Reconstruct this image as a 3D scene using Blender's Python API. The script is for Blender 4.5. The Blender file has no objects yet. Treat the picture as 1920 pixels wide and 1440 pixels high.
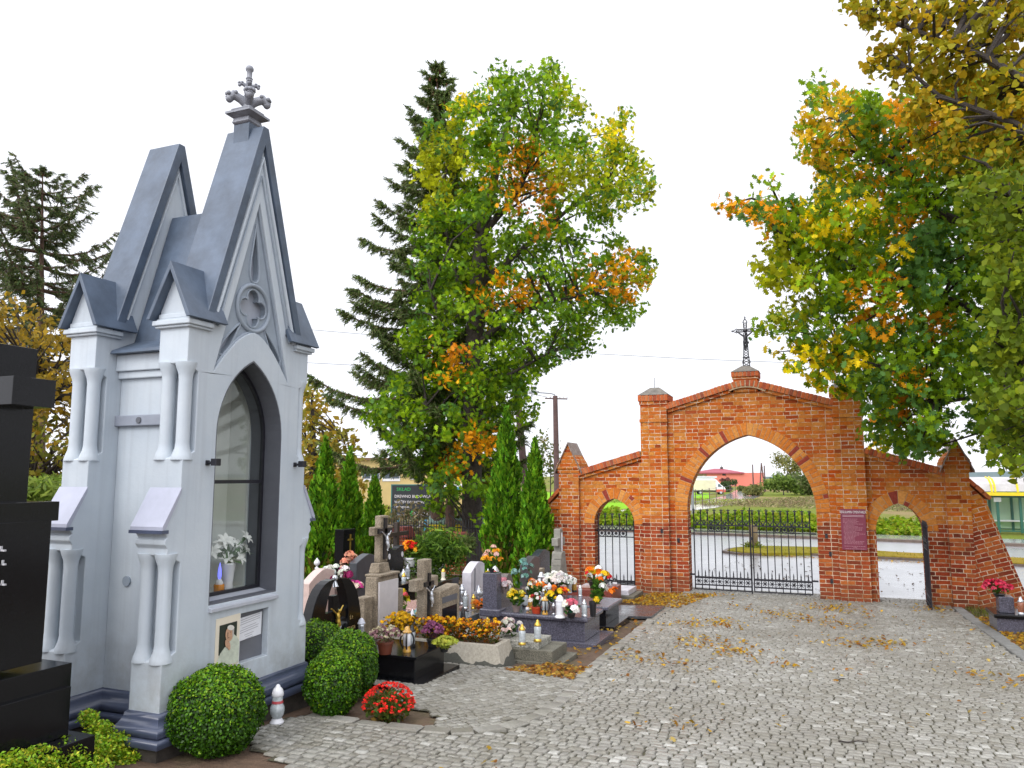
# Cemetery entrance with wayside shrine and brick gate -- all geometry is code
import bpy, bmesh, math, random
import numpy as np
from math import sin, cos, pi, radians, sqrt, atan2, tan, atan
from mathutils import Vector, Matrix
from mathutils.geometry import tessellate_polygon
random.seed(7)
RNG = np.random.default_rng(11)
SC = bpy.context.scene
COL = SC.collection

# ---------------------------------------------------------------- survey
# World axes: +Y runs up the path to the gate, +X to the right along the gate.
TH = radians(21.8); PI_ = atan(172/1440); FPX = 1440.0; CZ = 1.8
_c, _s, _cp, _sp = cos(TH), sin(TH), cos(PI_), sin(PI_)
FW = np.array((-_s*_cp, _c*_cp, _sp)); RT = np.array((_c, _s, 0.0)); UP = np.array((_s*_sp, -_c*_sp, _cp))
def g(y):                      # the ground falls gently to the gate, then is level
    return -.041*y if y < 17 else -.697
def ray(px, py):
    return FW + RT*((px-960)/FPX) + UP*((720-py)/FPX)
def at(px, py, X=None, Y=None, Z=None):
    r = ray(px, py)
    if X is not None: t = X/r[0]
    elif Y is not None: t = Y/r[1]
    elif Z is not None: t = (Z-CZ)/r[2]
    else:
        t = -CZ/(r[2]+.041*r[1])
        if t < 0 or t*r[1] > 17: t = (-.697-CZ)/r[2]
    p = r*t
    return Vector((p[0], p[1], p[2]+CZ))
def atd(px, py, D):
    p = ray(px, py)*D
    return Vector((p[0], p[1], p[2]+CZ))
def gd(px, D):                 # ground point in image column px at distance D
    p = atd(px, 892, D); return Vector((p.x, p.y, g(p.y)))

# ---------------------------------------------------------------- mesh builder
class MB:
    def __init__(s): s.v = []; s.f = []; s.m = []; s.mi = 0
    def add(s, vs, fs):
        b = len(s.v); s.v += [tuple(map(float, p)) for p in vs]
        for f in fs: s.f.append(tuple(i+b for i in f)); s.m.append(s.mi)
        return s
    def box(s, x0, x1, y0, y1, z0, z1, taper=0.0):
        t = taper
        return s.add([(x0,y0,z0),(x1,y0,z0),(x1,y1,z0),(x0,y1,z0),(x0+t,y0+t,z1),(x1-t,y0+t,z1),(x1-t,y1-t,z1),(x0+t,y1-t,z1)],
                     [(0,3,2,1),(4,5,6,7),(0,1,5,4),(1,2,6,5),(2,3,7,6),(3,0,4,7)])
    def cbox(s, c, d, rz=0.0, rx=0.0, ry=0.0):
        M = Matrix.Translation(c) @ Matrix.Rotation(rz,4,'Z') @ Matrix.Rotation(ry,4,'Y') @ Matrix.Rotation(rx,4,'X')
        a,b,e = d[0]/2,d[1]/2,d[2]/2
        vs = [M@Vector(p) for p in [(-a,-b,-e),(a,-b,-e),(a,b,-e),(-a,b,-e),(-a,-b,e),(a,-b,e),(a,b,e),(-a,b,e)]]
        return s.add(vs, [(0,3,2,1),(4,5,6,7),(0,1,5,4),(1,2,6,5),(2,3,7,6),(3,0,4,7)])
    def prism(s, poly, axis, a0, a1, holes=()):
        """extrude a 2-D polygon (u,v): axis 'x' -> (y,z), 'y' -> (x,z), 'z' -> (x,y)"""
        loops = [list(poly)] + [list(h) for h in holes]
        def P(u, v, a): return (a,u,v) if axis == 'x' else ((u,a,v) if axis == 'y' else (u,v,a))
        n = sum(len(l) for l in loops)
        flat = [p for l in loops for p in l]
        vs = [P(u,v,a0) for u,v in flat] + [P(u,v,a1) for u,v in flat]
        if holes: tris = [tuple(t) for t in tessellate_polygon([[Vector((u,v,0)) for u,v in l] for l in loops])]
        else: tris = [tuple(range(len(poly)))]
        fs = [tuple(t) for t in tris] + [tuple(i+n for i in reversed(t)) for t in tris]
        b = 0
        for l in loops:
            k = len(l)
            for i in range(k):
                j = (i+1) % k; fs.append((b+i, b+i+n, b+j+n, b+j))
            b += k
        return s.add(vs, fs)
    def tube(s, pts, rad, n=8, caps=True, square=False):
        pts = [Vector(p) for p in pts]; k = len(pts)
        if not hasattr(rad, '__len__'): rad = [rad]*k
        vs = []; ref = None
        for i, p in enumerate(pts):
            d = (pts[min(i+1,k-1)] - pts[max(i-1,0)])
            if d.length < 1e-9: d = Vector((0,0,1))
            d.normalize()
            if ref is None: ref = d.orthogonal().normalized() if abs(d.z) < .99 else Vector((1,0,0))
            a = (ref - d*ref.dot(d))
            if a.length < 1e-5: a = d.orthogonal()
            a.normalize(); b = d.cross(a); ref = a
            for j in range(n):
                t = 2*pi*(j+.5)/n
                vs.append(p + (a*cos(t) + b*sin(t))*rad[i])
        fs = [(i*n+j, i*n+(j+1)%n, (i+1)*n+(j+1)%n, (i+1)*n+j) for i in range(k-1) for j in range(n)]
        if caps: fs += [tuple(reversed(range(n))), tuple((k-1)*n+j for j in range(n))]
        return s.add(vs, fs)
    def lathe(s, prof, c=(0,0,0), n=16, rot=0.0, sx=1.0, sy=1.0):
        vs = []; k = len(prof)
        for r, z in prof:
            for j in range(n):
                t = 2*pi*j/n + rot; vs.append((c[0]+r*cos(t)*sx, c[1]+r*sin(t)*sy, c[2]+z))
        fs = [(i*n+j, i*n+(j+1)%n, (i+1)*n+(j+1)%n, (i+1)*n+j) for i in range(k-1) for j in range(n)]
        fs += [tuple(reversed(range(n))), tuple((k-1)*n+j for j in range(n))]
        return s.add(vs, fs)
    def ball(s, c, r, n=10, m=7):
        if not hasattr(r, '__len__'): r = (r,r,r)
        vs = [(c[0],c[1],c[2]-r[2])]
        for i in range(1,m):
            a = pi*i/m - pi/2
            for j in range(n):
                t = 2*pi*j/n; vs.append((c[0]+r[0]*cos(a)*cos(t), c[1]+r[1]*cos(a)*sin(t), c[2]+r[2]*sin(a)))
        vs.append((c[0],c[1],c[2]+r[2])); L = len(vs)-1
        fs = [(0,1+(j+1)%n,1+j) for j in range(n)]
        for i in range(m-2):
            for j in range(n): fs.append((1+i*n+j,1+i*n+(j+1)%n,1+(i+1)*n+(j+1)%n,1+(i+1)*n+j))
        fs += [(L,1+(m-2)*n+j,1+(m-2)*n+(j+1)%n) for j in range(n)]
        return s.add(vs, fs)
    def poly(s, pts): return s.add(pts, [tuple(range(len(pts)))])
    def xf(s, M, start=0):
        s.v = s.v[:start] + [tuple(M@Vector(p)) for p in s.v[start:]]; return s

LOC = {}
def link(o, parent=None):
    COL.objects.link(o)
    if parent is not None: o.parent = parent
    return o
def thing(name, label, cat, loc=(0,0,0), rz=0.0, group=None):
    o = bpy.data.objects.new(name, None); o.empty_display_size = .1
    link(o); o.location = loc; o.rotation_euler = (0,0,rz)
    o['label'] = label; o['category'] = cat
    if group: o['group'] = group
    LOC[o] = Vector(loc); return o
def tag(o, label, cat, group=None, kind=None):
    o['label'] = label; o['category'] = cat
    if group: o['group'] = group
    if kind: o['kind'] = kind
    return o
def finish(me, mats, smooth):
    for m in (mats if isinstance(mats, (list,tuple)) else [mats]): me.materials.append(m)
    if smooth:
        me.polygons.foreach_set('use_smooth', np.ones(len(me.polygons), bool))
        if smooth is not True: me.set_sharp_from_angle(angle=radians(smooth))
def boxuv(me):
    """per-face planar UVs in metres"""
    uv = me.uv_layers.new(name='UVMap'); n = len(me.loops)
    co = np.empty(len(me.vertices)*3, np.float32); me.vertices.foreach_get('co', co); co = co.reshape(-1,3)
    li = np.empty(n, np.int32); me.loops.foreach_get('vertex_index', li)
    nn = np.empty(len(me.polygons)*3, np.float32); me.polygons.foreach_get('normal', nn); nn = np.abs(nn.reshape(-1,3))
    lt = np.empty(len(me.polygons), np.int32); me.polygons.foreach_get('loop_total', lt)
    ax = np.repeat(np.argmax(nn*np.array((1,1,.9)), 1), lt); p = co[li]
    u = np.where(ax==0, p[:,1], p[:,0]); v = np.where(ax==2, p[:,1], p[:,2])
    uv.data.foreach_set('uv', np.stack([u,v],1).astype(np.float32).ravel())
def obj(name, mb, mat, parent=None, local=False, smooth=False, bevel=0.0, uv=False, seg=2, origin=None):
    """link a builder as ONE mesh object; world-space builders are moved under their thing"""
    V = np.array(mb.v, np.float64)
    if parent is not None:
        if not local: V = V - np.array(LOC[parent])
        o_loc = None
    else:
        if local: o_loc = origin or (0,0,0)
        else:
            lo, hi = V.min(0), V.max(0); o_loc = np.array(((lo[0]+hi[0])/2, (lo[1]+hi[1])/2, lo[2])); V = V - o_loc
    me = bpy.data.meshes.new(name); me.from_pydata(V.tolist(), [], mb.f); me.validate(); me.update()
    if len(mb.f) < 20000:
        bm_ = bmesh.new(); bm_.from_mesh(me); bmesh.ops.recalc_face_normals(bm_, faces=bm_.faces); bm_.to_mesh(me); bm_.free()
    if uv:
        boxuv(me)
    finish(me, mat, smooth)
    if isinstance(mat, (list,tuple)) and len(me.polygons) == len(mb.m): me.polygons.foreach_set('material_index', mb.m)
    o = bpy.data.objects.new(name, me); link(o, parent)
    if o_loc is not None: o.location = o_loc
    LOC[o] = LOC[parent] if parent is not None else Vector(o_loc)
    if bevel:
        b = o.modifiers.new('Bevel', 'BEVEL'); b.width = bevel; b.segments = seg; b.limit_method = 'ANGLE'; b.angle_limit = radians(35)
        b.harden_normals = False
    return o
def struct(name, mb, mat, **k):
    o = obj(name, mb, mat, **k); o['kind'] = 'structure'; return o
def dup(root, loc, rz=None, label=None, group=None, scale=None):
    r = root.copy(); COL.objects.link(r); r.location = loc
    if rz is not None: r.rotation_euler = (0,0,rz)
    if scale is not None: r.scale = (scale,)*3 if not hasattr(scale,'__len__') else scale
    if label: r['label'] = label
    if group: r['group'] = group
    for ch in list(root.children):
        c = ch.copy(); COL.objects.link(c); c.parent = r
        for gg in list(ch.children):
            d = gg.copy(); COL.objects.link(d); d.parent = c
    return r

def fast(name, V, k, mat, parent=None, colors=None, smooth=False, loc=None):
    """N leaves of k vertices each: V (N,k,3), colours (N,3)"""
    N = V.shape[0]; me = bpy.data.meshes.new(name)
    V = V.reshape(-1,3)
    base = np.array(LOC[parent]) if parent is not None else np.array(loc if loc is not None else (0,0,0))
    V = (V - base).astype(np.float32)
    me.vertices.add(N*k); me.vertices.foreach_set('co', V.ravel())
    me.loops.add(N*k); me.loops.foreach_set('vertex_index', np.arange(N*k, dtype=np.int32))
    me.polygons.add(N); me.polygons.foreach_set('loop_start', np.arange(0,N*k,k, dtype=np.int32))
    try: me.polygons.foreach_set('loop_total', np.full(N,k,np.int32))
    except Exception: pass
    if colors is not None:
        a = me.color_attributes.new('Col','FLOAT_COLOR','POINT')
        c = np.ones((N,k,4),np.float32); c[:,:,:3] = colors[:,None,:]; a.data.foreach_set('color', c.ravel())
    me.update(calc_edges=True)
    finish(me, mat, smooth)
    o = bpy.data.objects.new(name, me); link(o, parent)
    if parent is None: o.location = tuple(base)
    LOC[o] = LOC[parent] if parent is not None else Vector(tuple(base))
    return o
def rotmats(N, tilt=1.0, up=0.0):
    """random orientations; tilt<1 keeps leaf normals nearer to up"""
    z = RNG.normal(size=(N,3)); z[:,2] = np.abs(z[:,2])*1.0 + up; z[:,:2] *= tilt
    z /= np.linalg.norm(z,axis=1,keepdims=True)
    a = RNG.normal(size=(N,3)); x = a - z*np.sum(a*z,1,keepdims=True); x /= np.linalg.norm(x,axis=1,keepdims=True)
    y = np.cross(z,x)
    return np.stack([x,y,z],2)        # columns
def place(tpl, P, R, S):
    """template (k,3) -> (N,k,3)"""
    return P[:,None,:] + np.einsum('nij,kj->nki', R, tpl)*np.asarray(S).reshape(-1,1,1)
OAK = np.array([(0,-.5,0),(.10,-.22,.02),(.34,-.20,.0),(.16,-.02,.03),(.42,.10,-.02),(.15,.16,.03),(.24,.36,0),(0,.5,-.05),(-.24,.36,0),(-.15,.16,.03),(-.42,.10,-.02),(-.16,-.02,.03),(-.34,-.20,0),(-.10,-.22,.02)])
HEART = np.array([(0,-.42,0),(.28,-.5,-.03),(.46,-.2,-.05),(.36,.15,-.03),(0,.55,.04),(-.36,.15,-.03),(-.46,-.2,-.05),(-.28,-.5,-.03)])
LEAF4 = np.array([(0,-.5,0),(.28,0,.06),(0,.5,0),(-.28,0,.06)])
BLADE = np.array([(-.12,-.5,0),(.12,-.5,0),(.07,.5,.03),(-.07,.5,.03)])

# ---------------------------------------------------------------- materials
def nt(name):
    m = bpy.data.materials.new(name); m.use_nodes = True; t = m.node_tree
    return m, t, t.nodes['Principled BSDF']
def N(t, typ, **k):
    n = t.nodes.new(typ)
    for a, b in k.items():
        if a.startswith('i_'): n.inputs[a[2:].replace('_',' ')].default_value = b
        else: setattr(n, a, b)
    return n
def mixc(t, fac, a, b, mode='MIX'):
    n = t.nodes.new('ShaderNodeMix'); n.data_type = 'RGBA'; n.blend_type = mode
    for i, v in ((0,fac),(6,a),(7,b)):
        if isinstance(v, bpy.types.NodeSocket): t.links.new(v, n.inputs[i])
        elif i == 0: n.inputs[0].default_value = v
        else: n.inputs[i].default_value = (*v,1) if len(v) == 3 else v
    return n.outputs[2]
def ramp(t, src, stops):
    n = t.nodes.new('ShaderNodeValToRGB'); e = n.color_ramp.elements
    while len(e) < len(stops): e.new(.5)
    for el, (p, c) in zip(e, stops):
        el.position = p; el.color = (c,c,c,1) if not hasattr(c,'__len__') else (*c,1)
    t.links.new(src, n.inputs[0]); return n.outputs[0]
def noise(t, scale, detail=4, rough=.6, coord='Object', vec=None, dist=0.0):
    if vec is None:
        tc = t.nodes.new('ShaderNodeTexCoord'); vec = tc.outputs[coord]
    n = N(t, 'ShaderNodeTexNoise'); n.inputs['Scale'].default_value = scale; n.inputs['Detail'].default_value = detail
    n.inputs['Roughness'].default_value = rough; n.inputs['Distortion'].default_value = dist
    t.links.new(vec, n.inputs['Vector']); return n.outputs['Fac']
def bumpn(t, src, strength, dist, bsdf, prev=None):
    b = t.nodes.new('ShaderNodeBump'); b.inputs['Strength'].default_value = strength; b.inputs['Distance'].default_value = dist
    t.links.new(src, b.inputs['Height'])
    if prev is not None: t.links.new(prev, b.inputs['Normal'])
    t.links.new(b.outputs['Normal'], bsdf.inputs['Normal']); return b.outputs['Normal']
MAT = {}
def mat(name, col, rough=.6, var=.18, scale=9.0, bump=0.0, bscale=60.0, bdist=.01, metal=0.0, spec=.5, coat=0.0, col2=None, rvar=0.0, emit=0.0, trans=0.0, alpha=1.0, fine=0.0):
    if name in MAT: return MAT[name]
    m, t, b = nt(name)
    f = noise(t, scale, 5, .65)
    lo = tuple(c*(1-var) for c in col); hi = col2 or tuple(min(1,c*(1+var)) for c in col)
    c = mixc(t, ramp(t, f, [(.32,0.),(.68,1.)]), lo, hi)
    if fine:
        f2 = noise(t, bscale, 2, .5); c = mixc(t, fine, c, ramp(t, f2, [(.35,.0),(.65,1.)]), 'OVERLAY')
    t.links.new(c, b.inputs['Base Color'])
    b.inputs['Roughness'].default_value = rough; b.inputs['Metallic'].default_value = metal
    b.inputs['Specular IOR Level'].default_value = spec; b.inputs['Coat Weight'].default_value = coat; b.inputs['Coat Roughness'].default_value = .08
    if rvar:
        r = ramp(t, noise(t, scale*.7, 4, .7), [(.3,max(.02,rough-rvar)),(.7,min(1,rough+rvar))]); t.links.new(r, b.inputs['Roughness'])
    if bump: bumpn(t, noise(t, bscale, 4, .6), bump, bdist, b)
    if trans: b.inputs['Transmission Weight'].default_value = trans
    if emit: b.inputs['Emission Color'].default_value = (*col,1); b.inputs['Emission Strength'].default_value = emit
    MAT[name] = m; return m
def leafmat(name, rough=.55, trans=.5, spec=.22):
    m, t, b = nt(name)
    a = N(t, 'ShaderNodeVertexColor', layer_name='Col')
    gm = t.nodes.new('ShaderNodeNewGeometry')
    h = t.nodes.new('ShaderNodeHueSaturation')
    mp = N(t, 'ShaderNodeMapRange'); mp.inputs[3].default_value = .65; mp.inputs[4].default_value = 1.35
    t.links.new(gm.outputs['Random Per Island'], mp.inputs[0]); t.links.new(mp.outputs[0], h.inputs['Value'])
    t.links.new(a.outputs['Color'], h.inputs['Color'])
    t.links.new(h.outputs['Color'], b.inputs['Base Color']); b.inputs['Roughness'].default_value = rough; b.inputs['Specular IOR Level'].default_value = spec
    tr = t.nodes.new('ShaderNodeBsdfTranslucent'); t.links.new(h.outputs['Color'], tr.inputs['Color'])
    mx = t.nodes.new('ShaderNodeMixShader'); mx.inputs[0].default_value = trans
    t.links.new(b.outputs[0], mx.inputs[1]); t.links.new(tr.outputs[0], mx.inputs[2])
    t.links.new(mx.outputs[0], t.nodes['Material Output'].inputs['Surface']); MAT[name] = m; return m

def brickmat(name, angle=0.0, low=True):
    m, t, b = nt(name)
    uv = t.nodes.new('ShaderNodeUVMap'); mp = t.nodes.new('ShaderNodeMapping'); mp.inputs['Rotation'].default_value = (0,0,angle)
    t.links.new(uv.outputs[0], mp.inputs[0])
    # wobble so that the courses are not ruler straight
    nz = N(t,'ShaderNodeTexNoise'); nz.inputs['Scale'].default_value = 2.2; nz.inputs['Detail'].default_value = 3
    t.links.new(mp.outputs[0], nz.inputs['Vector'])
    sub = N(t,'ShaderNodeVectorMath', operation='SUBTRACT'); sub.inputs[1].default_value = (.5,.5,.5); t.links.new(nz.outputs['Color'], sub.inputs[0])
    scl = N(t,'ShaderNodeVectorMath', operation='SCALE'); scl.inputs['Scale'].default_value = .03; t.links.new(sub.outputs[0], scl.inputs[0])
    ad = N(t,'ShaderNodeVectorMath', operation='ADD'); t.links.new(mp.outputs[0], ad.inputs[0]); t.links.new(scl.outputs[0], ad.inputs[1])
    nz2 = N(t,'ShaderNodeTexNoise'); nz2.inputs['Scale'].default_value = 38; t.links.new(mp.outputs[0], nz2.inputs['Vector'])
    sub2 = N(t,'ShaderNodeVectorMath', operation='SUBTRACT'); sub2.inputs[1].default_value = (.5,.5,.5); t.links.new(nz2.outputs['Color'], sub2.inputs[0])
    scl2 = N(t,'ShaderNodeVectorMath', operation='SCALE'); scl2.inputs['Scale'].default_value = .012; t.links.new(sub2.outputs[0], scl2.inputs[0])
    ad2 = N(t,'ShaderNodeVectorMath', operation='ADD'); t.links.new(ad.outputs[0], ad2.inputs[0]); t.links.new(scl2.outputs[0], ad2.inputs[1])
    def bt(w, off, sq):
        k = t.nodes.new('ShaderNodeTexBrick'); k.offset = off; k.squash = sq; k.squash_frequency = 2; k.offset_frequency = 2
        k.inputs['Color1'].default_value = (0,0,0,1); k.inputs['Color2'].default_value = (1,1,1,1); k.inputs['Mortar'].default_value = (.5,.5,.5,1)
        k.inputs['Scale'].default_value = 1; k.inputs['Mortar Size'].default_value = .0068; k.inputs['Mortar Smooth'].default_value = .25
        k.inputs['Brick Width'].default_value = w; k.inputs['Row Height'].default_value = .082; k.inputs['Bias'].default_value = 0
        t.links.new(ad2.outputs[0], k.inputs['Vector']); return k
    k = bt(.262,.5,.52)
    sx = N(t,'ShaderNodeSeparateXYZ'); gp = t.nodes.new('ShaderNodeNewGeometry'); t.links.new(gp.outputs['Position'], sx.inputs[0])
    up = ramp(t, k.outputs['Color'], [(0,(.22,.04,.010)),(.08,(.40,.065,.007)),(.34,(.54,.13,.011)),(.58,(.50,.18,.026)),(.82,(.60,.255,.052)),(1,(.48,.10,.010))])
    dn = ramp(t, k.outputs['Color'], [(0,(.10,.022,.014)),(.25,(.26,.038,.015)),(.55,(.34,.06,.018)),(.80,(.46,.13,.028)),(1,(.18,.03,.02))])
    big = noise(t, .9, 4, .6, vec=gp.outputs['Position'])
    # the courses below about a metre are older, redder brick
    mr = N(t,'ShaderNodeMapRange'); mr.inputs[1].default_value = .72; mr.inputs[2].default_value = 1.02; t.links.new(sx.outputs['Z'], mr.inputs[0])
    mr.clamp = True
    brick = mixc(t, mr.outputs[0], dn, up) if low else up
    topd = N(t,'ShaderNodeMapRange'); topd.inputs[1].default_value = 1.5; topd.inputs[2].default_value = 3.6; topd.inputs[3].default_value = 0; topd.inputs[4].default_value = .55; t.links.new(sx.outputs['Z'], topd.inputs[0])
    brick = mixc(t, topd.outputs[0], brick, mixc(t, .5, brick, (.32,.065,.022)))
    brick = mixc(t, ramp(t, big, [(.38,0.),(.7,.5)]), brick, (.30,.085,.035))
    fine = noise(t, 26, 4, .7, vec=gp.outputs['Position'])
    brick = mixc(t, .5, brick, ramp(t, fine, [(.25,.22),(.75,.80)]), 'OVERLAY')
    mort = mixc(t, mr.outputs[0], (.37,.245,.14), (.42,.20,.065))
    mort = mixc(t, ramp(t, noise(t, 7, 3, .6, vec=gp.outputs['Position']), [(.4,0.),(.6,1.)]), mort, (.68,.56,.42))
    c = mixc(t, k.outputs['Fac'], brick, mort)
    # damp green-black foot
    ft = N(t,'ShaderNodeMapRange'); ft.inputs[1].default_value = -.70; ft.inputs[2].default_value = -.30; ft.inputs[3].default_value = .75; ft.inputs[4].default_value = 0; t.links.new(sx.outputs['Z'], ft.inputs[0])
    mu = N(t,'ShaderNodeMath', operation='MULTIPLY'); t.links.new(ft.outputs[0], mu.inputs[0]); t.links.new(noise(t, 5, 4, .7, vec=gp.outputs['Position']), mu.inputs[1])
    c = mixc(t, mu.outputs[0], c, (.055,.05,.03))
    t.links.new(c, b.inputs['Base Color']); b.inputs['Roughness'].default_value = .9; b.inputs['Specular IOR Level'].default_value = .08
    inv = N(t,'ShaderNodeMath', operation='SUBTRACT'); inv.inputs[0].default_value = 1; t.links.new(k.outputs['Fac'], inv.inputs[1])
    n1 = bumpn(t, inv.outputs[0], .8, .012, b); bumpn(t, fine, .35, .006, b, n1)
    MAT[name] = m; return m
def islandmat(name, stops, rough=.8, dark=(.02,.02,.02), fine=24, bump=.3, spec=.4, rstops=None, blotch=None):
    """per-stone colours through Random Per Island"""
    m, t, b = nt(name)
    gm = t.nodes.new('ShaderNodeNewGeometry')
    c = ramp(t, gm.outputs['Random Per Island'], stops)
    f = noise(t, fine, 5, .7, vec=gm.outputs['Position'])
    c = mixc(t, .55, c, ramp(t, f, [(.25,.18),(.75,.82)]), 'OVERLAY')
    if blotch:
        bl = noise(t, blotch[0], 4, .6, vec=gm.outputs['Position']); c = mixc(t, ramp(t, bl, [(.42,0.),(.72,blotch[2])]), c, blotch[1])
    t.links.new(c, b.inputs['Base Color']); b.inputs['Roughness'].default_value = rough; b.inputs['Specular IOR Level'].default_value = spec
    if rstops: t.links.new(ramp(t, noise(t, 1.1, 4, .6, vec=gm.outputs['Position']), rstops), b.inputs['Roughness'])
    bumpn(t, f, bump, .006, b); MAT[name] = m; return m

def plaster():
    m, t, b = nt('pale_plaster'); gp = t.nodes.new('ShaderNodeNewGeometry'); P = gp.outputs['Position']; sx = N(t,'ShaderNodeSeparateXYZ'); t.links.new(P, sx.inputs[0])
    c = mixc(t, ramp(t, noise(t, 2.2, 5, .65, vec=P), [(.35,0.),(.65,1.)]), (.45,.505,.56), (.505,.555,.60))
    st = N(t,'ShaderNodeMapping'); st.inputs['Scale'].default_value = (14,14,.55); t.links.new(P, st.inputs[0])      # faint rain streaks
    c = mixc(t, ramp(t, noise(t, 1, 4, .6, vec=st.outputs[0]), [(.50,0.),(.72,.30)]), c, (.33,.36,.40))
    mr = N(t,'ShaderNodeMapRange'); mr.inputs[1].default_value = .10; mr.inputs[2].default_value = .75; mr.inputs[3].default_value = .55; mr.inputs[4].default_value = 0; t.links.new(sx.outputs['Z'], mr.inputs[0])
    mu = N(t,'ShaderNodeMath', operation='MULTIPLY'); t.links.new(mr.outputs[0], mu.inputs[0]); t.links.new(ramp(t, noise(t, 5, 5, .7, vec=P), [(.35,0.),(.65,1.)]), mu.inputs[1])
    c = mixc(t, mu.outputs[0], c, (.26,.25,.23))
    t.links.new(c, b.inputs['Base Color']); b.inputs['Roughness'].default_value = .55; b.inputs['Specular IOR Level'].default_value = .35
    bumpn(t, noise(t, 30, 5, .65, vec=P), .28, .006, b); MAT['pale_plaster'] = m; return m
M_WALL = plaster()
M_TRIM = mat('grey_trim_paint', (.27,.315,.37), .5, .08, 4, bump=.1, bscale=50, bdist=.003)
M_REVEAL = mat('dark_reveal_paint', (.10,.106,.125), .5, .1, 5)
M_ROOF = mat('slate_blue_roof_paint', (.070,.096,.138), .42, .28, 4, bump=.25, bscale=25, bdist=.004, rvar=.12)
M_PLINTH = mat('dark_blue_gloss_paint', (.062,.075,.12), .28, .15, 6)
M_FOOT = mat('damp_stone_footing', (.05,.042,.035), .8, .4, 12, bump=.5)
M_BLACK = mat('polished_black_granite', (.006,.0062,.0075), .16, .4, 90, spec=.28, rvar=.04)
M_GREYGR = mat('blue_grey_granite', (.085,.083,.11), .22, .35, 45, fine=.3)
M_CONC = mat('weathered_concrete', (.22,.175,.12), .9, .25, 5, bump=.5, bscale=70, col2=(.33,.275,.205), fine=.35)
M_TERR = mat('mossy_terrazzo', (.125,.118,.09), .7, .25, 8, bump=.3, bscale=120, fine=.5)
M_MARBLE = mat('pale_veined_marble', (.50,.49,.55), .35, .18, 6, col2=(.62,.60,.64))
M_PINK = mat('pinkish_marble', (.55,.42,.38), .4, .12, 7)
M_WPLQ = mat('white_marble_plaque', (.66,.63,.64), .4, .06, 9)
M_IRON = mat('black_painted_iron', (.012,.012,.018), .4, .2, 20)
M_GOLD = mat('gilt_metal', (.62,.42,.08), .3, .1, 20, metal=.8)
M_BARK = mat('dark_furrowed_bark', (.045,.036,.03), .9, .4, 9, bump=.9, bscale=22, bdist=.04)
M_BARKB = mat('brown_scaly_bark', (.12,.07,.05), .9, .35, 9, bump=.9, bscale=30, bdist=.03)
M_LEAF = leafmat('leaf'); M_NEEDLE = leafmat('needles', .6, .25, .15); M_PETAL = leafmat('petal', .5, .3, .2)
M_BUSHL = leafmat('glossy_leaf', .38, .3, .28)
M_WCER = mat('white_ceramic', (.72,.72,.75), .25, .05, 8)
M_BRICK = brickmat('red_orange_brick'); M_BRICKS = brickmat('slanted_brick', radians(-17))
M_VOUS = islandmat('arch_brick', spec=.1, stops=[(0,(.48,.13,.020)),(.25,(.54,.20,.040)),(.5,(.58,.26,.068)),(.72,(.53,.17,.028)),(.87,(.52,.18,.035)),(.90,(.28,.05,.03)),(1,(.24,.045,.03))])
M_COPE = islandmat('coping_brick', spec=.1, stops=[(0,(.36,.075,.03)),(.3,(.46,.12,.04)),(.55,(.30,.07,.035)),(.8,(.50,.16,.055)),(1,(.20,.055,.035))])
M_MORTAR = mat('lime_mortar', (.40,.28,.17), .95, .25, 14)
M_CAPST = mat('grey_cap_stone', (.17,.155,.135), .8, .25, 9, bump=.3)
# ---------------------------------------------------------------- camera, sky, sun
cam = bpy.data.cameras.new('camera'); camo = bpy.data.objects.new('camera', cam); COL.objects.link(camo)
cam.sensor_width = 36; cam.lens = 27.0; cam.clip_end = 3000; cam.clip_start = .05
camo.location = (0,0,CZ); camo.rotation_euler = (radians(90)+PI_, 0, TH); SC.camera = camo
W = bpy.data.worlds.new('World'); SC.world = W; W.use_nodes = True
wt = W.node_tree; bg = wt.nodes['Background']
SUN_EL, SUN_AZ = radians(42), radians(192)     # azimuth clockwise from +Y
sky = wt.nodes.new('ShaderNodeTexSky'); sky.sky_type = 'NISHITA'; sky.sun_disc = False
sky.sun_elevation = SUN_EL; sky.sun_rotation = SUN_AZ; sky.air_density = 1.0; sky.dust_density = 3.0
# unbroken high cloud: most of the clear sky is replaced by an even bright grey layer with soft mottling
tc = wt.nodes.new('ShaderNodeTexCoord')
cn = noise(wt, 1.6, 5, .6, vec=tc.outputs['Generated'])
cl = ramp(wt, cn, [(.3,(.955,.965,1.0)),(.7,(1.,1.,1.))])
mul = mixc(wt, 1.0, cl, (11.0,11.1,11.6), 'MULTIPLY')
# the cloud glows where the sun stands behind it, behind the camera
vm = N(wt,'ShaderNodeVectorMath', operation='DOT_PRODUCT'); wt.links.new(tc.outputs['Generated'], vm.inputs[0]); vm.inputs[1].default_value = (sin(SUN_AZ)*cos(SUN_EL), cos(SUN_AZ)*cos(SUN_EL), sin(SUN_EL))
mrg = N(wt,'ShaderNodeMapRange'); mrg.inputs[1].default_value = .15; mrg.inputs[2].default_value = 1.0; mrg.inputs[3].default_value = 1.0; mrg.inputs[4].default_value = 2.3; wt.links.new(vm.outputs['Value'], mrg.inputs[0])
vs_ = N(wt,'ShaderNodeVectorMath', operation='SCALE'); wt.links.new(mul, vs_.inputs[0]); wt.links.new(mrg.outputs[0], vs_.inputs['Scale']); mul = vs_.outputs[0]
wt.links.new(mixc(wt, .93, sky.outputs[0], mul), bg.inputs['Color'])
bg.inputs['Strength'].default_value = .115
sl = bpy.data.lights.new('sun','SUN'); sl.energy = 1.35; sl.angle = radians(25); sl.color = (1,.955,.89)
so = bpy.data.objects.new('sun', sl); COL.objects.link(so)
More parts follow.
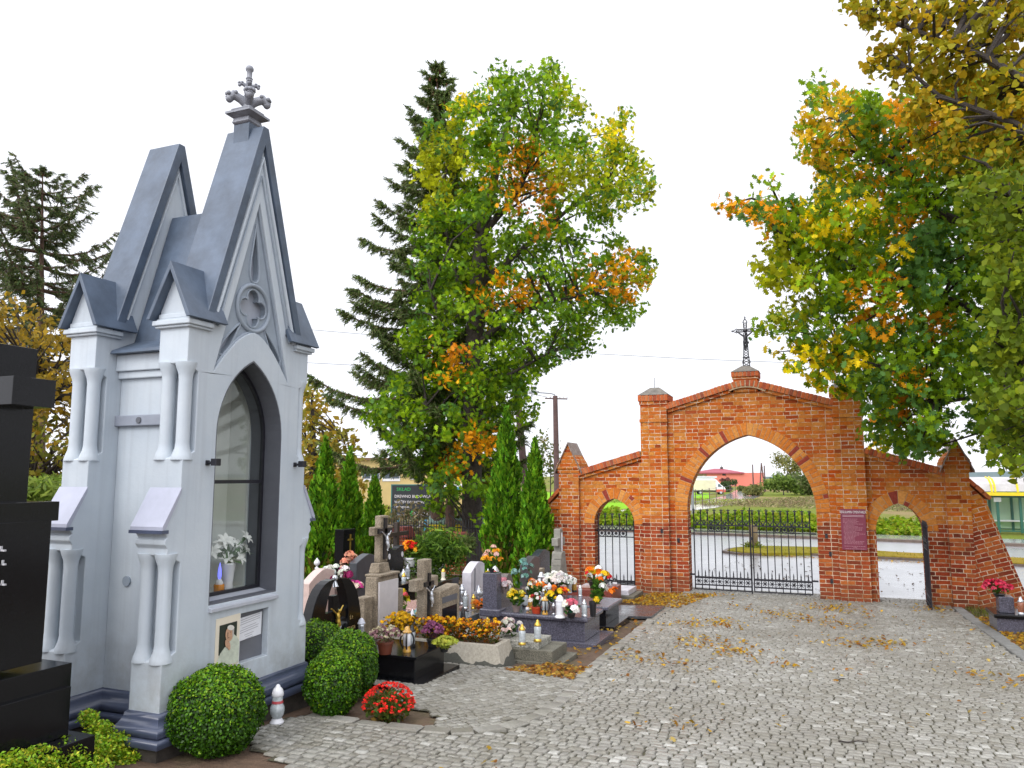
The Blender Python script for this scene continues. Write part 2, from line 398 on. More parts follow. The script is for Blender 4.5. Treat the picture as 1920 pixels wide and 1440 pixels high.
sd = Vector((sin(SUN_AZ)*cos(SUN_EL), cos(SUN_AZ)*cos(SUN_EL), sin(SUN_EL)))
so.rotation_euler = sd.to_track_quat('Z','Y').to_euler(); so.location = sd*30
SC.view_settings.view_transform = 'Standard'; SC.view_settings.look = 'None'; SC.view_settings.exposure = 0
SC.cycles.use_denoising = True
SC.cycles.max_bounces = 8; SC.cycles.transparent_max_bounces = 12

# ---------------------------------------------------------------- ground
def groundmat():
    m, t, b = nt('cemetery_soil'); gp = t.nodes.new('ShaderNodeNewGeometry'); P = gp.outputs['Position']
    n1 = noise(t, 1.3, 5, .65, vec=P); n2 = noise(t, 14, 5, .7, vec=P)
    c = mixc(t, ramp(t, n2, [(.3,0.),(.7,1.)]), (.075,.045,.028), (.15,.095,.06))
    c = mixc(t, ramp(t, n1, [(.52,0.),(.66,.55)]), c, (.085,.085,.03))
    t.links.new(c, b.inputs['Base Color']); b.inputs['Roughness'].default_value = .9
    bumpn(t, n2, .9, .03, b); return m
def grassmat(name, a, bb, cc):
    m, t, b = nt(name); gp = t.nodes.new('ShaderNodeNewGeometry'); P = gp.outputs['Position']
    c = mixc(t, ramp(t, noise(t, .12, 5, .65, vec=P), [(.38,0.),(.62,1.)]), a, bb)
    c = mixc(t, ramp(t, noise(t, .05, 4, .6, vec=P), [(.48,0.),(.6,1.)]), c, cc)
    f = noise(t, 9, 5, .75, vec=P)
    c = mixc(t, .5, c, ramp(t, f, [(.3,.2),(.7,.8)]), 'OVERLAY')
    t.links.new(c, b.inputs['Base Color']); b.inputs['Roughness'].default_value = .95; b.inputs['Specular IOR Level'].default_value = .1
    bumpn(t, f, .8, .05, b); return m
M_SOIL = groundmat()
M_FIELD = grassmat('meadow', (.17,.185,.035), (.14,.19,.025), (.24,.185,.085))
M_LAWN = grassmat('mown_grass', (.20,.42,.02), (.22,.45,.02), (.20,.40,.025))
M_ISL = grassmat('island_turf', (.25,.205,.02), (.18,.18,.02), (.28,.19,.025))
mb = MB()
ys = [-40,-20,-5,0,3,6,9,12,15,17,30,60,120,300,900,2500]; xs = [-2500,-600,-150,-40,-20,-10,-5,0,5,10,20,40,150,600,2500]
for y in ys:
    for x in xs: mb.v.append((x,y,g(y)-.06))
nx = len(xs)
for i in range(len(ys)-1):
    for j in range(nx-1): mb.f.append((i*nx+j,i*nx+j+1,(i+1)*nx+j+1,(i+1)*nx+j)); mb.m.append(0)
gnd = struct('ground', mb, M_SOIL)
# soil relief of the burial ground near the camera, a finely divided skin
def skin(name, x0, x1, y0, y1, step, m, amp=.02, dz=-.012, cut=None):
    X = np.arange(x0, x1+1e-6, step); Y = np.arange(y0, y1+1e-6, step); b = MB()
    ph = RNG.uniform(0,6,12); fr = RNG.uniform(.6,5,12); an = RNG.uniform(0,6.28,12)
    for y in Y:
        for x in X:
            h = sum(sin((x*cos(an[k])+y*sin(an[k]))*fr[k]+ph[k])/(1+.5*fr[k]) for k in range(12))*amp*.45
            b.v.append((x,y,g(y)+dz+h))
    w = len(X)
    for i in range(len(Y)-1):
        for j in range(w-1):
            cx, cy = (X[j]+X[j+1])/2, (Y[i]+Y[i+1])/2
            if cut and cut(cx,cy): continue
            b.f.append((i*w+j,i*w+j+1,(i+1)*w+j+1,(i+1)*w+j)); b.m.append(0)
    return struct(name, b, m, smooth=True)
skin('soil', -7, -2.55, 3.2, 17, .12, M_SOIL, .022, -.02)
skin('soil', 2.25, 6.5, 8, 17.2, .15, M_SOIL, .03, -.015)

def inpoly(x, y, P):
    c = False; j = len(P)-1
    for i in range(len(P)):
        if (P[i][1] > y) != (P[j][1] > y) and x < (P[j][0]-P[i][0])*(y-P[i][1])/(P[j][1]-P[i][1])+P[i][0]: c = not c
        j = i
    return c
def sett_field(name, poly, ang, row, wid, m, h=.012, waves=.03, seed=1, wmul=1.0):
    """individual hewn granite setts: five faces each, domed, every corner displaced"""
    rg = random.Random(seed); ca, sa = cos(ang), sin(ang); b = MB()
    U = [(x*ca+y*sa, -x*sa+y*ca) for x,y in poly]
    u0,u1 = min(p[0] for p in U), max(p[0] for p in U); v0,v1 = min(p[1] for p in U), max(p[1] for p in U)
    v = v0; r = 0
    while v < v1:
        d = row*rg.uniform(.86,1.16); u = u0 - rg.uniform(0,wid); r += 1
        p1, p2 = rg.uniform(0,6), rg.uniform(0,6)
        while u < u1:
            w = wid*rg.choice((.75,.9,1,1.05,1.15,1.35))*rg.uniform(.92,1.08)
            cu, cv = u+w/2, v+d/2
            wv = waves*(sin(cu*1.3+v*.35)+.5*sin(cu*2.9+1.7+v*.8))
            x, y = cu*ca-(cv+wv)*sa, cu*sa+(cv+wv)*ca
            if inpoly(x, y, poly):
                j = .007; dz = rg.uniform(-.003,.003); tl = rg.uniform(-.0025,.0025); tk = rg.uniform(-.0025,.0025)
                ring = []
                gap = .0035; gapv = .0055
                for (a, e) in ((-1,-1),(1,-1),(1,1),(-1,1)):
                    ring.append((a*(w/2-gap)+rg.uniform(-j,j), e*(d/2-gapv)+rg.uniform(-j,j)))
                out = []; mid = []; inn = []
                for k,(a, e) in enumerate(ring):
                    for (fa, lst, zz) in ((1.0,out,-.018),(.94,mid,-.004),(.74,inn,.002)):
                        aa, ee = a*fa, e*fa
                        qx, qy = (cu+aa)*ca-(cv+wv+ee)*sa, (cu+aa)*sa+(cv+wv+ee)*ca
                        lst.append((qx,qy,g(qy)+h+dz+zz+tl*aa/w*2+tk*ee/d*2))
                vs = out+mid+inn
                fs = [(8,9,10,11)]+[(i,(i+1)%4,4+(i+1)%4,4+i) for i in range(4)]+[(4+i,4+(i+1)%4,8+(i+1)%4,8+i) for i in range(4)]
                b.add(vs, fs)
            u += w
        v += d
    return struct(name, b, m, smooth=50)
M_SETT = islandmat('granite_setts', [(0,(.18,.168,.138)),(.3,(.235,.226,.194)),(.6,(.28,.272,.24)),(.85,(.212,.202,.178)),(.95,(.33,.322,.29)),(1,(.40,.395,.36))], .5, fine=38, bump=.6, rstops=[(.35,.30),(.65,.62)], blotch=(.55,(.17,.155,.125),.62))
M_JOINT = mat('joint_soil', (.05,.043,.033), .9, .4, 14, col2=(.085,.078,.04), bump=.6)
PATH = [(2.17,1.5),(2.17,17.3),(2.6,17.9),(-4,17.9),(-2.72,17.3),(-2.60,13.6),(-2.40,8.1),(-2.27,7.03),(-2.30,6.4),(-2.45,5.93),(-2.75,5.68),(-3.19,5.6),(-4.15,5.72),(-4.32,5.5),(-4.20,4.95),(-3.95,4.80),(-3.4,4.55),(-3.1,3.9),(-3.0,1.5)]
SIDE = [(-2.42,8.02),(-2.42,7.03),(-2.44,6.5),(-2.58,6.08),(-2.82,5.83),(-3.05,5.78),(-3.08,6.1),(-3.35,6.28),(-3.75,6.25),(-4.0,6.9),(-4.4,7.0),(-4.4,8.3),(-3.3,8.3)]
def sheet(name, poly, m, dz=0.0):
    b = MB(); b.poly([(x,y,g(y)+dz) for x,y in poly]); return struct(name, b, m)
for nm, P in (('path_bedding', PATH),('side_path_bedding', SIDE)):
    # bedding follows the slope, so it is cut in strips
    b = MB()
    Y0, Y1 = min(p[1] for p in P), max(p[1] for p in P); n = int((Y1-Y0)/.12)
    for i in range(n):
        ya, yb = Y0+(Y1-Y0)*i/n, Y0+(Y1-Y0)*(i+1)/n; ym = (ya+yb)/2
        xsn = sorted(P[k][0]+(ym-P[k][1])*(P[k-1][0]-P[k][0])/(P[k-1][1]-P[k][1]) for k in range(len(P)) if (P[k][1]>ym)!=(P[k-1][1]>ym))
        for a, c in zip(xsn[::2], xsn[1::2]): b.add([(a,ya,g(ya)+.002),(c,ya,g(ya)+.002),(c,yb,g(yb)+.002),(a,yb,g(yb)+.002)],[(0,1,2,3)])
    struct(nm, b, M_JOINT)
sett_field('cobbled_path', PATH, radians(-1.5), .076, .086, M_SETT, .014, .014, 3)
sett_field('side_path', SIDE, radians(58), .078, .088, M_SETT, .013, .014, 5)
# kerb rows
def kerb(name, pts, w, L, m, seed=2, h=.03, pr=None):
    rg = random.Random(seed); b = MB(); seg = [Vector((x,y,0)) for x,y in pts]; i = 0; pos = 0.0
    acc = [0]
    for a, c in zip(seg, seg[1:]): acc.append(acc[-1]+(c-a).length)
    def ev(s):
        s = max(0,min(acc[-1],s))
        for k in range(len(seg)-1):
            if s <= acc[k+1]: return seg[k].lerp(seg[k+1], (s-acc[k])/max(1e-6,acc[k+1]-acc[k]))
        return seg[-1]
    while pos < acc[-1]:
        l = L*rg.uniform(.75,1.3); a, c = ev(pos+.008), ev(min(pos+l-.008, acc[-1])); d = (c-a)
        if d.length > .05:
            d.normalize(); n = Vector((-d.y,d.x,0)); ww = w*rg.uniform(.42,.52); dz = rg.uniform(-.006,.006)
            out = [a-n*ww, c-n*ww*rg.uniform(.9,1.05), c+n*ww, a+n*ww*rg.uniform(.9,1.05)]
            ce = (a+c)/2
            def zz(p, q): return (p.x,p.y,g(p.y)+q)
            inn = [ce+(p-ce)*.86 for p in out]
            b.add([zz(p,-.05) for p in out]+[zz(p,h-.012+dz) for p in out]+[zz(p,h+dz) for p in inn],
                  [(8,9,10,11)]+[(i,(i+1)%4,4+(i+1)%4,4+i) for i in range(4)]+[(4+i,4+(i+1)%4,8+(i+1)%4,8+i) for i in range(4)])
        pos += l
    return struct(name, b, m, smooth=40)
kerb('kerb', [(-4.15,5.68),(-3.19,5.70),(-2.75,5.77),(-2.50,6.02),(-2.37,6.45),(-2.34,7.03),(-2.40,8.0)], .15, .26, M_SETT, 4, .022)
kerb('kerb', [(-2.47,8.1),(-2.68,13.6),(-2.80,17.2)], .16, .22, M_SETT, 5, .022)
kerb('kerb', [(2.28,6),(2.28,17.0)], .2, .8, mat('kerb_concrete', (.20,.20,.19), .7, .2, 8, bump=.3), 6, .03)

# ---------------------------------------------------------------- street beyond the gate
def asph():
    m, t, b = nt('wet_asphalt'); gp = t.nodes.new('ShaderNodeNewGeometry'); P = gp.outputs['Position']
    c = mixc(t, ramp(t, noise(t, 60, 3, .7, vec=P), [(.3,0.),(.7,1.)]), (.20,.205,.22), (.31,.315,.33))
    t.links.new(c, b.inputs['Base Color'])
    r = ramp(t, noise(t, .7, 5, .65, vec=P), [(.35,.22),(.6,.36)]); t.links.new(r, b.inputs['Roughness'])
    b.inputs['Specular IOR Level'].default_value = .9; b.inputs['Coat Weight'].default_value = .6; b.inputs['Coat Roughness'].default_value = .22; b.inputs['Coat IOR'].default_value = 1.6
    return m
M_ASPH = asph()
M_WETP = mat('wet_paving', (.42,.41,.41), .3, .15, 3, spec=.9, coat=1.0)
M_KERBD = mat('dark_wet_kerb', (.13,.095,.075), .5, .3, 6)
def line(pa, pb, x0=-70, x1=80):
    A, B = at(*pa), at(*pb); k = (B.y-A.y)/(B.x-A.x)
    return [(x0, A.y+k*(x0-A.x)), (x1, A.y+k*(x1-A.x))]
def strip(name, la, lb, m, z, kind='structure', thick=0.0):
    b = MB(); P = [la[0],la[1],lb[1],lb[0]]
    if thick: b.prism(P,'z',-.697+z-thick,-.697+z)
    else: b.poly([(x,y,-.697+z) for x,y in P])
    return struct(name, b, m)
L_verge = line((1330,996),(1690,1008.5)); L_kb = line((1330,1002.6),(1690,1015.6)); L_kf = line((1330,1003.6),(1690,1017)); L_near = [(-70,17.9),(80,17.9)]
strip('road', L_near, L_kf, M_ASPH, .004)
strip('road_kerb', L_kf, L_kb, M_KERBD, .10, thick=.2)
strip('pavement', L_kb, L_verge, M_WETP, .103)
strip('meadow', L_verge, [(-70,420),(80,420)], M_FIELD, .02)
b = MB(); b.poly([(-2400,60,-.69),(-69,60,-.69),(-69,2400,-.69),(-2400,2400,-.69)]); b.poly([(79,30,-.69),(2400,30,-.69),(2400,2400,-.69),(79,2400,-.69)]); b.poly([(-69,419,-.69),(79,419,-.69),(79,2400,-.69),(-69,2400,-.69)])
struct('far_field', b, M_FIELD)
# traffic island
isl = [at(*p) for p in [(1364,1037),(1375,1032),(1400,1029.5),(1440,1028.5),(1500,1030),(1560,1032),(1690,1041),(1920,1052),(2100,1060),(2100,1072),(1920,1063),(1750,1053),(1690,1050),(1530,1042),(1430,1042.5),(1390,1040.5)]]
b = MB(); b.prism([(p.x,p.y) for p in isl],'z',-.75,-.60); struct('traffic_island', b, M_ISL)
ctr = sum(isl, Vector())/len(isl)
b = MB(); o2 = [p+(p-ctr).normalized()*.18 for p in isl]; b.prism([(p.x,p.y) for p in o2],'z',-.75,-.625); struct('island_kerb', b, M_KERBD)
# driveway running off between the fields
def ribbon(name, cl, w, m, z):
    P = [at(*p) for p in cl]; b = MB(); L = []; R = []
    for i,p in enumerate(P):
        d = P[min(i+1,len(P)-1)]-P[max(i-1,0)]; n = Vector((-d.y,d.x,0)).normalized()*w/2
        L.append(p+n); R.append(p-n)
    for i in range(len(P)-1): b.poly([(q.x,q.y,-.697+z) for q in (L[i],R[i],R[i+1],L[i+1])])
    return struct(name, b, m)
ribbon('driveway', [(900,976),(1040,968),(1150,963),(1230,958),(1290,952),(1330,945),(1365,938),(1390,931),(1400,924),(1408,916)], 4.2, M_WETP, .035)
b = MB(); P = [at(*p) for p in [(1000,973),(1110,961),(1190,953),(1290,944),(1330,936),(1330,925),(1200,922),(900,925)]]
b.poly([(p.x,p.y,-.697+.03) for p in P]); struct('lawn', b, M_LAWN)
# low wooded hill on the skyline
b = MB(); pr = []
for i in range(61):
    x = -200+i*18; pr.append((x, 2.2*max(0,sin((x+40)/150.))*(.8+.2*sin(x/21.))+ (3 if x > 0 else 0)+1.0*RNG.random()))
b.prism([(pr[0][0],-3)]+pr+[(pr[-1][0],-3)], 'y', 690, 720); struct('wooded_hill', b, mat('hazy_woodland', (.16,.21,.24), .95, .2, .05))
# ---------------------------------------------------------------- wayside shrine
XF, XB, YC = -4.45, -5.71, 5.2
SH = thing('wayside_shrine', 'tall pale grey neo-gothic shrine with slate-blue gables and a glazed arched niche', 'shrine', (-5.1, YC, -.25))
def mir(pts): return pts + [(2*YC-u, v) for u, v in reversed(pts)]
def arc_pts(cx, cz, r, a0, a1, n): return [(cx+r*cos(a0+(a1-a0)*i/n), cz+r*sin(a0+(a1-a0)*i/n)) for i in range(n+1)]
def pointed(c, half, zb, zs, za, n=12):
    """pointed arch opening in (u,z): jambs from zb to zs, apex za"""
    H = za-zs; k = (H*H-half*half)/(2*half); R = half+k; t = atan2(H, k)
    L = [(c+k - R*cos(t*i/n), zs + R*sin(t*i/n)) for i in range(n+1)]
    return [(c-half, zb)] + L + [(2*c-u, z) for u, z in reversed(L[:-1])] + [(c+half, zb)]
# outline of the two gabled end walls, notched where the corner shafts stand free
half = [(4.36,.11),(4.36,.46),(4.49,.52),(4.49,1.16),(4.36,1.22),(4.36,1.27),(4.335,1.30),(4.335,1.33),(4.355,1.35),(4.34,1.37),(4.315,1.395),(4.315,1.43),(4.46,1.68),
        (4.46,1.93),(4.58,1.99),(4.58,2.60),(4.46,2.66),(4.46,3.05),(4.70,3.05),(5.16,4.66)]
outline = mir(half)
win = pointed(YC, .40, .80, 2.13, 2.77)
niche = [(4.89,.285),(5.51,.285),(5.51,.68),(4.89,.68)]
def trac_outline(e=0.0):
    arc = []
    for i in range(9):
        t = i/8; arc.append((5.66-(.46)*t, 2.63+.385*sin(t*pi/2*.93)/sin(pi/2*.93)))
    R = [(YC, 4.17-e*2.6)] + [(p[0]-e*.6, p[1]+e*.9) for p in arc]
    return R + [(2*YC-u, v) for u, v in reversed(R[1:-1])]
TRI = trac_outline()
b = MB(); b.prism(outline, 'x', XF-.29, XF, holes=[win, niche, TRI]); obj('front_wall', b, M_WALL, SH, bevel=.006)
b = MB(); b.prism(outline, 'x', XB, XB+.29); obj('back_wall', b, M_WALL, SH, bevel=.006)
for s in (-1, 1):
    y0 = YC+s*.48; b = MB(); b.box(XB+.29, XF-.29, min(y0,y0-s*.08), max(y0,y0-s*.08), .11, 2.80)
    b.box(XB+.29, XF-.29, min(y0,y0+s*.035), max(y0,y0+s*.035), 2.60, 2.66)
    b.box(XB+.29, XF-.29, min(y0,y0+s*.06), max(y0,y0+s*.06), 2.66, 2.80)
    w = obj('side_wall', b, M_WALL, SH, bevel=.008)
    b = MB(); b.box(XB+.27, XF-.27, min(y0,y0+s*.04), max(y0,y0+s*.04), 2.205, 2.295); bd = obj('string_band', b, mat('band_paint',(.25,.275,.33),.5,.1,6), w, bevel=.008)
    b = MB(); yy = y0+s*.045
    b.tube([(-5.15,y0,2.25),(-5.15,y0+s*.05,2.25)], .026, 12); b.tube([(-5.15+.02*cos(t),yy,2.25+.02*sin(t)) for t in np.linspace(0,2*pi,12)], .006, 5); obj('iron_ring', b, M_REVEAL, w)
    b = MB(); b.tube([(-5.22,y0,.96),(-5.22,y0+s*.015,.96)], .04, 16); obj('round_plug', b, M_TRIM, w)
# corner shafts (colonnettes), four per pier, flaring square to round
def shaft(x, y, z0, z1, r=.050):
    P = [(r*1.62, 0),(r*1.62,.005),(r*1.45,.04),(r*1.12,.085),(r,.13)]
    h = z1-z0; prof = P + [(r, h-.13)] + [(a, h-q) for a, q in reversed(P[:4])]
    b = MB(); b.lathe(prof, (x,y,z0), 16, rot=pi/8); return b
for (xa, xb) in ((XF, XF-.29), (XB+.29, XB)):
    for s in (-1, 1):
        for zone, (f, z0, z1) in enumerate((( .84, .47, 1.21), (.74, 1.94, 2.65))):
            b = MB(); ya = YC+s*(f-.055)
            for x in (xa-.062, xb+.062):
                sb = shaft(x, ya, z0-.02, z1+.02); o = len(b.v); b.v += sb.v; b.f += [tuple(i+o for i in q) for q in sb.f]; b.m += sb.m
            obj('corner_shafts', b, M_WALL, SH, smooth=40)
        # sloping weathering, with a dark drip edge
        b = MB()
        b.prism([(YC+s*.905,1.395),(YC+s*.905,1.43),(YC+s*.742,1.712),(YC+s*.742,1.67),(YC+s*.87,1.42)], 'x', xb-.012, xa+.012)
        obj('buttress_weathering', b, mat('weathering_paint',(.37,.385,.47),.4,.08,6), SH)
        b = MB(); b.prism([(YC+s*.915,1.38),(YC+s*.915,1.405),(YC+s*.85,1.405),(YC+s*.85,1.38)], 'x', xb-.016, xa+.016); obj('drip_edge', b, M_PLINTH, SH)
        # cornice round the pier head
        b = MB(); yo = YC+s*.74; yi = YC+s*.52
        for (e, za, zb) in ((.028,2.935,2.955),(.045,2.955,2.995),(.022,2.995,3.01),(.012,3.01,3.05)):
            b.box(xb-e, xa+e if xa == XF else xa+e, min(yo+s*e,yi), max(yo+s*e,yi), za, zb)
        obj('pier_cornice', b, M_WALL, SH, bevel=.01)
        # gablet above the pier: plaster tympanum, two roof slabs with ridge along Y
        xm = (xa+xb)/2; ye, yw = YC+s*.74, YC+s*.40
        b = MB(); b.prism([(xb,3.05),(xa,3.05),(xa,3.07),(xm,3.40),(xb,3.07)], 'y', min(ye,yw), max(ye,yw)); obj('gablet_tympanum', b, M_WALL, SH)
        b = MB(); o, i = [(xb-.075,3.005),(xm,3.455),(xa+.075,3.005)], [(xa+.04,3.0),(xm,3.385),(xb-.04,3.0)]
        b.prism(o+i, 'y', min(ye+s*.075,yw), max(ye+s*.075,yw)); obj('gablet_roof', b, M_ROOF, SH, bevel=.004)
# steep gable copings (front and back)
for (x0, x1) in ((XF-.37, XF+.035), (XB-.035, XB+.33)):
    out = [(4.585,2.985),(5.165,4.855),(5.235,4.855),(5.815,2.985)]; inn = [(5.735,2.985),(5.2,4.69),(4.665,2.985)]
    b = MB(); b.prism(out+inn, 'x', x0, x1); obj('gable_coping', b, M_ROOF, SH, bevel=.006)
# gable mouldings following the rake, on the front and on the inner side of the back gable
def rake(x, d, rad, m, nm, par=SH):
    b = MB(); pts = [(x, YC-.535+d*.95, 2.995),(x, YC, 4.66-d*2.9),(x, YC+.535-d*.95, 2.995)]
    b.tube(pts, rad, 8); obj(nm, b, m, par, smooth=50)
rake(XF+.008, .03, .022, M_WALL, 'rake_moulding'); rake(XF+.004, .088, .014, M_TRIM, 'rake_moulding')
rake(XB+.295, .03, .02, M_WALL, 'rake_moulding'); rake(XF-.295, .03, .02, M_WALL, 'rake_moulding')
# sunk tracery field
b = MB(); b.prism(trac_outline(-.01), 'x', XF-.285, XF-.10); obj('tracery_ground', b, mat('tracery_ground_paint',(.36,.39,.45),.5,.06,5), SH)
def quatre(c, z, r, n=8):
    P = []
    for q in range(4):
        a = q*pi/2; cx, cz = c+r*.52*cos(a), z+r*.52*sin(a)
        P += [(cx+r*.44*cos(a+t), cz+r*.44*sin(a+t)) for t in np.linspace(-1.95,1.95,n)]
    return P
def dagger(y0, z0, y1, z1, w, n=10):
    d = Vector((y1-y0, z1-z0)); L = d.length; d.normalize(); nn = Vector((-d.y, d.x)); P = []
    for i in range(n+1):
        t = i/n; P.append((t, w*sin(pi*min(1,t**.55*1.0))**.8 if t < 1 else 0))
    P = [(0,0)] + [(t, ww) for t, ww in P[1:-1]] + [(1,0)]
    A = [(y0+d.x*L*t+nn.x*q, z0+d.y*L*t+nn.y*q) for t, q in P]; B = [(y0+d.x*L*t-nn.x*q, z0+d.y*L*t-nn.y*q) for t, q in P[1:-1]]
    return A + list(reversed(B))
lanc = [(YC,3.98)] + [(YC+.028,3.80),(YC+.05,3.66),(YC+.06,3.56),(YC+.055,3.50),(YC+.03,3.46),(YC,3.455)]
lanc += [(2*YC-u, v) for u, v in reversed(lanc[1:-1])]
cz = 3.23
dagR = dagger(5.575,2.775,5.345,3.08,.042); dagL = [(2*YC-u, v) for u, v in reversed(dagR)]
b = MB(); b.prism(trac_outline(.012), 'x', XF-.10, XF-.035, holes=[quatre(YC,cz,.185), lanc, dagR, dagL]); tp = obj('tracery', b, M_TRIM, SH, bevel=.004)
b = MB(); b.tube([(XF-.03, YC+.20*cos(t), cz+.20*sin(t)) for t in np.linspace(0,2*pi,36)], .020, 8)
q = quatre(YC,cz,.176); b.tube([(XF-.036,u,v) for u,v in q+[q[0]]], .010, 6)
b.tube([(XF-.034,u,v) for u,v in lanc+[lanc[0]]], .012, 6)
for dg in (dagR, dagL): b.tube([(XF-.034,u,v) for u,v in dg+[dg[0]]], .010, 6)
T2 = trac_outline(.01); b.tube([(XF-.028,u,v) for u,v in T2+[T2[0]]], .012, 6)
obj('tracery_ribs', b, M_TRIM, SH, smooth=50)
# main roof between the gables, with a kicked eave
half2 = [(4.585,2.80),(4.60,2.83),(4.82,2.93),(5.155,4.14)]
b = MB(); b.prism(mir(half2), 'x', XB+.30, XF-.30); obj('roof', b, M_ROOF, SH, bevel=.004)
# plinth: moulded paint-blue base on a rough footing
def plan(e):
    Q = [(XF+e,4.36-e),(XF+e,6.04+e),(XF-.29-e,6.04+e),(XF-.29-e,5.68+e),(XB+.29+e,5.68+e),(XB+.29+e,6.04+e),(XB-e,6.04+e),(XB-e,4.36-e),(XB+.29+e,4.36-e),(XB+.29+e,4.72-e),(XF-.29-e,4.72-e),(XF-.29-e,4.36-e)]
    return Q
b = MB(); levels = [(.003,.118),(.018,.105),(.022,.075),(.05,.03),(.062,.022),(.07,-.005),(.066,-.03),(.052,-.04),(.085,-.045),(.095,-.07),(.085,-.10),(.06,-.105)]
n = 12
for e, z in levels: b.v += [(x,y,z) for x,y in plan(e)]
for i in range(len(levels)-1):
    for j in range(n): b.f.append((i*n+(j+1)%n, i*n+j, (i+1)*n+j, (i+1)*n+(j+1)%n)); b.m.append(0)
b.f.append(tuple(range(n))[::-1]); b.m.append(0)
obj('plinth', b, M_PLINTH, SH, smooth=60)
b = MB(); b.prism(plan(.045), 'z', -.40, -.103); obj('footing', b, M_FOOT, SH)
# glazed niche
b = MB(); ring_o = pointed(YC,.403,.797,2.131,2.774); ring_i = pointed(YC,.392,.81,2.13,2.757)
b.prism(ring_o, 'x', XF-.33, XF-.004, holes=[ring_i]); obj('niche_reveal', b, M_REVEAL, SH)
b = MB(); b.add([(XF+.03,4.80,.775),(XF+.03,5.60,.775),(XF-.20,5.60,.835),(XF-.20,4.80,.835),(XF+.03,4.80,.745),(XF+.03,5.60,.745),(XF-.20,5.60,.745),(XF-.20,4.80,.745)],
      [(0,1,2,3),(4,7,6,5),(0,4,5,1),(1,5,6,2),(2,6,7,3),(3,7,4,0)]); obj('window_sill', b, mat('sill_paint',(.40,.42,.47),.4,.08,6), SH, bevel=.004)
XG = XF-.185
fo, fi = pointed(YC,.39,.832,2.13,2.752), pointed(YC,.367,.858,2.13,2.715)
b = MB(); b.prism(fo, 'x', XG-.02, XG+.012, holes=[fi]); b.box(XG-.02, XG+.016, 4.82, 5.58, 1.735, 1.765); fr = obj('window_frame', b, M_IRON, SH)
def glassmat():
    m, t, bb = nt('window_glass'); t.nodes.remove(bb)
    tr = t.nodes.new('ShaderNodeBsdfTransparent'); tr.inputs[0].default_value = (.90,.92,.90,1)
    gl = t.nodes.new('ShaderNodeBsdfGlossy'); gl.inputs['Roughness'].default_value = .03; gl.inputs[0].default_value = (.85,.9,.85,1)
    fz = t.nodes.new('ShaderNodeLayerWeight'); fz.inputs[0].default_value = .28
    mx = t.nodes.new('ShaderNodeMixShader'); t.links.new(ramp(t, fz.outputs['Facing'], [(0.,.05),(.6,.14),(1.,.7)]), mx.inputs[0]); t.links.new(tr.outputs[0], mx.inputs[1]); t.links.new(gl.outputs[0], mx.inputs[2])
    t.links.new(mx.outputs[0], t.nodes['Material Output'].inputs['Surface']); return m
M_GLASS = glassmat()
b = MB(); b.poly([(XG-.004,u,v) for u,v in fi]); obj('window_pane', b, M_GLASS, fr)
M_INT = mat('niche_interior', (.62,.64,.62), .7, .06, 3)
b = MB(); b.box(-5.42, XF-.34, 4.80, 5.60, .70, .83); obj('niche_shelf', b, M_INT, SH)
b = MB(); b.box(-5.06, -5.02, 4.80, 5.60, .83, 2.80); b.box(-5.02,XF-.345,4.801,4.82,.831,2.79); b.box(-5.02,XF-.345,5.58,5.599,.831,2.79); obj('niche_lining', b, M_INT, SH)
# sunk panel below
b = MB(); b.box(XF-.28, XF-.06, 4.885, 5.515, .28, .685); obj('sunk_panel', b, mat('sunk_panel_paint',(.125,.13,.15),.5,.1,6), SH)
# finial: square die astride the ridge, moulded cap, two tiers of crockets and a knop
XM = XF-.18
b = MB(); b.box(XM-.085, XM+.085, YC-.075, YC+.075, 4.70, 4.90); fn = obj('finial_base', b, M_ROOF, SH, bevel=.004)
M_FIN = mat('finial_zinc', (.21,.22,.25), .42, .25, 12, bump=.3, bscale=30)
b = MB()
for (z0,z1,a0,a1) in ((4.895,4.915,.078,.092),(4.915,4.955,.092,.082),(4.955,4.985,.085,.125),(4.985,5.005,.135,.135),(5.005,5.03,.125,.085),(5.03,5.04,.10,.10),(5.04,5.055,.09,.062)):
    r = sqrt(2); b.lathe([(a0*r,z0),(a1*r,z1)], (XM,YC,0), 4, rot=pi/4)
b.lathe([(.062,5.05),(.045,5.08),(.040,5.12),(.048,5.165),(.040,5.19),(.030,5.20),(.040,5.215),(.026,5.23),(.024,5.28),(.028,5.315),(.024,5.34),(.032,5.35),(.024,5.36),(.024,5.42),(.034,5.43),(.036,5.447),(.026,5.468),(.004,5.475)], (XM,YC,0), 14)
def crocket(a, r0, z, s):
    d = Vector((cos(a), sin(a), 0)); b.tube([Vector((XM,YC,z-.05*s))+d*r0*.5, Vector((XM,YC,z))+d*(r0+.03*s), Vector((XM,YC,z+.03*s))+d*(r0+.09*s), Vector((XM,YC,z-.02*s))+d*(r0+.14*s)], [.03*s,.038*s,.045*s,.03*s], 8)
    c = Vector((XM,YC,z))+d*(r0+.125*s); b.ball(c-Vector((0,0,.015*s)), .034*s, 8, 6)
    for k in (-1,0,1):
        e = Vector((-d.y,d.x,0))*k*.03*s; b.ball(c+e+d*.022*s*(1-abs(k)*.6)+Vector((0,0,.028*s)), .02*s, 6, 5); b.ball(c+e*1.2-d*.05*s+Vector((0,0,.042*s)), .019*s, 6, 5)
for k in range(4):
    crocket(k*pi/2+pi/4, .034, 5.145, 1.0); crocket(k*pi/2+pi/4, .022, 5.285, .46)
obj('finial', b, M_FIN, fn, smooth=60)
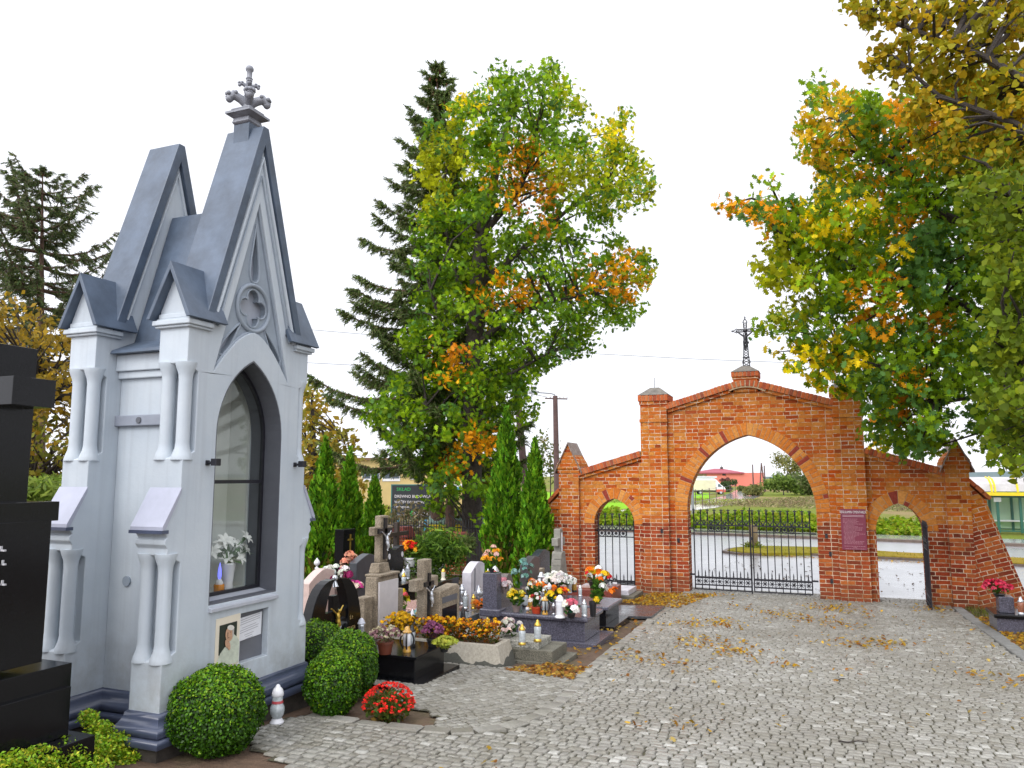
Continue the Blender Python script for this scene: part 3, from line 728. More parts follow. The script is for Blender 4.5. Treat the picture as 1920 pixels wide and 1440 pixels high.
# spotlights on short arms
for y in (4.715, 5.795):
    b = MB(); b.tube([(XF-.005,y-.0,1.90),(XF+.07,y,1.90)], .012, 8); b.box(XF-.002,XF+.01,y-.02,y+.02,1.88,1.92); b.cbox((XF+.085,y,1.905),(.055,.055,.055)); o = obj('spotlight', b, M_IRON, SH, bevel=.004)
# print of an elderly man in white, taped notice -- both lean in the sunk panel, so they are things of their own
PR = thing('framed_print', 'colour print of an elderly man in white leaning in the shrine\'s lower panel', 'picture', (XF-.02,5.02,.275))
def flat(name, pts, x, m, par, th=.0015):
    b = MB(); b.prism(pts,'x',x-th,x); return obj(name, b, m, par)
M_CREAM = mat('cream_paper', (.70,.64,.52), .35, .05, 9); xp = XF+.003
flat('print_border', [(4.875,.272),(5.165,.285),(5.165,.70),(4.875,.692)], xp-.004, mat('white_edge',(.8,.8,.8),.3,.03,9), PR, .006)
flat('print_sheet', [(4.885,.285),(5.155,.297),(5.155,.69),(4.885,.682)], xp, M_CREAM, PR)
flat('picture_ground', [(4.925,.40),(5.12,.405),(5.12,.632),(4.925,.628)], xp+.0025, mat('print_dark_green',(.012,.022,.014),.4,.3,30), PR)
robe = [(4.895,.30),(5.15,.31),(5.15,.47),(5.12,.51),(5.085,.535),(5.055,.525),(5.02,.46),(4.985,.45),(4.94,.41),(4.91,.36)]
flat('white_robe', robe, xp+.005, mat('print_white',(.52,.56,.46),.4,.22,14), PR)
def ell(cy, cz_, a, c, n=14, rot=0): return [(cy+a*cos(t)*cos(rot)-c*sin(t)*sin(rot), cz_+a*cos(t)*sin(rot)+c*sin(t)*cos(rot)) for t in np.linspace(0,2*pi,n,endpoint=False)]
M_PSK = mat('print_skin',(.50,.30,.19),.4,.15,40)
flat('face', ell(5.03,.545,.042,.058,16,.15), xp+.0075, M_PSK, PR)
flat('skullcap', ell(5.042,.594,.040,.020,14,-.25), xp+.010, mat('print_cap',(.66,.64,.58),.4,.1,30), PR)
flat('hair', [(5.06,.575),(5.08,.58),(5.078,.53),(5.066,.515)], xp+.010, mat('print_hair',(.45,.42,.38),.4,.1,30), PR)
b = MB(); b.prism(ell(5.005,.475,.018,.036,12,.35),'x',xp+.0085,xp+.0105); b.prism(ell(5.028,.455,.015,.034,12,.2),'x',xp+.0085,xp+.0115); obj('clasped_hands', b, M_PSK, PR)
for nm_, a, c, w, h in (('eye',5.012,.557,.010,.003),('eye',5.042,.560,.010,.003),('mouth',5.018,.520,.018,.003),('nose',5.012,.540,.004,.012)):
    b = MB(); b.prism([(a-w/2,c-h),(a+w/2,c-h),(a+w/2,c+h),(a-w/2,c+h)],'x',xp+.0085,xp+.0100); obj(nm_, b, mat('print_shadow',(.14,.07,.045),.5,.1,30), PR)
NO = thing('paper_notice', 'white printed paper notice taped in the sunk panel beside the print', 'notice', (XF-.05,5.33,.45))
def tilt(y, z): return (y, z + (y-5.17)*.10)
b = MB()
P = [tilt(5.18,.445),tilt(5.48,.43),tilt(5.485,.615),tilt(5.185,.63)]
b.prism(P,'x',XF-.052,XF-.050); obj('sheet', b, mat('white_paper',(.72,.73,.77),.5,.04,20), NO)
b = MB()
for k, (a, c) in enumerate(((.06,.95),(.04,.95),(.05,.96),(.2,.8),(.08,.92),(.1,.9),(.3,.7),(.35,.65),(.32,.68))):
    z = .605-.018*k-(.012 if k > 2 else 0)-(.01 if k > 5 else 0); y0, y1 = 5.19+.28*a, 5.19+.28*c
    b.prism([tilt(y0,z),tilt(y1,z),tilt(y1,z+.004),tilt(y0,z+.004)],'x',XF-.0495,XF-.0488)
obj('printed_lines', b, mat('faded_print_ink',(.32,.32,.36),.6,.1,20), NO)
# vase of white lilies and a small lamp behind the glass
VA = thing('lily_vase', 'white vase of white lilies standing behind the shrine glass', 'vase', (-4.745,5.33,.83))
b = MB(); b.lathe([(.045,0),(.05,.01),(.04,.05),(.05,.14),(.062,.22),(.055,.23),(.05,.22)], (-4.745,5.33,.83), 16); obj('vase', b, M_WCER, VA, smooth=40)
b = MB(); rg = random.Random(3); fl = []
for k in range(9):
    a = rg.uniform(0,2*pi); r = rg.uniform(.05,.22); top = Vector((-4.745+r*cos(a)*.30, 5.36+r*sin(a)*1.05, 1.14+rg.uniform(-.05,.14))); fl.append(top)
    b.tube([(-4.745,5.33,1.03), (Vector((-4.745,5.33,1.15))+top)/2, top], .005, 5)
    for q in range(3):
        c = Vector((-4.745,5.33,1.06)).lerp(top, rg.uniform(.2,.8)); d = Vector((rg.uniform(-1,1),rg.uniform(-1,1),rg.uniform(-.2,.6))).normalized()
        n_ = d.cross(Vector((0,0,1))).normalized()*.022; b.poly([c, c+d*.07+n_, c+d*.15, c+d*.07-n_])
obj('stems', b, mat('lily_leaf',(.05,.13,.03),.5,.3,12), VA)
b = MB()
for top in fl:
    ax = (top-Vector((-4.80,5.33,1.0))).normalized(); ax = (ax+Vector((.8,-.25,0))).normalized(); o = ax.orthogonal().normalized(); o2 = ax.cross(o); a0 = rg.uniform(0,6)
    for q in range(6):
        t = a0+q*pi/3; d = (o*cos(t)+o2*sin(t)); e = d.cross(ax)*.017
        p1 = top+ax*.02+d*.02; p2 = top+ax*.03+d*.05; p3 = top+ax*.02+d*.078
        b.add([top-e*.3, top+e*.3, p1+e, p2+e*.9, p3, p2-e*.9, p1-e],[(0,1,2,6),(6,2,3,5),(5,3,4)])
obj('lily_blooms', b, mat('white_lily',(.80,.80,.78),.5,.05,20), VA, smooth=True)
LA = thing('memorial_lamp', 'small amber memorial lamp with a blue-glowing flame on the shrine shelf', 'lamp', (-4.71,5.19,.83))
b = MB(); b.lathe([(.035,0),(.042,.01),(.044,.06),(.040,.07)], (-4.71,5.19,.83), 14); obj('cup', b, mat('amber_plastic',(.62,.22,.02),.25,.1,20), LA, smooth=40)
b = MB(); b.lathe([(.03,.07),(.032,.085),(.022,.105),(.008,.115)], (-4.71,5.19,.83), 12); obj('lamp_collar', b, M_WCER, LA, smooth=40)
b = MB(); b.lathe([(.010,.112),(.017,.14),(.014,.19),(.006,.23),(.001,.25)], (-4.71,5.19,.83), 10); obj('flame', b, mat('blue_flame',(.20,.22,1.0),.3,.05,20,emit=1.2), LA, smooth=True)
# ---------------------------------------------------------------- brick gate
GX = -1.44; YP, YW, YW2, YP2 = 17.10, 17.21, 17.62, 17.72; ZB = -.80
GT = thing('brick_gate', 'red brick cemetery gateway with pointed main arch, two side arches and iron crucifix', 'gate', (GX, 17.4, -.70))
def wall(name, outl):
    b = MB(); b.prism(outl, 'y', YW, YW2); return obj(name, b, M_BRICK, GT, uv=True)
def with_arch(x0, x1, zl, ztop_pts, c, half, zs, za, n=16):
    a = pointed(c, half, zl, zs, za, n)
    return [(x0,zl)] + a + [(x1,zl)] + ztop_pts
wall('central_wall', with_arch(-3.16, .29, ZB, [(.29,3.19),(GX+.3,3.60),(GX-.3,3.60),(-3.16,3.23)], GX, 1.31, 1.05, 2.67))
wall('side_wall', with_arch(-5.22, -3.70, ZB, [(-3.70,2.15),(-5.22,1.72)], -4.395, .46, .72, 1.285))
wall('side_wall', with_arch(.80, 2.26, ZB, [(2.26,1.72),(.80,2.18)], 1.395, .425, .72, 1.25))
def pier(x0, x1, zt, bands=()):
    b = MB(); b.box(x0, x1, YP, YP2, ZB, zt)
    for z, e, h in bands: b.box(x0-e, x1+e, YP-e, YP2+e, z, z+h)
    return obj('pier', b, M_BRICK, GT, uv=True, bevel=.006)
rg = random.Random(21)
def brick_course(name, p0, p1, h, y0, y1, m, w=.078, par=None, jit=.004):
    """a row of separate upright bricks along the slope p0->p1 (x,z)"""
    a, c = Vector((p0[0],0,p0[1])), Vector((p1[0],0,p1[1])); d = c-a; L = d.length; d.normalize(); up = Vector((-d.z,0,d.x)); up = up if up.z > 0 else -up
    b = MB(); n = max(1,int(L/w)); 
    for i in range(n):
        s0, s1 = L*i/n+.005, L*(i+1)/n-.005; q = rg.uniform(-jit,jit); hh = h+rg.uniform(-jit,jit); o = [a+d*s0, a+d*s1, a+d*s1+up*hh, a+d*s0+up*hh]
        b.add([(p.x,y0+q,p.z) for p in o]+[(p.x,y1+q,p.z) for p in o], [(0,1,2,3),(7,6,5,4),(0,4,5,1),(1,5,6,2),(2,6,7,3),(3,7,4,0)])
    o = obj(name, b, m, par or GT, bevel=.006)
    return o
def backing(pts, y0, y1, name='mortar_bed'):
    b = MB(); b.prism(pts,'y',y0,y1); return obj(name, b, M_MORTAR, GT)
def coping(p0, p1, h=.135, dep=(17.10,17.73)):
    o = brick_course('coping', p0, p1, h, dep[0], dep[1], M_COPE)
    a, c = Vector(p0), Vector(p1); d = (c-a).normalized(); u = Vector((-d.y,d.x)); u = u if u.y > 0 else -u
    P = [a, c, c+u*(h-.012), a+u*(h-.012)]; backing([(p.x,p.y) for p in P], dep[0]+.012, dep[1]-.012)
    Q = [a-u*.003, c-u*.003, c-u*.07, a-u*.07]; b = MB(); b.prism([(p.x,p.y) for p in Q],'y',dep[0]+.05,dep[1]-.05); obj('coping_band', b, M_BRICK, GT, uv=True)
coping((-3.135,3.265),(GX-.33,3.66)); coping((.28,3.235),(GX+.33,3.66))
# crown of the gable: bricks fanned over the apex
b = MB()
for i in range(9):
    t = radians(-24+6*i+.9), radians(-24+6*i+5.1); r0, r1 = .83, .965; cz0 = 3.655-.765
    o = [(GX+r*sin(q), cz0+r*cos(q)) for q, r in ((t[0],r0),(t[1],r0),(t[1],r1),(t[0],r1))]; b.prism(o,'y',17.10,17.73)
obj('coping', b, M_COPE, GT, bevel=.005)
backing([(GX+r*sin(radians(q)), 2.89+r*cos(radians(q))) for r, qs in ((.80,range(-24,31,6)),(.955,range(30,-25,-6))) for q in qs], 17.112, 17.718)
coping((-5.20,1.795),(-3.735,2.225)); coping((2.25,1.79),(.825,2.25))
# piers
for (x0, x1, e) in ((-3.73,-3.14,0),(.265,.83,0)):
    pier(x0, x1, 3.46, [(2.985,.018,.075),(3.38,.018,.085)])
    brick_course('pier_cap_course', (x0-.045,3.462),(x1+.045,3.462), .135, YP-.045, YP2+.045, M_COPE)
    backing([(x0-.035,3.465),(x1+.035,3.465),(x1+.035,3.585),(x0-.035,3.585)], YP-.035, YP2+.035)
    b = MB(); xm, ym = (x0+x1)/2, (YP+YP2)/2
    b.add([(x0-.05,YP-.05,3.60),(x1+.05,YP-.05,3.60),(x1+.05,YP2+.05,3.60),(x0-.05,YP2+.05,3.60),(xm-.10,ym-.10,3.79),(xm+.10,ym-.10,3.79),(xm+.10,ym+.10,3.79),(xm-.10,ym+.10,3.79)],
          [(0,3,2,1),(4,5,6,7),(0,1,5,4),(1,2,6,5),(2,3,7,6),(3,0,4,7)]); obj('cap_stone', b, M_CAPST, GT, bevel=.008)
    b = MB(); b.tube([(xm-.02,ym,3.78),(xm-.02,ym,4.03)], .006, 6); obj('spike', b, M_IRON, GT)
b = MB(); b.box(GX-.25, GX+.25, 17.17, 17.66, 3.60, 3.90); b.box(GX-.27, GX+.27, 17.15, 17.68, 3.875, 3.925); obj('cross_pedestal', b, M_BRICK, GT, uv=True, bevel=.005)
brick_course('pedestal_cap_course', (GX-.29,3.93),(GX+.29,3.93), .105, 17.125, 17.705, M_COPE); backing([(GX-.28,3.933),(GX+.28,3.933),(GX+.28,4.025),(GX-.28,4.025)], 17.135, 17.695)
b = MB(); b.add([(GX-.30,17.115,4.037),(GX+.30,17.115,4.037),(GX+.30,17.715,4.037),(GX-.30,17.715,4.037),(GX-.085,17.33,4.185),(GX+.085,17.33,4.185),(GX+.085,17.5,4.185),(GX-.085,17.5,4.185)],
      [(0,3,2,1),(4,5,6,7),(0,1,5,4),(1,2,6,5),(2,3,7,6),(3,0,4,7)]); obj('cap_stone', b, M_CAPST, GT, bevel=.008)
for (x0, x1, zt, za, tile) in ((-5.67,-5.19,1.96,2.56,0),(2.235,2.645,1.98,2.53,1)):
    pier(x0, x1, zt, [(zt-.10,.02,.10)]); xm = (x0+x1)/2; e = .05
    b = MB(); b.box(x0-.045, x1+.045, YP-.045, YP2+.045, zt, zt+.085); b.prism([(x0-.03,zt+.085),(x1+.03,zt+.085),(x1+.03,zt+.12),(xm,za-.06),(x0-.03,zt+.12)],'y',YP-.03,YP2+.03); obj('gabled_cap', b, M_BRICK, GT, uv=True, bevel=.004)
    M_TILE = mat('weathered_roof_tile',(.24,.13,.095),.7,.4,14,bump=.4,col2=(.30,.27,.24))
    hw = (x1-x0)/2+.09; sl = (za-zt-.06)/((x1-x0)/2+.03)
    b = MB(); o = [(xm-hw,za-.03-sl*hw+.02),(xm,za+.015),(xm+hw,za-.03-sl*hw+.02)]; q = [(xm+hw,za-.075-sl*hw+.02),(xm,za-.035),(xm-hw,za-.075-sl*hw+.02)]
    b.prism(o+q,'y',YP-.075,YP2+.075); obj('cap_roof', b, M_TILE, GT, bevel=.004)
# raking buttresses at both ends
b = MB(); b.prism([(2.645,ZB),(3.62,ZB),(3.40,-.25),(2.90,1.33),(2.645,1.62)],'y',17.17,17.62); obj('raking_buttress', b, M_BRICKS, GT, uv=True, bevel=.006)
brick_course('coping', (2.60,1.70),(2.955,1.335), .075, 17.12, 17.68, M_COPE, w=.16); b = MB(); b.box(2.645,2.915,17.14,17.65,1.24,1.335); obj('coping_band', b, M_BRICK, GT, uv=True)
b = MB(); b.prism([(-5.67,ZB),(-6.55,ZB),(-6.30,-.2),(-5.93,1.13),(-5.67,1.36)],'y',17.17,17.62); obj('raking_buttress', b, M_BRICK, GT, uv=True, bevel=.006)
brick_course('coping', (-5.64,1.46),(-5.975,1.12), .075, 17.12, 17.68, M_COPE, w=.16); b = MB(); b.box(-5.935,-5.67,17.14,17.65,1.03,1.125); obj('coping_band', b, M_BRICK, GT, uv=True)
# voussoirs
def voussoirs(c, half, zs, za, th, w=.082, zlow=None, two=.5, legs=0):
    H = za-zs; k = (H*H-half*half)/(2*half); R = half+k; T = atan2(H, k); b = MB(); n = int(R*T/w)
    y0 = YW-.012
    def blk(P):
        q = rg.uniform(-.004,.004); b.prism(P,'y',y0+q,YW+.14)
    for s in (-1,1):
        for i in range(n):
            t0, t1 = T*i/n, T*(i+1)/n; g0 = .0045/R; t0 += g0; t1 -= g0
            def pt(r, t): return (c+s*(-k+r*cos(t)), zs+r*sin(t))
            ro = R+th*rg.uniform(.97,1.02)
            if i == n-1:   # meet at the crown
                blk([pt(R+.004,t0),(c+s*.004,zs+sqrt(max(0,R*R-k*k))+.004),(c+s*.004,zs+sqrt((ro)**2-k*k)),pt(ro,t0)])
            elif rg.random() < two:
                m = R+th*(.34 if rg.random()<.5 else .64); blk([pt(R+.002,t0),pt(R+.002,t1),pt(m-.005,t1),pt(m-.005,t0)]); blk([pt(m+.005,t0),pt(m+.005,t1),pt(ro,t1),pt(ro,t0)])
            else: blk([pt(R+.002,t0),pt(R+.002,t1),pt(ro,t1),pt(ro,t0)])
    o = obj('arch_ring', b, M_VOUS, GT, bevel=.005)
    ip = pointed(c, half, zs, zs, za, 16)[1:-1]; op = []
    for u, z in ip:
        s = -1 if u < c else 1
        cx = c - s*k; d = Vector((u-cx, z-zs)).normalized()*(th-.012); op.append((u+d.x, z+d.y))
    op[len(op)//2] = (c, zs+sqrt((R+th-.012)**2-k*k))
    backing(ip+list(reversed(op)), YW-.005, YW+.05)
voussoirs(GX, 1.31, 1.05, 2.67, .27, two=.35); voussoirs(-4.395, .46, .72, 1.285, .25, two=.45); voussoirs(1.395, .425, .72, 1.25, .26, two=.6)
# hinge sockets and dark putlog holes
for x, z in ((-2.96,.40),(.04,.58),(.10,.22),(-3.30,.60),(.10,-.32)): b = MB(); b.cbox((x,YW-.008 if x != -3.30 else YP-.008,z),(.05,.05,.09)); obj('iron_socket', b, M_IRON, GT)

# ---------------------------------------------------------------- wrought-iron leaves
def leaf_mesh(w, nb, zb, top, rails, circ, lock=0):
    """leaf in its own plane: x along, z up. rails = (bottom, 2nd, thick, lower band, upper band)"""
    b = MB(); r = .011; z0, z1, z2, z3, z4 = rails; sp = w/(nb-1)
    for i in range(nb):
        x = i*sp; b.tube([(x,0,z0),(x,0,top-.10)], r if 0 < i < nb-1 else .014, 6)
        zt = top-.10; b.tube([(x,0,zt-.04),(x,0,zt),(x,0,top)], [.012,.024,.002], 6); b.cbox((x,0,top-.045),(.07,.016,.022)); b.ball((x-.028,0,top-.045), .011, 6, 4); b.ball((x+.028,0,top-.045), .011, 6, 4)
    for z, t in ((z0,.013),(z1,.015),(z2,.022),(z3,.011),(z4,.014)): b.cbox((w/2,0,z),(w,.014,2*t))
    for i in range(nb-1):
        x = (i+.5)*sp
        b.tube([(x,0,z2),(x,0,z2+.10),(x,0,z2+.16)], [.010,.014,.003], 5); b.cbox((x,0,z2+.035),(.045,.008,.012))
        zm = (z1+z2)/2; h = (z2-z1)*.36     # quatrefoil crosses
        for a in (pi/4, 3*pi/4): b.cbox((x,0,zm),(h*2.1,.008,.016),ry=a)
        for a in (0,pi/2): b.cbox((x,0,zm),((z2-z1)*.95,.008,.013),ry=a)
        for s in (-1,1):   # scroll pairs between the spears
            pts = [(x+s*sp*.5*cos(t)*.92, 0, z4+.19+.10*sin(t)*1.6) for t in np.linspace(-1.35,-.1,7)]; b.tube([(x,0,z4+.03)]+pts+[(x+s*sp*.48,0,z4+.24)], .008, 5)
            b.tube([(x+s*sp*.16*cos(t)+s*0.0, 0, z4+.075+sp*.2*sin(t)) for t in np.linspace(-1.2,3.2,9)], .008, 5)
        b.ball((x,0,z4+.03),.026,6,5)
        if i in circ:
            zc = (z3+z4)/2; rr = (z4-z3)/2-.006; b.tube([(x+rr*cos(t),0,zc+rr*sin(t)) for t in np.linspace(0,2*pi,17)], .010, 5)
            for a in (0,pi/4,pi/2,3*pi/4): b.cbox((x,0,zc),(rr*1.2,.009,.016),ry=a)
    return b
RL = (-.635,-.54,-.385,.60,.735)
def leaf(name, x, y, w, nb, top, rails, circ, rz, label, hz, hx):
    b = leaf_mesh(w, nb, 0, top, rails, circ); M = Matrix.Translation((x,y,0)) @ Matrix.Rotation(rz,4,'Z'); b.xf(M)
    o = obj(name, b, M_IRON, GT); o['label'] = label
    for z in hz:
        if hx: h = MB(); h.cbox((hx/2,0,z),(abs(hx),.03,.035)); h.xf(M); obj('hinge_pin', h, M_IRON, o)
    return o
leaf('gate_leaf', -2.645, 17.36, 1.175, 9, 1.10, RL, (2,3,4), 0, 'left leaf of the main iron gate, closed', (.66,-.33), -.12)
l2 = leaf('gate_leaf', -.27, 17.36, 1.145, 9, 1.10, RL, (2,3,4), pi, 'right leaf of the main iron gate, closed', (.60,-.36), -.12)
b = MB(); b.tube([(-1.462,17.36,-.70),(-1.462,17.36,1.12)], .014, 6); b.cbox((-1.45,17.34,.47),(.06,.05,.07)); obj('lock_bar', b, M_IRON, l2)
RW = (-.66,-.60,-.56,.42,.575)
leaf('wicket_leaf', -4.815, 17.38, .83, 6, .975, RW, (0,1,2,3), 0, 'closed iron leaf of the left side arch', (.55,-.5), -.06)
leaf('wicket_leaf', 1.80, 17.16, .80, 6, .95, (-.69,-.60,-.45,.42,.56), (0,1,2,3), radians(-90-1.5), 'right side-arch leaf, swung open', (.30,-.58), .0)
for z in (.32,-.60): b = MB(); b.cbox((1.815,17.22,z),(.05,.12,.03)); obj('hinge_pin', b, M_IRON, GT)

# ---------------------------------------------------------------- openwork iron crucifix over the arch
b = MB(); cx, cy, zb, zt, za = GX+.02, 17.415, 4.18, 5.30, 4.985
b.cbox((cx,cy,zb+.01),(.15,.06,.025))
def rail(pts, r=.011): b.tube([(cx+u,cy,v) for u,v in pts], r, 6)
for s in (-1,1):
    rail([(s*.070,zb),(s*.06,zb+.18),(s*.048,zb+.20),(s*.052,zb+.22),(s*.040,zb+.50),(s*.032,za-.05)],.012); rail([(s*.032,za+.05),(s*.034,zt-.15),(s*.045,zt-.13),(s*.035,zt-.11),(0,zt-.05)])
    for q in (-1,1): rail([(s*.05,za+q*.032),(s*.17,za+q*.034),(s*.185,za+q*.048),(s*.20,za+q*.034),(s*.27,za)])
    b.ball((cx+s*.275,cy,za),.018,6,5); b.cbox((cx+s*.282,cy,za),(.012,.012,.05)); rail([(s*.27,za),(s*.30,za)],.008)
    for k in range(4): rail([(s*(.06+.035*k),za-.03),(s*(.095+.035*k),za+.03)],.006); rail([(s*(.06+.035*k),za+.03),(s*(.095+.035*k),za-.03)],.006)
    b.tube([(cx+s*.075,cy,zb+.10+.03*sin(t)) if 0 else (cx+s*(.068+.022*cos(t)),cy,zb+.10+.03*sin(t)) for t in np.linspace(0,2*pi,9)], .006, 5)
for k in range(3):
    z = zb+.02+.06*k; rail([(-.06,z),(.06,z+.06)],.008); rail([(.06,z),(-.06,z+.06)],.008)
rail([(-.068,zb+.19),(.068,zb+.19)],.012); b.cbox((cx,cy,zb+.205),(.15,.03,.018))
for k in range(5):
    z = zb+.22+.055*k; rail([(-.045,z),(.045,z+.055)],.007); rail([(.045,z),(-.045,z+.055)],.007)
for k in range(3):
    z = za+.05+.045*k; rail([(-.03,z),(.03,z+.045)],.006); rail([(.03,z),(-.03,z+.045)],.006)
b.ball((cx,cy,za),(.06,.03,.05),10,7); b.cbox((cx,cy,zt-.03),(.045,.012,.012)); rail([(0,zt-.06),(0,zt)],.010)
CR = obj('iron_crucifix', b, M_IRON, GT)
def corpus(name, c, s, m, parent, fx=0.0, local=False):
    """small crucified figure of height s: tapered torso, arms raised in a Y, crossed legs, bowed head"""
    b = MB(); V = lambda u, d, z: (c[0]+u*s, c[1]+d*s, c[2]+z*s)
    b.tube([V(0,-.02,.62),V(0,-.03,.52),V(0,-.05,.42),V(0,-.03,.36)], [.075*s,.095*s,.07*s,.085*s], 8)
    b.tube([V(-.005,-.04,.40),V(0,-.05,.31)], [.095*s,.10*s], 8)
    b.ball(V(.03,-.07,.70), (.05*s,.055*s,.065*s), 8, 6); b.tube([V(0,-.02,.62),V(.02,-.05,.67)], [.035*s,.03*s], 6)
    for q in (-1,1):
        b.tube([V(q*.07,-.02,.60),V(q*.20,-.02,.70),V(q*.34,0,.82),V(q*.38,0,.84)], [.04*s,.032*s,.025*s,.03*s], 7)
        b.tube([V(q*.045,-.05,.36),V(q*.05,-.11,.19),V(q*.012,-.04,.04),V(q*.01,-.09,0)], [.06*s,.042*s,.03*s,.02*s], 7)
    b.tube([V(.06,-.05,.36),V(.13,-.05,.33),V(.12,-.04,.26)], [.03*s,.03*s,.012*s], 6)
    if fx: b.xf(Matrix.Translation(c) @ Matrix.Rotation(fx,4,'Z') @ Matrix.Translation([-q for q in c]))
    return obj(name, b, m, parent, smooth=60, local=local)
corpus('corpus', (cx, cy-.03, zb+.36), .52, M_IRON, CR)
# ---------------------------------------------------------------- rules board on the right pier
SG = thing('rules_sign', 'maroon cemetery rules board with pale lettering on the brick pier beside the right side arch', 'sign', (.553, 17.06, .33))
M_MAR = mat('maroon_board', (.20,.025,.055), .4, .12, 4)
b = MB(); b.box(.325, .785, YP-.03, YP-.012, .325, 1.135); obj('board', b, M_MAR, SG, bevel=.003)
def text(name, s, size, loc, m, parent, rx=pi/2, rz=0.0, align='CENTER', ext=.001, sx=1.0):
    cu = bpy.data.curves.new(name,'FONT'); cu.body = s; cu.size = size; cu.align_x = align; cu.extrude = ext; cu.resolution_u = 2
    o = bpy.data.objects.new(name, cu); COL.objects.link(o); dg = bpy.context.evaluated_depsgraph_get(); dg.update()
    me = bpy.data.meshes.new_from_object(o.evaluated_get(dg)); bpy.data.objects.remove(o); me.materials.clear(); me.materials.append(m); me.name = name
    o = bpy.data.objects.new(name, me); COL.objects.link(o); o.parent = parent
    o.location = Vector(loc)-LOC[parent]; o.rotation_euler = (rx,0,rz); o.scale = (sx,1,1); return o
M_LET = mat('pale_lettering', (.78,.74,.74), .5, .05, 20); M_LET2 = mat('fine_lettering', (.42,.20,.24), .5, .1, 20)
text('heading_lettering', 'REGULAMIN CMENTARZA', .072, (.555, YP-.033, 1.05), M_LET, SG, sx=.58)
b = MB(); rg2 = random.Random(4); z = 1.03
rows = [(.06,.94),(.08,.92),None]+[(.06,.6+.34*rg2.random()) for _ in range(4)]+[(.14,.9)]+[(.08,.5+.44*rg2.random()) for _ in range(7)]+[(.1,.96),(.12,.7)]+[(.08,.45+.5*rg2.random()) for _ in range(7)]+[None,(.08,.96),(.45,.62),(.12,.94)]
for r in rows:
    z -= .0245
    if r:
        x0, x1 = .335+.44*r[0], .335+.44*r[1]; x = x0
        while x < x1:
            l = rg2.uniform(.012,.045); b.box(x, min(x+l,x1), YP-.0322, YP-.0305, z, z+.009); x += l+.008
obj('small_print', b, M_LET2, SG)
b = MB()
for z in (1.005,.981): b.box(.36, .75, YP-.0328, YP-.0312, z, z+.007)
obj('subheading_print', b, mat('subheading_ink',(.60,.42,.46),.5,.1,20), SG)
# ---------------------------------------------------------------- plants in small: blooms and foliage
def vcol(c, n, v=.18):
    a = np.array(c)[None,:]*(1+RNG.uniform(-v,v,(n,1)))*(1+RNG.uniform(-v*.4,v*.4,(n,3))); return np.clip(a,0,1)
def blooms(name, parent, C, r, col, petals=14, flat=.5, var=.15):
    """each bloom is a rosette of petals on its own centre"""
    C = np.array([tuple(c) for c in C]); n = len(C); P = np.repeat(C, petals, 0); N_ = len(P)
    d = RNG.normal(size=(N_,3)); d[:,2] = np.abs(d[:,2])*(1+flat)+.1; d /= np.linalg.norm(d,axis=1,keepdims=True)
    rr = np.repeat(np.asarray(r)*np.ones(n), petals)
    a = RNG.normal(size=(N_,3)); x = np.cross(d,a); x /= np.linalg.norm(x,axis=1,keepdims=True); y = np.cross(d,x)
    R = np.stack([x,y,d],2)
    V = place(LEAF4*np.array((1.5,1.0,2.0)), P+d*rr[:,None]*.7, R, rr*1.05)
    cc = np.repeat(vcol(col, n, var), petals, 0)*(1+RNG.uniform(-.12,.12,(N_,1)))
    return fast(name, V, 4, M_PETAL, parent, np.clip(cc,0,1))
def foliage(name, parent, c, R, n, size, cols, tpl=LEAF4, shell=.5, m=None, up=0.0, squash=None):
    """leaf volume in an ellipsoid"""
    d = RNG.normal(size=(n,3)); d /= np.linalg.norm(d,axis=1,keepdims=True)
    rad = (shell+(1-shell)*RNG.random((n,1)))
    P = np.array(tuple(c))[None,:] + d*rad*np.array(R)[None,:]
    rot = rotmats(n, 1, up); 
    if shell > .8:     # clipped shrub: leaves lie on the surface
        z = d+RNG.normal(size=(n,3))*.45; z /= np.linalg.norm(z,axis=1,keepdims=True); a = RNG.normal(size=(n,3)); x = np.cross(z,a); x /= np.linalg.norm(x,axis=1,keepdims=True); rot = np.stack([x,np.cross(z,x),z],2)
    V = place(tpl, P, rot, size*RNG.uniform(.7,1.3,n))
    ci = RNG.integers(0,len(cols),n); cc = np.clip(np.array(cols)[ci]*(1+RNG.uniform(-.25,.25,(n,1))),0,1)
    return fast(name, V, len(tpl), m or M_LEAF, parent, cc)
G1, G2, G3 = (.05,.12,.02), (.08,.17,.025), (.03,.08,.02)
M_TERRA = mat('terracotta', (.42,.11,.04), .6, .15, 12); M_BLKP = mat('black_plastic', (.015,.015,.017), .35, .2, 20); M_GREYP = mat('taupe_stoneware', (.22,.17,.16), .5, .2, 14)
M_DKWD = mat('dark_wood', (.035,.024,.018), .6, .3, 20)
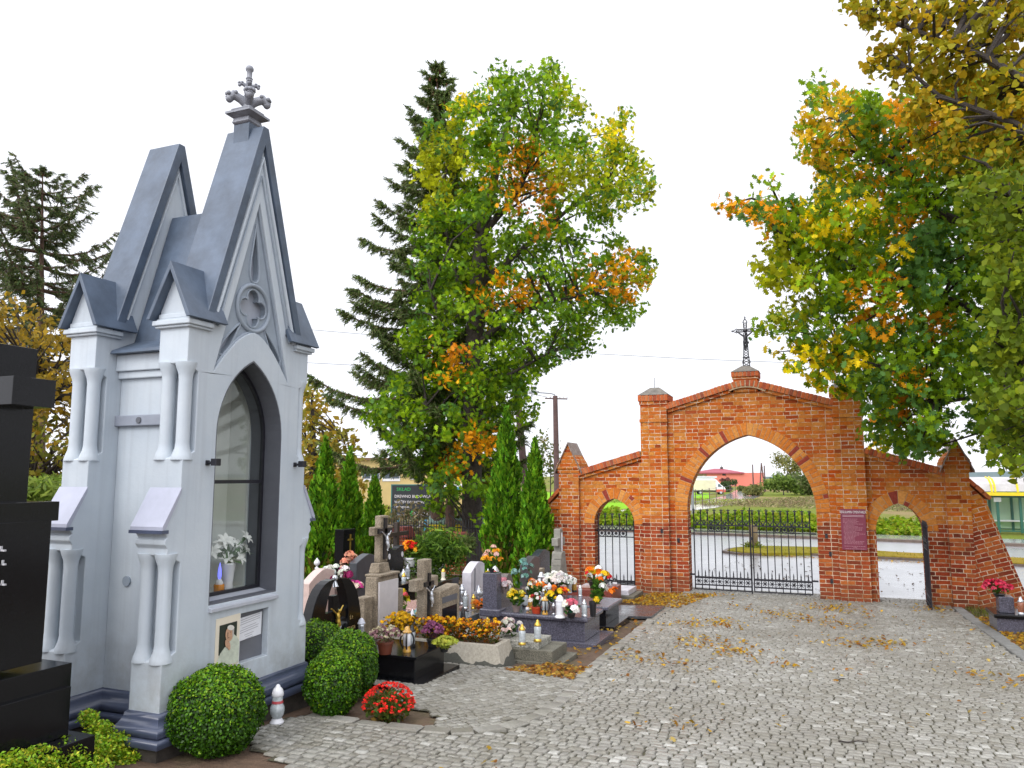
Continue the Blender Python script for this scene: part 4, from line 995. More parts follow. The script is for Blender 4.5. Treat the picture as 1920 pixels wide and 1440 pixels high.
def bouquet(name, label, cat, loc, cols, R, H, pot='black', nb=9, br=.03, leaf=None, nf=90, pr=.07, ph=.10, lean=(0,0), group=None, leafcols=None, spread=1.0, lsize=.07):
    t = thing(name, label, cat, loc, group=group); x,y,z = loc; rg = random.Random(int(abs(x*977+y*331)*10)%9999); R *= 1.18; H *= 1.1; nb = int(nb*1.3)
    pm = {'black':M_BLKP,'terra':M_TERRA,'taupe':M_GREYP,'white':M_WCER,'brown':mat('brown_pot',(.16,.045,.025),.4,.15,12),'red':mat('red_plastic',(.5,.06,.02),.35,.1,12),'vase':M_GREYGR}[pot]
    b = MB(); b.lathe([(pr*.72,0),(pr*.75,.004),(pr*.95,ph*.8),(pr*1.06,ph*.82),(pr*1.06,ph),(pr*.9,ph),(pr*.85,ph*.9)], loc, 16); obj('pot' if pot not in ('vase','taupe') else 'vase', b, pm, t, smooth=40)
    c = Vector((x+lean[0]*.4, y+lean[1]*.4, z+ph+H*.38)); foliage('foliage', t, c, (R*.85,R*.85,H*.5), nf, lsize, leafcols or [G1,G2,G3], shell=.15)
    k = max(1,nb//len(cols))
    for i, col in enumerate(cols):
        C = []
        for j in range(k):
            a = rg.uniform(0,2*pi); q = sqrt(rg.random())*R*spread; h = (1-(q/R/max(spread,1e-3))**2*.6)*H*rg.uniform(.75,1.05)
            u = (j+.5)/k*2-1
            C.append((x+q*cos(a)+lean[0]*(h/H+(u if abs(lean[0])+abs(lean[1])>.12 else 0)), y+q*sin(a)+lean[1]*(h/H), z+ph+h-(abs(lean[0])*u*.9 if abs(lean[0])+abs(lean[1])>.12 else 0)))
        if k <= 10:
            for c_ in C: blooms('bloom', t, [c_], br*1.3*rg.uniform(.85,1.2), col)
        else: blooms('blooms', t, C, br*1.25*np.array([rg.uniform(.8,1.2) for _ in C]), col)
    return t
M_GLS = mat('frosted_lantern_glass', (.42,.46,.48), .10, .25, 30, spec=.8, coat=.6)
M_RGL = mat('red_lantern_glass', (.55,.03,.02), .12, .2, 20, spec=.7, coat=.6)
M_SIL = mat('chromed_plastic', (.60,.62,.66), .18, .12, 20, metal=.7)
M_AMB = mat('amber_glass', (.55,.30,.05), .12, .25, 20, coat=.6)
def lantern(label, loc, h=.22, style='glass', body=None, cap=None, group='grave lanterns'):
    t = thing('grave_lantern', label, 'lantern', loc, group=group); s = h/.22; n = 16
    body = body or M_GLS; cap = cap or M_GOLD
    def L(nm, pr, m, par=t): b = MB(); b.lathe([(r*s,z*s) for r,z in pr], loc, n); return obj(nm, b, m, par, smooth=45)
    if style == 'ceramic':
        L('base',[(.040,0),(.042,.008),(.034,.02),(.028,.03)],M_WCER); L('glass_body',[(.026,.03),(.038,.05),(.044,.075),(.042,.095),(.034,.11),(.03,.13),(.032,.15),(.03,.158)],body)
        L('wick_holder',[(.012,.112),(.0345,.118),(.0325,.126),(.0315,.132),(.012,.136)],mat('red_candle',(.42,.06,.07),.4,.15,30)); L('cap',[(.032,.157),(.036,.162),(.034,.18),(.026,.2),(.014,.212),(.012,.22),(.004,.226)],M_WCER)
    elif style == 'tall':
        L('base',[(.052,0),(.054,.008),(.046,.016),(.038,.03)],body); L('glass_body',[(.036,.028),(.036,.06),(.038,.12),(.040,.15),(.034,.158)],body); L('cap',[(.044,.157),(.046,.166),(.036,.18),(.034,.196),(.022,.208),(.018,.214),(.006,.222)],cap)
    elif style == 'globe':
        L('base',[(.045,0),(.046,.01),(.02,.03),(.018,.05),(.03,.065)],cap); L('glass_body',[(.03,.062),(.055,.085),(.065,.115),(.06,.145),(.042,.168)],body); L('cap',[(.044,.166),(.04,.178),(.03,.186),(.018,.2),(.015,.213),(.004,.22)],cap)
    elif style == 'oval':
        L('base',[(.036,0),(.038,.012),(.03,.03),(.026,.05)],cap); b = MB()
        for q in range(4): b.tube([(loc[0]+s*.05*cos(q*pi/2+.4)*(.7+.5*sin(pi*u)), loc[1]+s*.05*sin(q*pi/2+.4)*(.7+.5*sin(pi*u)), loc[2]+s*(.03+.14*u)) for u in np.linspace(0,1,7)], .008*s, 6)
        obj('cage', b, M_BLKP, t); L('glass_body',[(.026,.05),(.036,.06),(.036,.15),(.028,.165)],body); L('cap',[(.04,.165),(.042,.175),(.026,.19),(.022,.21),(.006,.222)],cap)
    elif style == 'cone':
        L('base',[(.05,0),(.05,.012),(.045,.02)],cap); L('glass_body',[(.043,.02),(.04,.07),(.03,.13)],body); L('cap',[(.035,.128),(.026,.16),(.012,.2),(.004,.22)],cap)
    else:
        L('base',[(.040,0),(.042,.006),(.040,.022),(.034,.03)],cap); L('glass_body',[(.034,.028),(.038,.05),(.036,.10),(.040,.14),(.030,.158)],body); L('cap',[(.034,.156),(.037,.164),(.030,.18),(.022,.19),(.017,.205),(.016,.212),(.003,.224)],cap)
    return t
def boxpart(name, x0,x1,y0,y1,z0,z1, m, t, bevel=.006, taper=0.0):
    b = MB(); b.box(x0,x1,y0,y1,z0,z1,taper); return obj(name, b, m, t, bevel=bevel)
def xprism(name, pts, x0, x1, m, t, bevel=.006): b = MB(); b.prism(pts,'x',x0,x1); return obj(name, b, m, t, bevel=bevel)

# ---------------------------------------------------------------- large black tombstone, far left
ZL = -.17
BT = thing('black_tombstone', 'large polished black granite tombstone with a block cross, half cut off at the left edge', 'tombstone', (-5.4,3.9,ZL))
def tomb(nm, px, yt, yb, yback, depth, w, bev=.004):
    """block whose right-hand back edge stands at image column px; it runs depth towards the viewer"""
    ym = (yt+yb)/2; xr = at(px,ym,Y=yback).x; return boxpart(nm, xr-w, xr, yback-depth, yback, at(px,yb,Y=yback).z, at(px,yt,Y=yback).z, M_BLACK, BT, bev)
tomb('base_slab',177,1377,1440,3.92,1.7,1.5); tomb('lower_block',131,1286,1379,3.84,1.35,1.3); tomb('upper_block',134,1242,1288,3.86,1.39,1.34)
tomb('stele',88,975,1242,3.66,.36,.95); tomb('stele_cap',111,940,976,3.72,.48,1.03)
tomb('cross_shaft',61,656,942,3.64,.30,.22,.003)
p0 = at(104,740,Y=3.639); boxpart('cross_arm', p0.x-.62, p0.x, 3.341, 3.639, at(104,765,Y=3.639).z, at(104,714,Y=3.639).z, M_BLACK, BT, .003)
b = MB(); YT = 3.30
for (zz, w) in ((1034,.05),(1060,.03),(1098,.035)):
    p = at(9,zz,Y=YT); b.box(p.x-w, p.x, YT-.003, YT+.01, p.z, p.z+.010); b.box(p.x-w*.9, p.x-w*.7, YT-.003, YT+.01, p.z, p.z+.03)
obj('engraved_lettering', b, mat('silver_lettering',(.4,.4,.42),.4,.1,20), BT)
# ---------------------------------------------------------------- front row of graves, heads to the left, slabs to the path
# grave A: black wing-shaped headstone with a cross between the wings
gz = g(7.5)
WG = thing('wing_headstone', 'black granite headstone of two curved wings with a black cross and gilt figure between them', 'headstone', (-5.15,7.45,gz))
xprism('base', [(6.9,gz-.05),(8.0,gz-.05),(8.0,gz+.14),(6.9,gz+.14)], -5.28, -5.0, M_BLACK, WG)
zb = gz+.14; zt = .655
def wing(s, yc, w):
    o = []; 
    for i in range(11): t = i/10; o.append((yc+s*(.03+w*sin(pi/2*(1-t)**.8)), zb+(zt-zb)*sin(pi/2*t)**.9))
    inn = [(yc+s*(.03+.02*(1-t)+w*.38*sin(pi*t)**.9*(1.15-.5*t)), zb+(zt-zb)*(1-(1-t)**1.2)) for t in np.linspace(1,0,10)][1:]
    o[0] = (yc+s*(.03+w*.80), zb)
    return o+inn
xprism('wing', wing(-1,7.43,.46), -5.20, -5.08, M_BLACK, WG); xprism('wing', wing(1,7.47,.46), -5.20, -5.08, M_BLACK, WG)
boxpart('cross', -5.17,-5.10, 7.40,7.50, zb,.47, M_BLACK, WG, .004); boxpart('cross_arm', -5.171,-5.099, 7.22,7.69, .19,.30, M_BLACK, WG, .004)
corpus('gilt_figure', (-5.085,7.46,.09), .30, M_GOLD, WG, fx=pi/2)
M_GLT = mat('gilt_lettering',(.50,.36,.14),.4,.15,30)
for yc, rows in ((7.185,(('Ś. P.',.05,.13),('CZESŁAW',.055,.02),('PALUSZ',.07,-.07),('1921 - 1986',.04,-.15))),(7.735,(('Ś. P.',.05,.17),('PELAGIA',.06,.05),('PALUSZ',.075,-.04),('UR. 1926',.045,-.12),('ZM. 1994',.045,-.19)))):
    for s_, sz, z in rows: text('gilt_lettering', s_, sz, (-5.077,yc,z), M_GLT, WG, rz=pi/2, sx=.75)
b = MB(); b.ball((-5.12,7.45,.66),.035,8,6); b.tube([(-5.12,7.45,.62),(-5.1,7.44,.56)],[.02,.035],8); obj('lamp_finial', b, M_SIL, WG, smooth=60)
# grave B: low black slab
gz = g(7.5)
GB = thing('black_grave_slab', 'low polished black granite grave on a wider base beside the side path', 'grave', (-4.5,7.5,gz))
boxpart('base', -5.3,-3.80,7.10,7.95,gz-.05,gz+.035,M_BLACK,GB); boxpart('curb', -5.25,-3.95,7.19,7.86,gz+.035,gz+.235,M_BLACK,GB,.004); boxpart('slab', -5.27,-3.92,7.17,7.88,gz+.235,gz+.265,M_BLACK,GB,.005)
zs = gz+.265
# grave C: tall concrete cross monument + planted trough
gz = g(8.6)
CM = thing('stone_cross_monument', 'tall weathered concrete cross monument with a white marble plaque, behind the marigold bed', 'monument', (-5.45,8.7,gz))
boxpart('base', -5.62,-5.10,8.28,9.24,gz-.05,-.16,M_CONC,CM,.01); boxpart('body', -5.40,-5.21,8.49,9.04,-.16,.53,M_CONC,CM,.01,taper=.012)
boxpart('side_buttress', -5.40,-5.26,8.29,8.485,-.16,.31,M_CONC,CM,.012); boxpart('side_buttress', -5.40,-5.26,9.045,9.24,-.16,.31,M_CONC,CM,.012)
boxpart('shoulder', -5.43,-5.19,8.55,9.02,.53,.56,M_CONC,CM,.008); boxpart('neck', -5.46,-5.30,8.68,8.96,.56,.68,M_CONC,CM,.01,taper=.02)
boxpart('cross_shaft', -5.455,-5.36,8.80,8.985,.68,1.28,M_CONC,CM,.012); boxpart('cross_arm', -5.452,-5.363,8.65,9.11,1.03,1.14,M_CONC,CM,.012)
boxpart('marble_plaque', -5.235,-5.195,8.53,8.99,-.07,.47,M_WPLQ,CM,.003)
b = MB(); b.box(-5.362,-5.335,8.86,8.925,.72,1.25); b.box(-5.362,-5.335,8.72,9.06,1.055,1.115); cb = obj('black_cross', b, M_BLKP, CM); corpus('silver_figure', (-5.325,8.89,.83), .29, M_SIL, cb, fx=pi/2)
TR = thing('planting_trough', 'concrete grave trough with flaking grey paint, filled with marigolds', 'trough', (-4.15,8.42,gz))
def peel():
    m, t, b_ = nt('flaking_concrete'); gp = t.nodes.new('ShaderNodeNewGeometry'); P = gp.outputs['Position']; sx = N(t,'ShaderNodeSeparateXYZ'); t.links.new(P, sx.inputs[0])
    a = noise(t, 3.2, 3, .5, vec=P); mp = N(t,'ShaderNodeMapRange'); mp.inputs[1].default_value = -.36; mp.inputs[2].default_value = -.05; t.links.new(sx.outputs['Z'], mp.inputs[0])
    ad = N(t,'ShaderNodeMath', operation='ADD'); t.links.new(a, ad.inputs[0]); t.links.new(mp.outputs[0], ad.inputs[1])
    f = ramp(t, ad.outputs[0], [(.80,1.),(.815,0.)]); c = mixc(t, f, (.36,.33,.27), (.075,.075,.062)); c = mixc(t, .4, c, ramp(t, noise(t, 40, 4, .7, vec=P), [(.3,.2),(.7,.8)]), 'OVERLAY')
    t.links.new(c, b_.inputs['Base Color']); b_.inputs['Roughness'].default_value = .9; bumpn(t, f, .4, .01, b_); return m
M_PEEL = peel(); rx0, rx1, ry0, ry1 = -5.05, -3.47, 8.23, 8.60
b = MB(); e = .05; z0, z1 = gz-.03, gz+.255
o0 = [(rx0,ry0-e),(rx1+e*1.6,ry0-e),(rx1+e*1.6,ry1+.02),(rx0,ry1+.02)]; o1 = [(rx0,ry0),(rx1,ry0),(rx1,ry1),(rx0,ry1)]; i1 = [(rx0+.06,ry0+.05),(rx1-.06,ry0+.05),(rx1-.06,ry1-.05),(rx0+.06,ry1-.05)]
for L, z in ((o0,z0),(o1,z1),(i1,z1),(i1,z1-.05)): b.v += [(x,y,z) for x,y in L]
for k in range(3):
    for j in range(4): b.f.append((k*4+j,k*4+(j+1)%4,(k+1)*4+(j+1)%4,(k+1)*4+j)); b.m.append(0)
b.f.append((12,13,14,15)); b.m.append(0); obj('trough_walls', b, M_PEEL, TR, bevel=.006)
boxpart('soil_fill', rx0+.061,rx1-.061,ry0+.051,ry1-.051,z1-.20,z1-.02,M_SOIL,TR,0)
MG = thing('marigold_bed', 'bed of yellow and orange marigolds growing in the concrete trough', 'flower bed', (-4.2,8.42,z1-.02))
n = 1500; P = np.stack([RNG.uniform(rx0+.05,rx1-.05,n), RNG.uniform(ry0+.02,ry1-.03,n), z1+RNG.uniform(-.02,.20,n)],1)
cols = np.array([(.05,.085,.012),(.10,.10,.012),(.16,.075,.012),(.24,.075,.01)]); fast('foliage', place(LEAF4, P, rotmats(n,1,.2), RNG.uniform(.03,.06,n)), 4, M_LEAF, MG, cols[RNG.integers(0,4,n)])
def bed(nm, k, r, col, x0, x1): blooms(nm, MG, [(RNG.uniform(x0,x1), RNG.uniform(ry0,ry1-.02), z1+RNG.uniform(.05,.23)) for _ in range(k)], r, col, 14, .1)
bed('yellow_blooms', 120, .030, (.80,.46,.01), rx0+.1, rx1-.06); bed('yellow_blooms', 110, .032, (.80,.50,.015), rx0+.05, -4.25); bed('orange_blooms', 110, .022, (.70,.26,.01), rx0+.6, rx1-.06); bed('rust_blooms', 70, .018, (.35,.08,.008), rx0+.5, rx1-.06)
# grave D: stepped terrazzo slab with a concrete cross and a black-plaque headstone
gz = g(8.9)
SD = thing('stepped_grave', 'grey-green terrazzo grave of two stepped slabs beside the marigold trough', 'grave', (-3.6,8.92,gz))
boxpart('base_plate',-4.4,-2.86,8.66,9.32,gz-.05,gz+.02,M_TERR,SD); boxpart('lower_slab',-4.4,-2.98,8.70,9.26,gz+.02,gz+.145,M_TERR,SD); boxpart('upper_slab',-4.4,-3.16,8.74,9.20,gz+.145,gz+.225,mat('speckled_terrazzo',(.26,.255,.22),.6,.3,60,bump=.2,fine=.4),SD)
HD = thing('concrete_cross_headstone', 'low concrete cross with a black crucifix joined to a headstone with a black plaque', 'headstone', (-4.45,8.6,gz))
boxpart('cross_shaft', -4.55,-4.44,8.30,8.48,gz,.80,M_CONC,HD,.012); boxpart('cross_arm', -4.547,-4.443,8.10,8.66,.45,.585,M_CONC,HD,.012)
xprism('stele',[(8.50,gz),(9.06,gz),(9.06,.40),(9.0,.445),(8.50,.405)],-4.50,-4.34,M_CONC,HD,.012)
boxpart('title_strip',-4.345,-4.336,8.57,8.98,.26,.33,M_REVEAL,HD,0); boxpart('black_plaque',-4.345,-4.332,8.57,8.97,-.14,.20,M_BLACK,HD,.003)
b = MB(); b.box(-4.442,-4.418,8.37,8.42,gz+.1,.64); b.box(-4.442,-4.418,8.28,8.51,.49,.54); cb = obj('black_cross', b, M_BLKP, HD); corpus('silver_figure', (-4.405,8.395,.25), .27, M_SIL, cb, fx=pi/2)
# grave E: blue-grey granite with pillar headstone
gz = g(10.3)
GE = thing('blue_grey_grave', 'blue-grey polished granite grave with rounded rim, crowded with flowers and lanterns', 'grave', (-3.6,10.4,gz))
boxpart('base_plate', -4.4,-2.80,9.93,10.86,gz-.06,gz+.055,M_GREYGR,GE,.006); boxpart('curb', -4.35,-2.98,10.03,10.76,gz+.055,gz+.30,M_GREYGR,GE,.006)
b = MB(); b.box(-4.38,-2.93,9.99,10.80,gz+.30,gz+.365); obj('slab', b, M_GREYGR, GE, bevel=.028, seg=4)
HE = thing('wave_headstone', 'blue-grey granite headstone with a square pillar and a brownish wave-topped stele', 'headstone', (-4.3,10.4,gz))
boxpart('pillar',-4.43,-4.22,9.98,10.16,gz+.30,.46,M_GREYGR,HE,.008); boxpart('pillar_base',-4.47,-4.16,9.95,10.2,gz+.30,gz+.40,M_GREYGR,HE,.015)
wv = [(10.18,gz+.30),(10.66,gz+.30),(10.66,.30)]+[(10.66-.46*t, .30+.10*sin(pi*min(1,t*1.6))*(1 if t<.62 else 0)-.10*max(0,t-.45)) for t in np.linspace(.05,1,10)]
xprism('stele', wv, -4.38,-4.25, mat('brown_grey_granite',(.12,.095,.085),.2,.3,40,fine=.3), HE, .004)
for y in (10.30,10.55): xprism('photo_oval', ell(y,.19,.03,.042), -4.252,-4.242, M_WCER, HE, 0)
zE = gz+.366
# grave F: black granite behind, with urn, mums
gz = g(11.9)
GF = thing('black_grave', 'black granite grave with a big pot of white chrysanthemums, behind the blue-grey grave', 'grave', (-4,12,gz))
boxpart('base_plate',-4.7,-2.95,11.45,12.45,gz-.06,gz+.06,M_BLACK,GF); boxpart('curb',-4.65,-3.1,11.55,12.35,gz+.06,gz+.28,M_BLACK,GF,.004); boxpart('slab',-4.68,-3.05,11.5,12.4,gz+.28,gz+.335,M_GREYGR,GF,.012)
zF = gz+.336
# flat dark slab lying by the path, red block and pale slab near the gate
gz = g(13.4)
b = MB(); P = [(-3.52,12.45),(-2.66,12.75),(-2.72,14.25),(-3.6,13.9)]
b.v = [(x,y,g(y)+.01) for x,y in P]+[(x,y,g(y)+.055) for x,y in P]; b.f = [(3,2,1,0),(4,5,6,7)]+[(i,(i+1)%4,4+(i+1)%4,4+i) for i in range(4)]; b.m = [0]*6
tag(obj('stone_slab', b, mat('wet_dark_slab',(.05,.053,.06),.25,.3,7,rvar=.12), bevel=.004), 'flat dark wet stone slab set in the soil beside the path', 'slab')
gz = g(14.5); RB = thing('red_granite_grave', 'short dark red granite grave under a bowl of flowers near the left arch', 'grave', (-4.2,14.6,gz))
M_RGR = mat('dark_red_granite',(.17,.045,.035),.3,.3,40,fine=.3); boxpart('front_block',-3.98,-3.70,14.25,14.95,gz-.05,gz+.30,M_RGR,RB); boxpart('side_curb',-4.9,-3.985,14.25,14.5,gz-.05,gz+.27,M_RGR,RB); boxpart('slab',-4.9,-3.95,14.5,15.0,gz-.05,gz+.24,mat('pinkish_slab',(.42,.33,.31),.4,.15,12),RB)
gz = g(15.6); PL = thing('pale_grave', 'small pale stone grave with a dark base, in front of the left side arch', 'grave', (-4.0,15.6,gz))
boxpart('base',-4.75,-3.50,15.15,16.0,gz-.05,gz+.10,M_TERR,PL); boxpart('slab',-4.7,-3.62,15.22,15.92,gz+.10,gz+.20,M_MARBLE,PL,.01)
zP = gz+.20
# ---------------------------------------------------------------- second row
def headstone(name, label, px, D, ytop, w, m, shape='wave', th=.14, slab=None, par_cat='headstone', slablen=1.2):
    p = gd(px, D); gz = p.z; zt = CZ-(ytop-892)/FPX*D; t = thing(name, label, par_cat, p)
    u = np.linspace(0,1,13)
    if shape == 'wave': top = [(p.y+w/2-w*a, zt-.16*w*(1-sin(pi*(.15+.8*a)))-.25*w*max(0,a-.45)) for a in u]
    elif shape == 'dip': top = [(p.y+w/2-w*a, zt-.10*w*(abs(a-.5)<.3)*cos((a-.5)*pi/.6)) for a in u]
    elif shape == 'peak': top = [(p.y+w/2-w*a, zt-.35*w*abs(a-.35)**1.3) for a in u]
    else: top = [(p.y+w/2,zt),(p.y-w/2,zt)]
    xprism('stele', [(p.y-w/2,gz),(p.y+w/2,gz)]+top, p.x-th/2, p.x+th/2, m, t, .008); boxpart('plinth', p.x-th,p.x+th*1.2,p.y-w*.6,p.y+w*.6,gz-.05,gz+.16,m,t)
    if slab: boxpart('grave_slab', p.x+th*1.25,p.x+th*1.25+slablen,p.y-w*.6,p.y+w*.6,gz-.05,gz+.20,slab,t)
    return t, p, zt
headstone('pink_headstone','pinkish marble headstone with a wave-cut top beside the shrine',603,11.2,1063,.62,M_PINK,'wave',slab=None)
headstone('dark_headstone','dark grey headstone with a rounded shoulder, left of the tall concrete cross',684,12.2,1036,.55,mat('dark_slate_stone',(.045,.05,.058),.3,.2,10),'peak',slab=None)
t,p,zt = headstone('black_headstone','black headstone with two white photo ovals behind the tall concrete cross',738,14.2,1022,.62,M_BLACK,'dip',slab=None)
for q in (-.22,.24): xprism('photo_oval', ell(p.y+q,zt-.16,.035,.05), p.x+.071,p.x+.078, M_WCER, t, 0)
t,p,zt = headstone('black_stele','narrow black stele bearing a small gilt cross, against the thujas',650,15.5,990,.42,M_BLACK,'flat',.2)
b = MB(); c = at(657,1015,X=p.x+.108); b.box(p.x+.10,p.x+.118,c.y-.012,c.y+.012,c.z-.25,c.z+.14); b.box(p.x+.10,p.x+.118,c.y-.08,c.y+.08,c.z+.02,c.z+.05); obj('gilt_cross', b, M_GOLD, t)
t,p,zt = headstone('marble_headstone','grey-white marble headstone with a dark slit, between the marigold bed and the blue-grey pillar',889,12.0,1050,.50,M_MARBLE,'wave',.15)
b = MB(); b.box(p.x+.074,p.x+.083,p.y-.13,p.y-.11,zt-.42,zt-.08); obj('engraved_line', b, M_REVEAL, t)
headstone('charcoal_headstone','broad charcoal headstone with a pointed top in front of the two right thujas',1010,15.2,1028,.85,mat('charcoal_stone',(.03,.036,.045),.25,.2,8),'peak',.16)
headstone('grey_brown_headstone','smaller grey-brown headstone in front of the broad charcoal one',993,13.4,1040,.60,mat('grey_brown_stone',(.07,.065,.07),.3,.25,9),'peak',.14)
headstone('small_concrete_headstone','small squat concrete headstone behind the white urn lantern',1010,14.0,1062,.22,M_CONC,'flat',.14)
t,p,zt = headstone('low_black_headstone','low black headstone with a lantern on top, beside the concrete cross headstone',836,11.4,1082,.75,M_BLACK,'flat',.10)
lantern('cream lantern standing on the low black headstone', (p.x,p.y-.05,zt), .16, 'tall', body=mat('cream_wax',(.66,.62,.50),.4,.1,12))
# pleated concrete cross by the gate
p = gd(1046,16.2); gz = p.z
PC = thing('pleated_cross_monument','grey concrete cross on a pleated pedestal against the left end of the brick gate','monument', p)
boxpart('base',p.x-.22,p.x+.28,p.y-.32,p.y+.32,gz-.05,gz+.30,M_CAPST,PC); M_CG = mat('pale_grey_concrete',(.25,.24,.21),.85,.2,8,bump=.3)
b = MB(); b.prism([(p.y-.26,gz+.30),(p.y+.26,gz+.30),(p.y+.09,.20),(p.y+.09,.24),(p.y-.09,.24),(p.y-.12,.20)],'x',p.x-.10,p.x+.12); obj('pedestal', b, M_CG, PC, bevel=.008)
for k in range(4): boxpart('pleat', p.x-.08+.01*k, p.x+.13, p.y-.30+.035*k, p.y-.22+.035*k, gz+.34+.13*k, gz+.46+.13*k, M_CG, PC)
boxpart('cross_shaft',p.x-.07,p.x+.07,p.y-.085,p.y+.085,.20,.70,M_CG,PC,.01); boxpart('cross_arm',p.x-.068,p.x+.068,p.y-.24,p.y+.24,.36,.52,M_CG,PC,.01)
b = MB(); b.box(p.x+.07,p.x+.09,p.y-.015,p.y+.015,gz+.35,.62); obj('white_rod', b, M_WCER, PC)
# dark wooden cross behind, granite slabs lying between the rows
p = gd(746,16.0); WX = thing('wooden_cross','slim dark wooden cross standing behind the black headstone','cross', p)
z = CZ-(978-892)/FPX*16; boxpart('post',p.x-.04,p.x+.04,p.y-.05,p.y+.05,p.z,z,M_DKWD,WX,.004); boxpart('beam',p.x-.035,p.x+.035,p.y-.42,p.y+.42,z-.28,z-.20,M_DKWD,WX,.004)
def flatgrave(label, x0,x1,y0,y1,h,m,m2=None):
    gz = g((y0+y1)/2); t = thing('grave_slab', label, 'grave', ((x0+x1)/2,(y0+y1)/2,gz)); boxpart('curb',x0,x1,y0,y1,gz-.05,gz+h*.75,m2 or m,t); boxpart('slab',x0+.03,x1-.03,y0+.03,y1-.03,gz+h*.75,gz+h,m,t); return gz+h
zG = flatgrave('pinkish granite grave slab behind the yellow vase flowers', -6.6,-5.0,10.15,10.9,.30,mat('pink_granite',(.44,.28,.25),.25,.3,30,fine=.4),M_BLACK)
zH = flatgrave('grey-green polished slab carrying lanterns behind the trough', -5.6,-4.55,9.55,10.25,.28,mat('green_grey_granite',(.12,.14,.15),.2,.3,30),M_GREYGR)
zI = flatgrave('black slab with a red lantern behind the blue-grey pillar', -6.0,-4.9,11.7,12.5,.34,M_BLACK)
zJ = flatgrave('concrete-edged grave slab to the right of the marble headstone', -6.3,-4.9,10.75,11.45,.24,M_CONC)
zK = flatgrave('dark grave slab with a white flower pot under the balloon-like flowers', -8.2,-6.6,11.2,12.0,.45,M_BLACK)
# ---------------------------------------------------------------- flowers and lanterns
def on(px, py, z): p = at(px,py,Z=z); return (p.x,p.y,z)
YEL,RED,WHT,PNK,ORG,PUR,MAG = (.72,.50,.01),(.55,.01,.015),(.78,.77,.72),(.70,.16,.22),(.78,.20,.01),(.30,.12,.48),(.55,.05,.22)
bouquet('flower_pot','pot of yellow lilies at the pillar end of the blue-grey grave','flowers',on(968,1147,zE),[YEL,(.70,.62,.12)],.12,.20,'taupe',14,.035,pr=.06,ph=.09,leafcols=[(.10,.20,.02),G2,G1])
lantern('squat tea light with a yellow flame on a disc on the blue-grey grave', on(989,1149,zE), .10,'globe',body=M_WCER,cap=mat('wood_disc',(.35,.2,.1),.6,.2,9))
bouquet('flower_pot','orange-red plastic pot with red and white flowers on the blue-grey grave','flowers',on(1006,1150,zE),[(.42,.03,.03),WHT],.075,.17,'red',8,.032,nf=30,pr=.075,ph=.09)
lantern('white lantern with an oval cage and brown foot on the blue-grey grave', on(1022,1152,zE), .24,'oval',cap=M_AMB)
bouquet('flower_pot','small pot of yellow daffodil-like flowers behind the oval cage lantern','flowers',on(1032,1144,zE),[YEL],.06,.17,'taupe',5,.035,nf=30,pr=.05,ph=.08)
lantern('tall white ceramic lantern with a domed cap in the middle of the blue-grey grave', on(1050,1158,zE), .29,'tall',body=M_WCER,cap=M_WCER)
bouquet('flower_arrangement','low arrangement of pink peonies and white roses at the front of the blue-grey grave','flowers',on(1071,1158,zE),[PNK,PNK,WHT],.13,.13,'black',9,.055,nf=70,pr=.06,ph=.06,leafcols=[(.05,.14,.06),(.04,.16,.10),G1])
lantern('clear glass lantern with a silver cap right of the pink peonies', on(1096,1156,zE), .22,'glass',cap=M_SIL)
bouquet('flower_vase','leaning spray of orange, yellow and white flowers in a tall black vase','flowers',on(1112,1156,zE),[ORG,WHT,YEL,ORG],.10,.34,'black',12,.05,pr=.05,ph=.20,lean=(.17,0),nf=110,leafcols=[(.10,.24,.02),G2,G1],lsize=.10)
lantern('grey glass lantern in front of the wave headstone', on(985,1138,zE), .24,'glass',cap=M_BLKP)
bouquet('flower_arrangement','orange and white lilies leaning on the wave headstone','flowers',on(1000,1136,zE),[ORG,WHT,(.7,.35,.2)],.10,.26,'black',9,.035,pr=.05,ph=.08)
lantern('dark glass lantern between the red pot and the pink peonies', on(1038,1152,zE), .15,'glass',body=mat('smoked_glass',(.12,.10,.11),.1,.3,20),cap=M_SIL)
bouquet('chrysanthemum_pot','big round pot of white chrysanthemums on the black grave','flowers',on(1044,1112,zF),[WHT],.26,.20,'black',60,.045,nf=130,pr=.12,ph=.10)
bouquet('flower_arrangement','orange and yellow flowers tucked under the white chrysanthemums','flowers',on(1044,1120,zF),[ORG,YEL,(.75,.08,.02)],.16,.10,'black',12,.045,nf=40,pr=.06,ph=.04)
lantern('white urn-shaped lantern left of the white chrysanthemums', on(1015,1114,zF), .36,'oval',body=M_WCER,cap=M_SIL)
lantern('plain glass lantern right of the white chrysanthemums', on(1068,1112,zF), .22,'glass',cap=M_SIL)
lantern('amber glass lantern with a black cap right of the white chrysanthemums', on(1077,1110,zF), .24,'glass',body=M_AMB,cap=M_BLKP)
lantern('short glass lantern at the path end of the black grave', on(1088,1118,zF), .18,'glass',cap=M_SIL)
bouquet('succulent_bouquet','teal-green artificial lotus stems behind the wave headstone','flowers',on(985,1122,zF-.1),[(.16,.33,.28),(.24,.40,.36)],.20,.42,'taupe',10,.05,nf=60,leafcols=[(.12,.25,.18),(.08,.16,.06)],pr=.07,ph=.2)
bouquet('flower_bowl','dark bowl of red and white flowers on the red granite grave','flowers',on(1120,1102,g(14.6)+.28),[RED,WHT,(.6,.6,.12)],.22,.16,'black',15,.05,nf=90,pr=.18,ph=.13,leafcols=[(.12,.20,.03),G2])
lantern('white lantern on the left of the pale grave', on(1144,1112,zP), .22,'glass',body=M_WCER,cap=M_SIL); lantern('white lantern with a black cap on the pale grave', on(1153,1109,zP), .26,'glass',body=M_WCER,cap=M_BLKP)
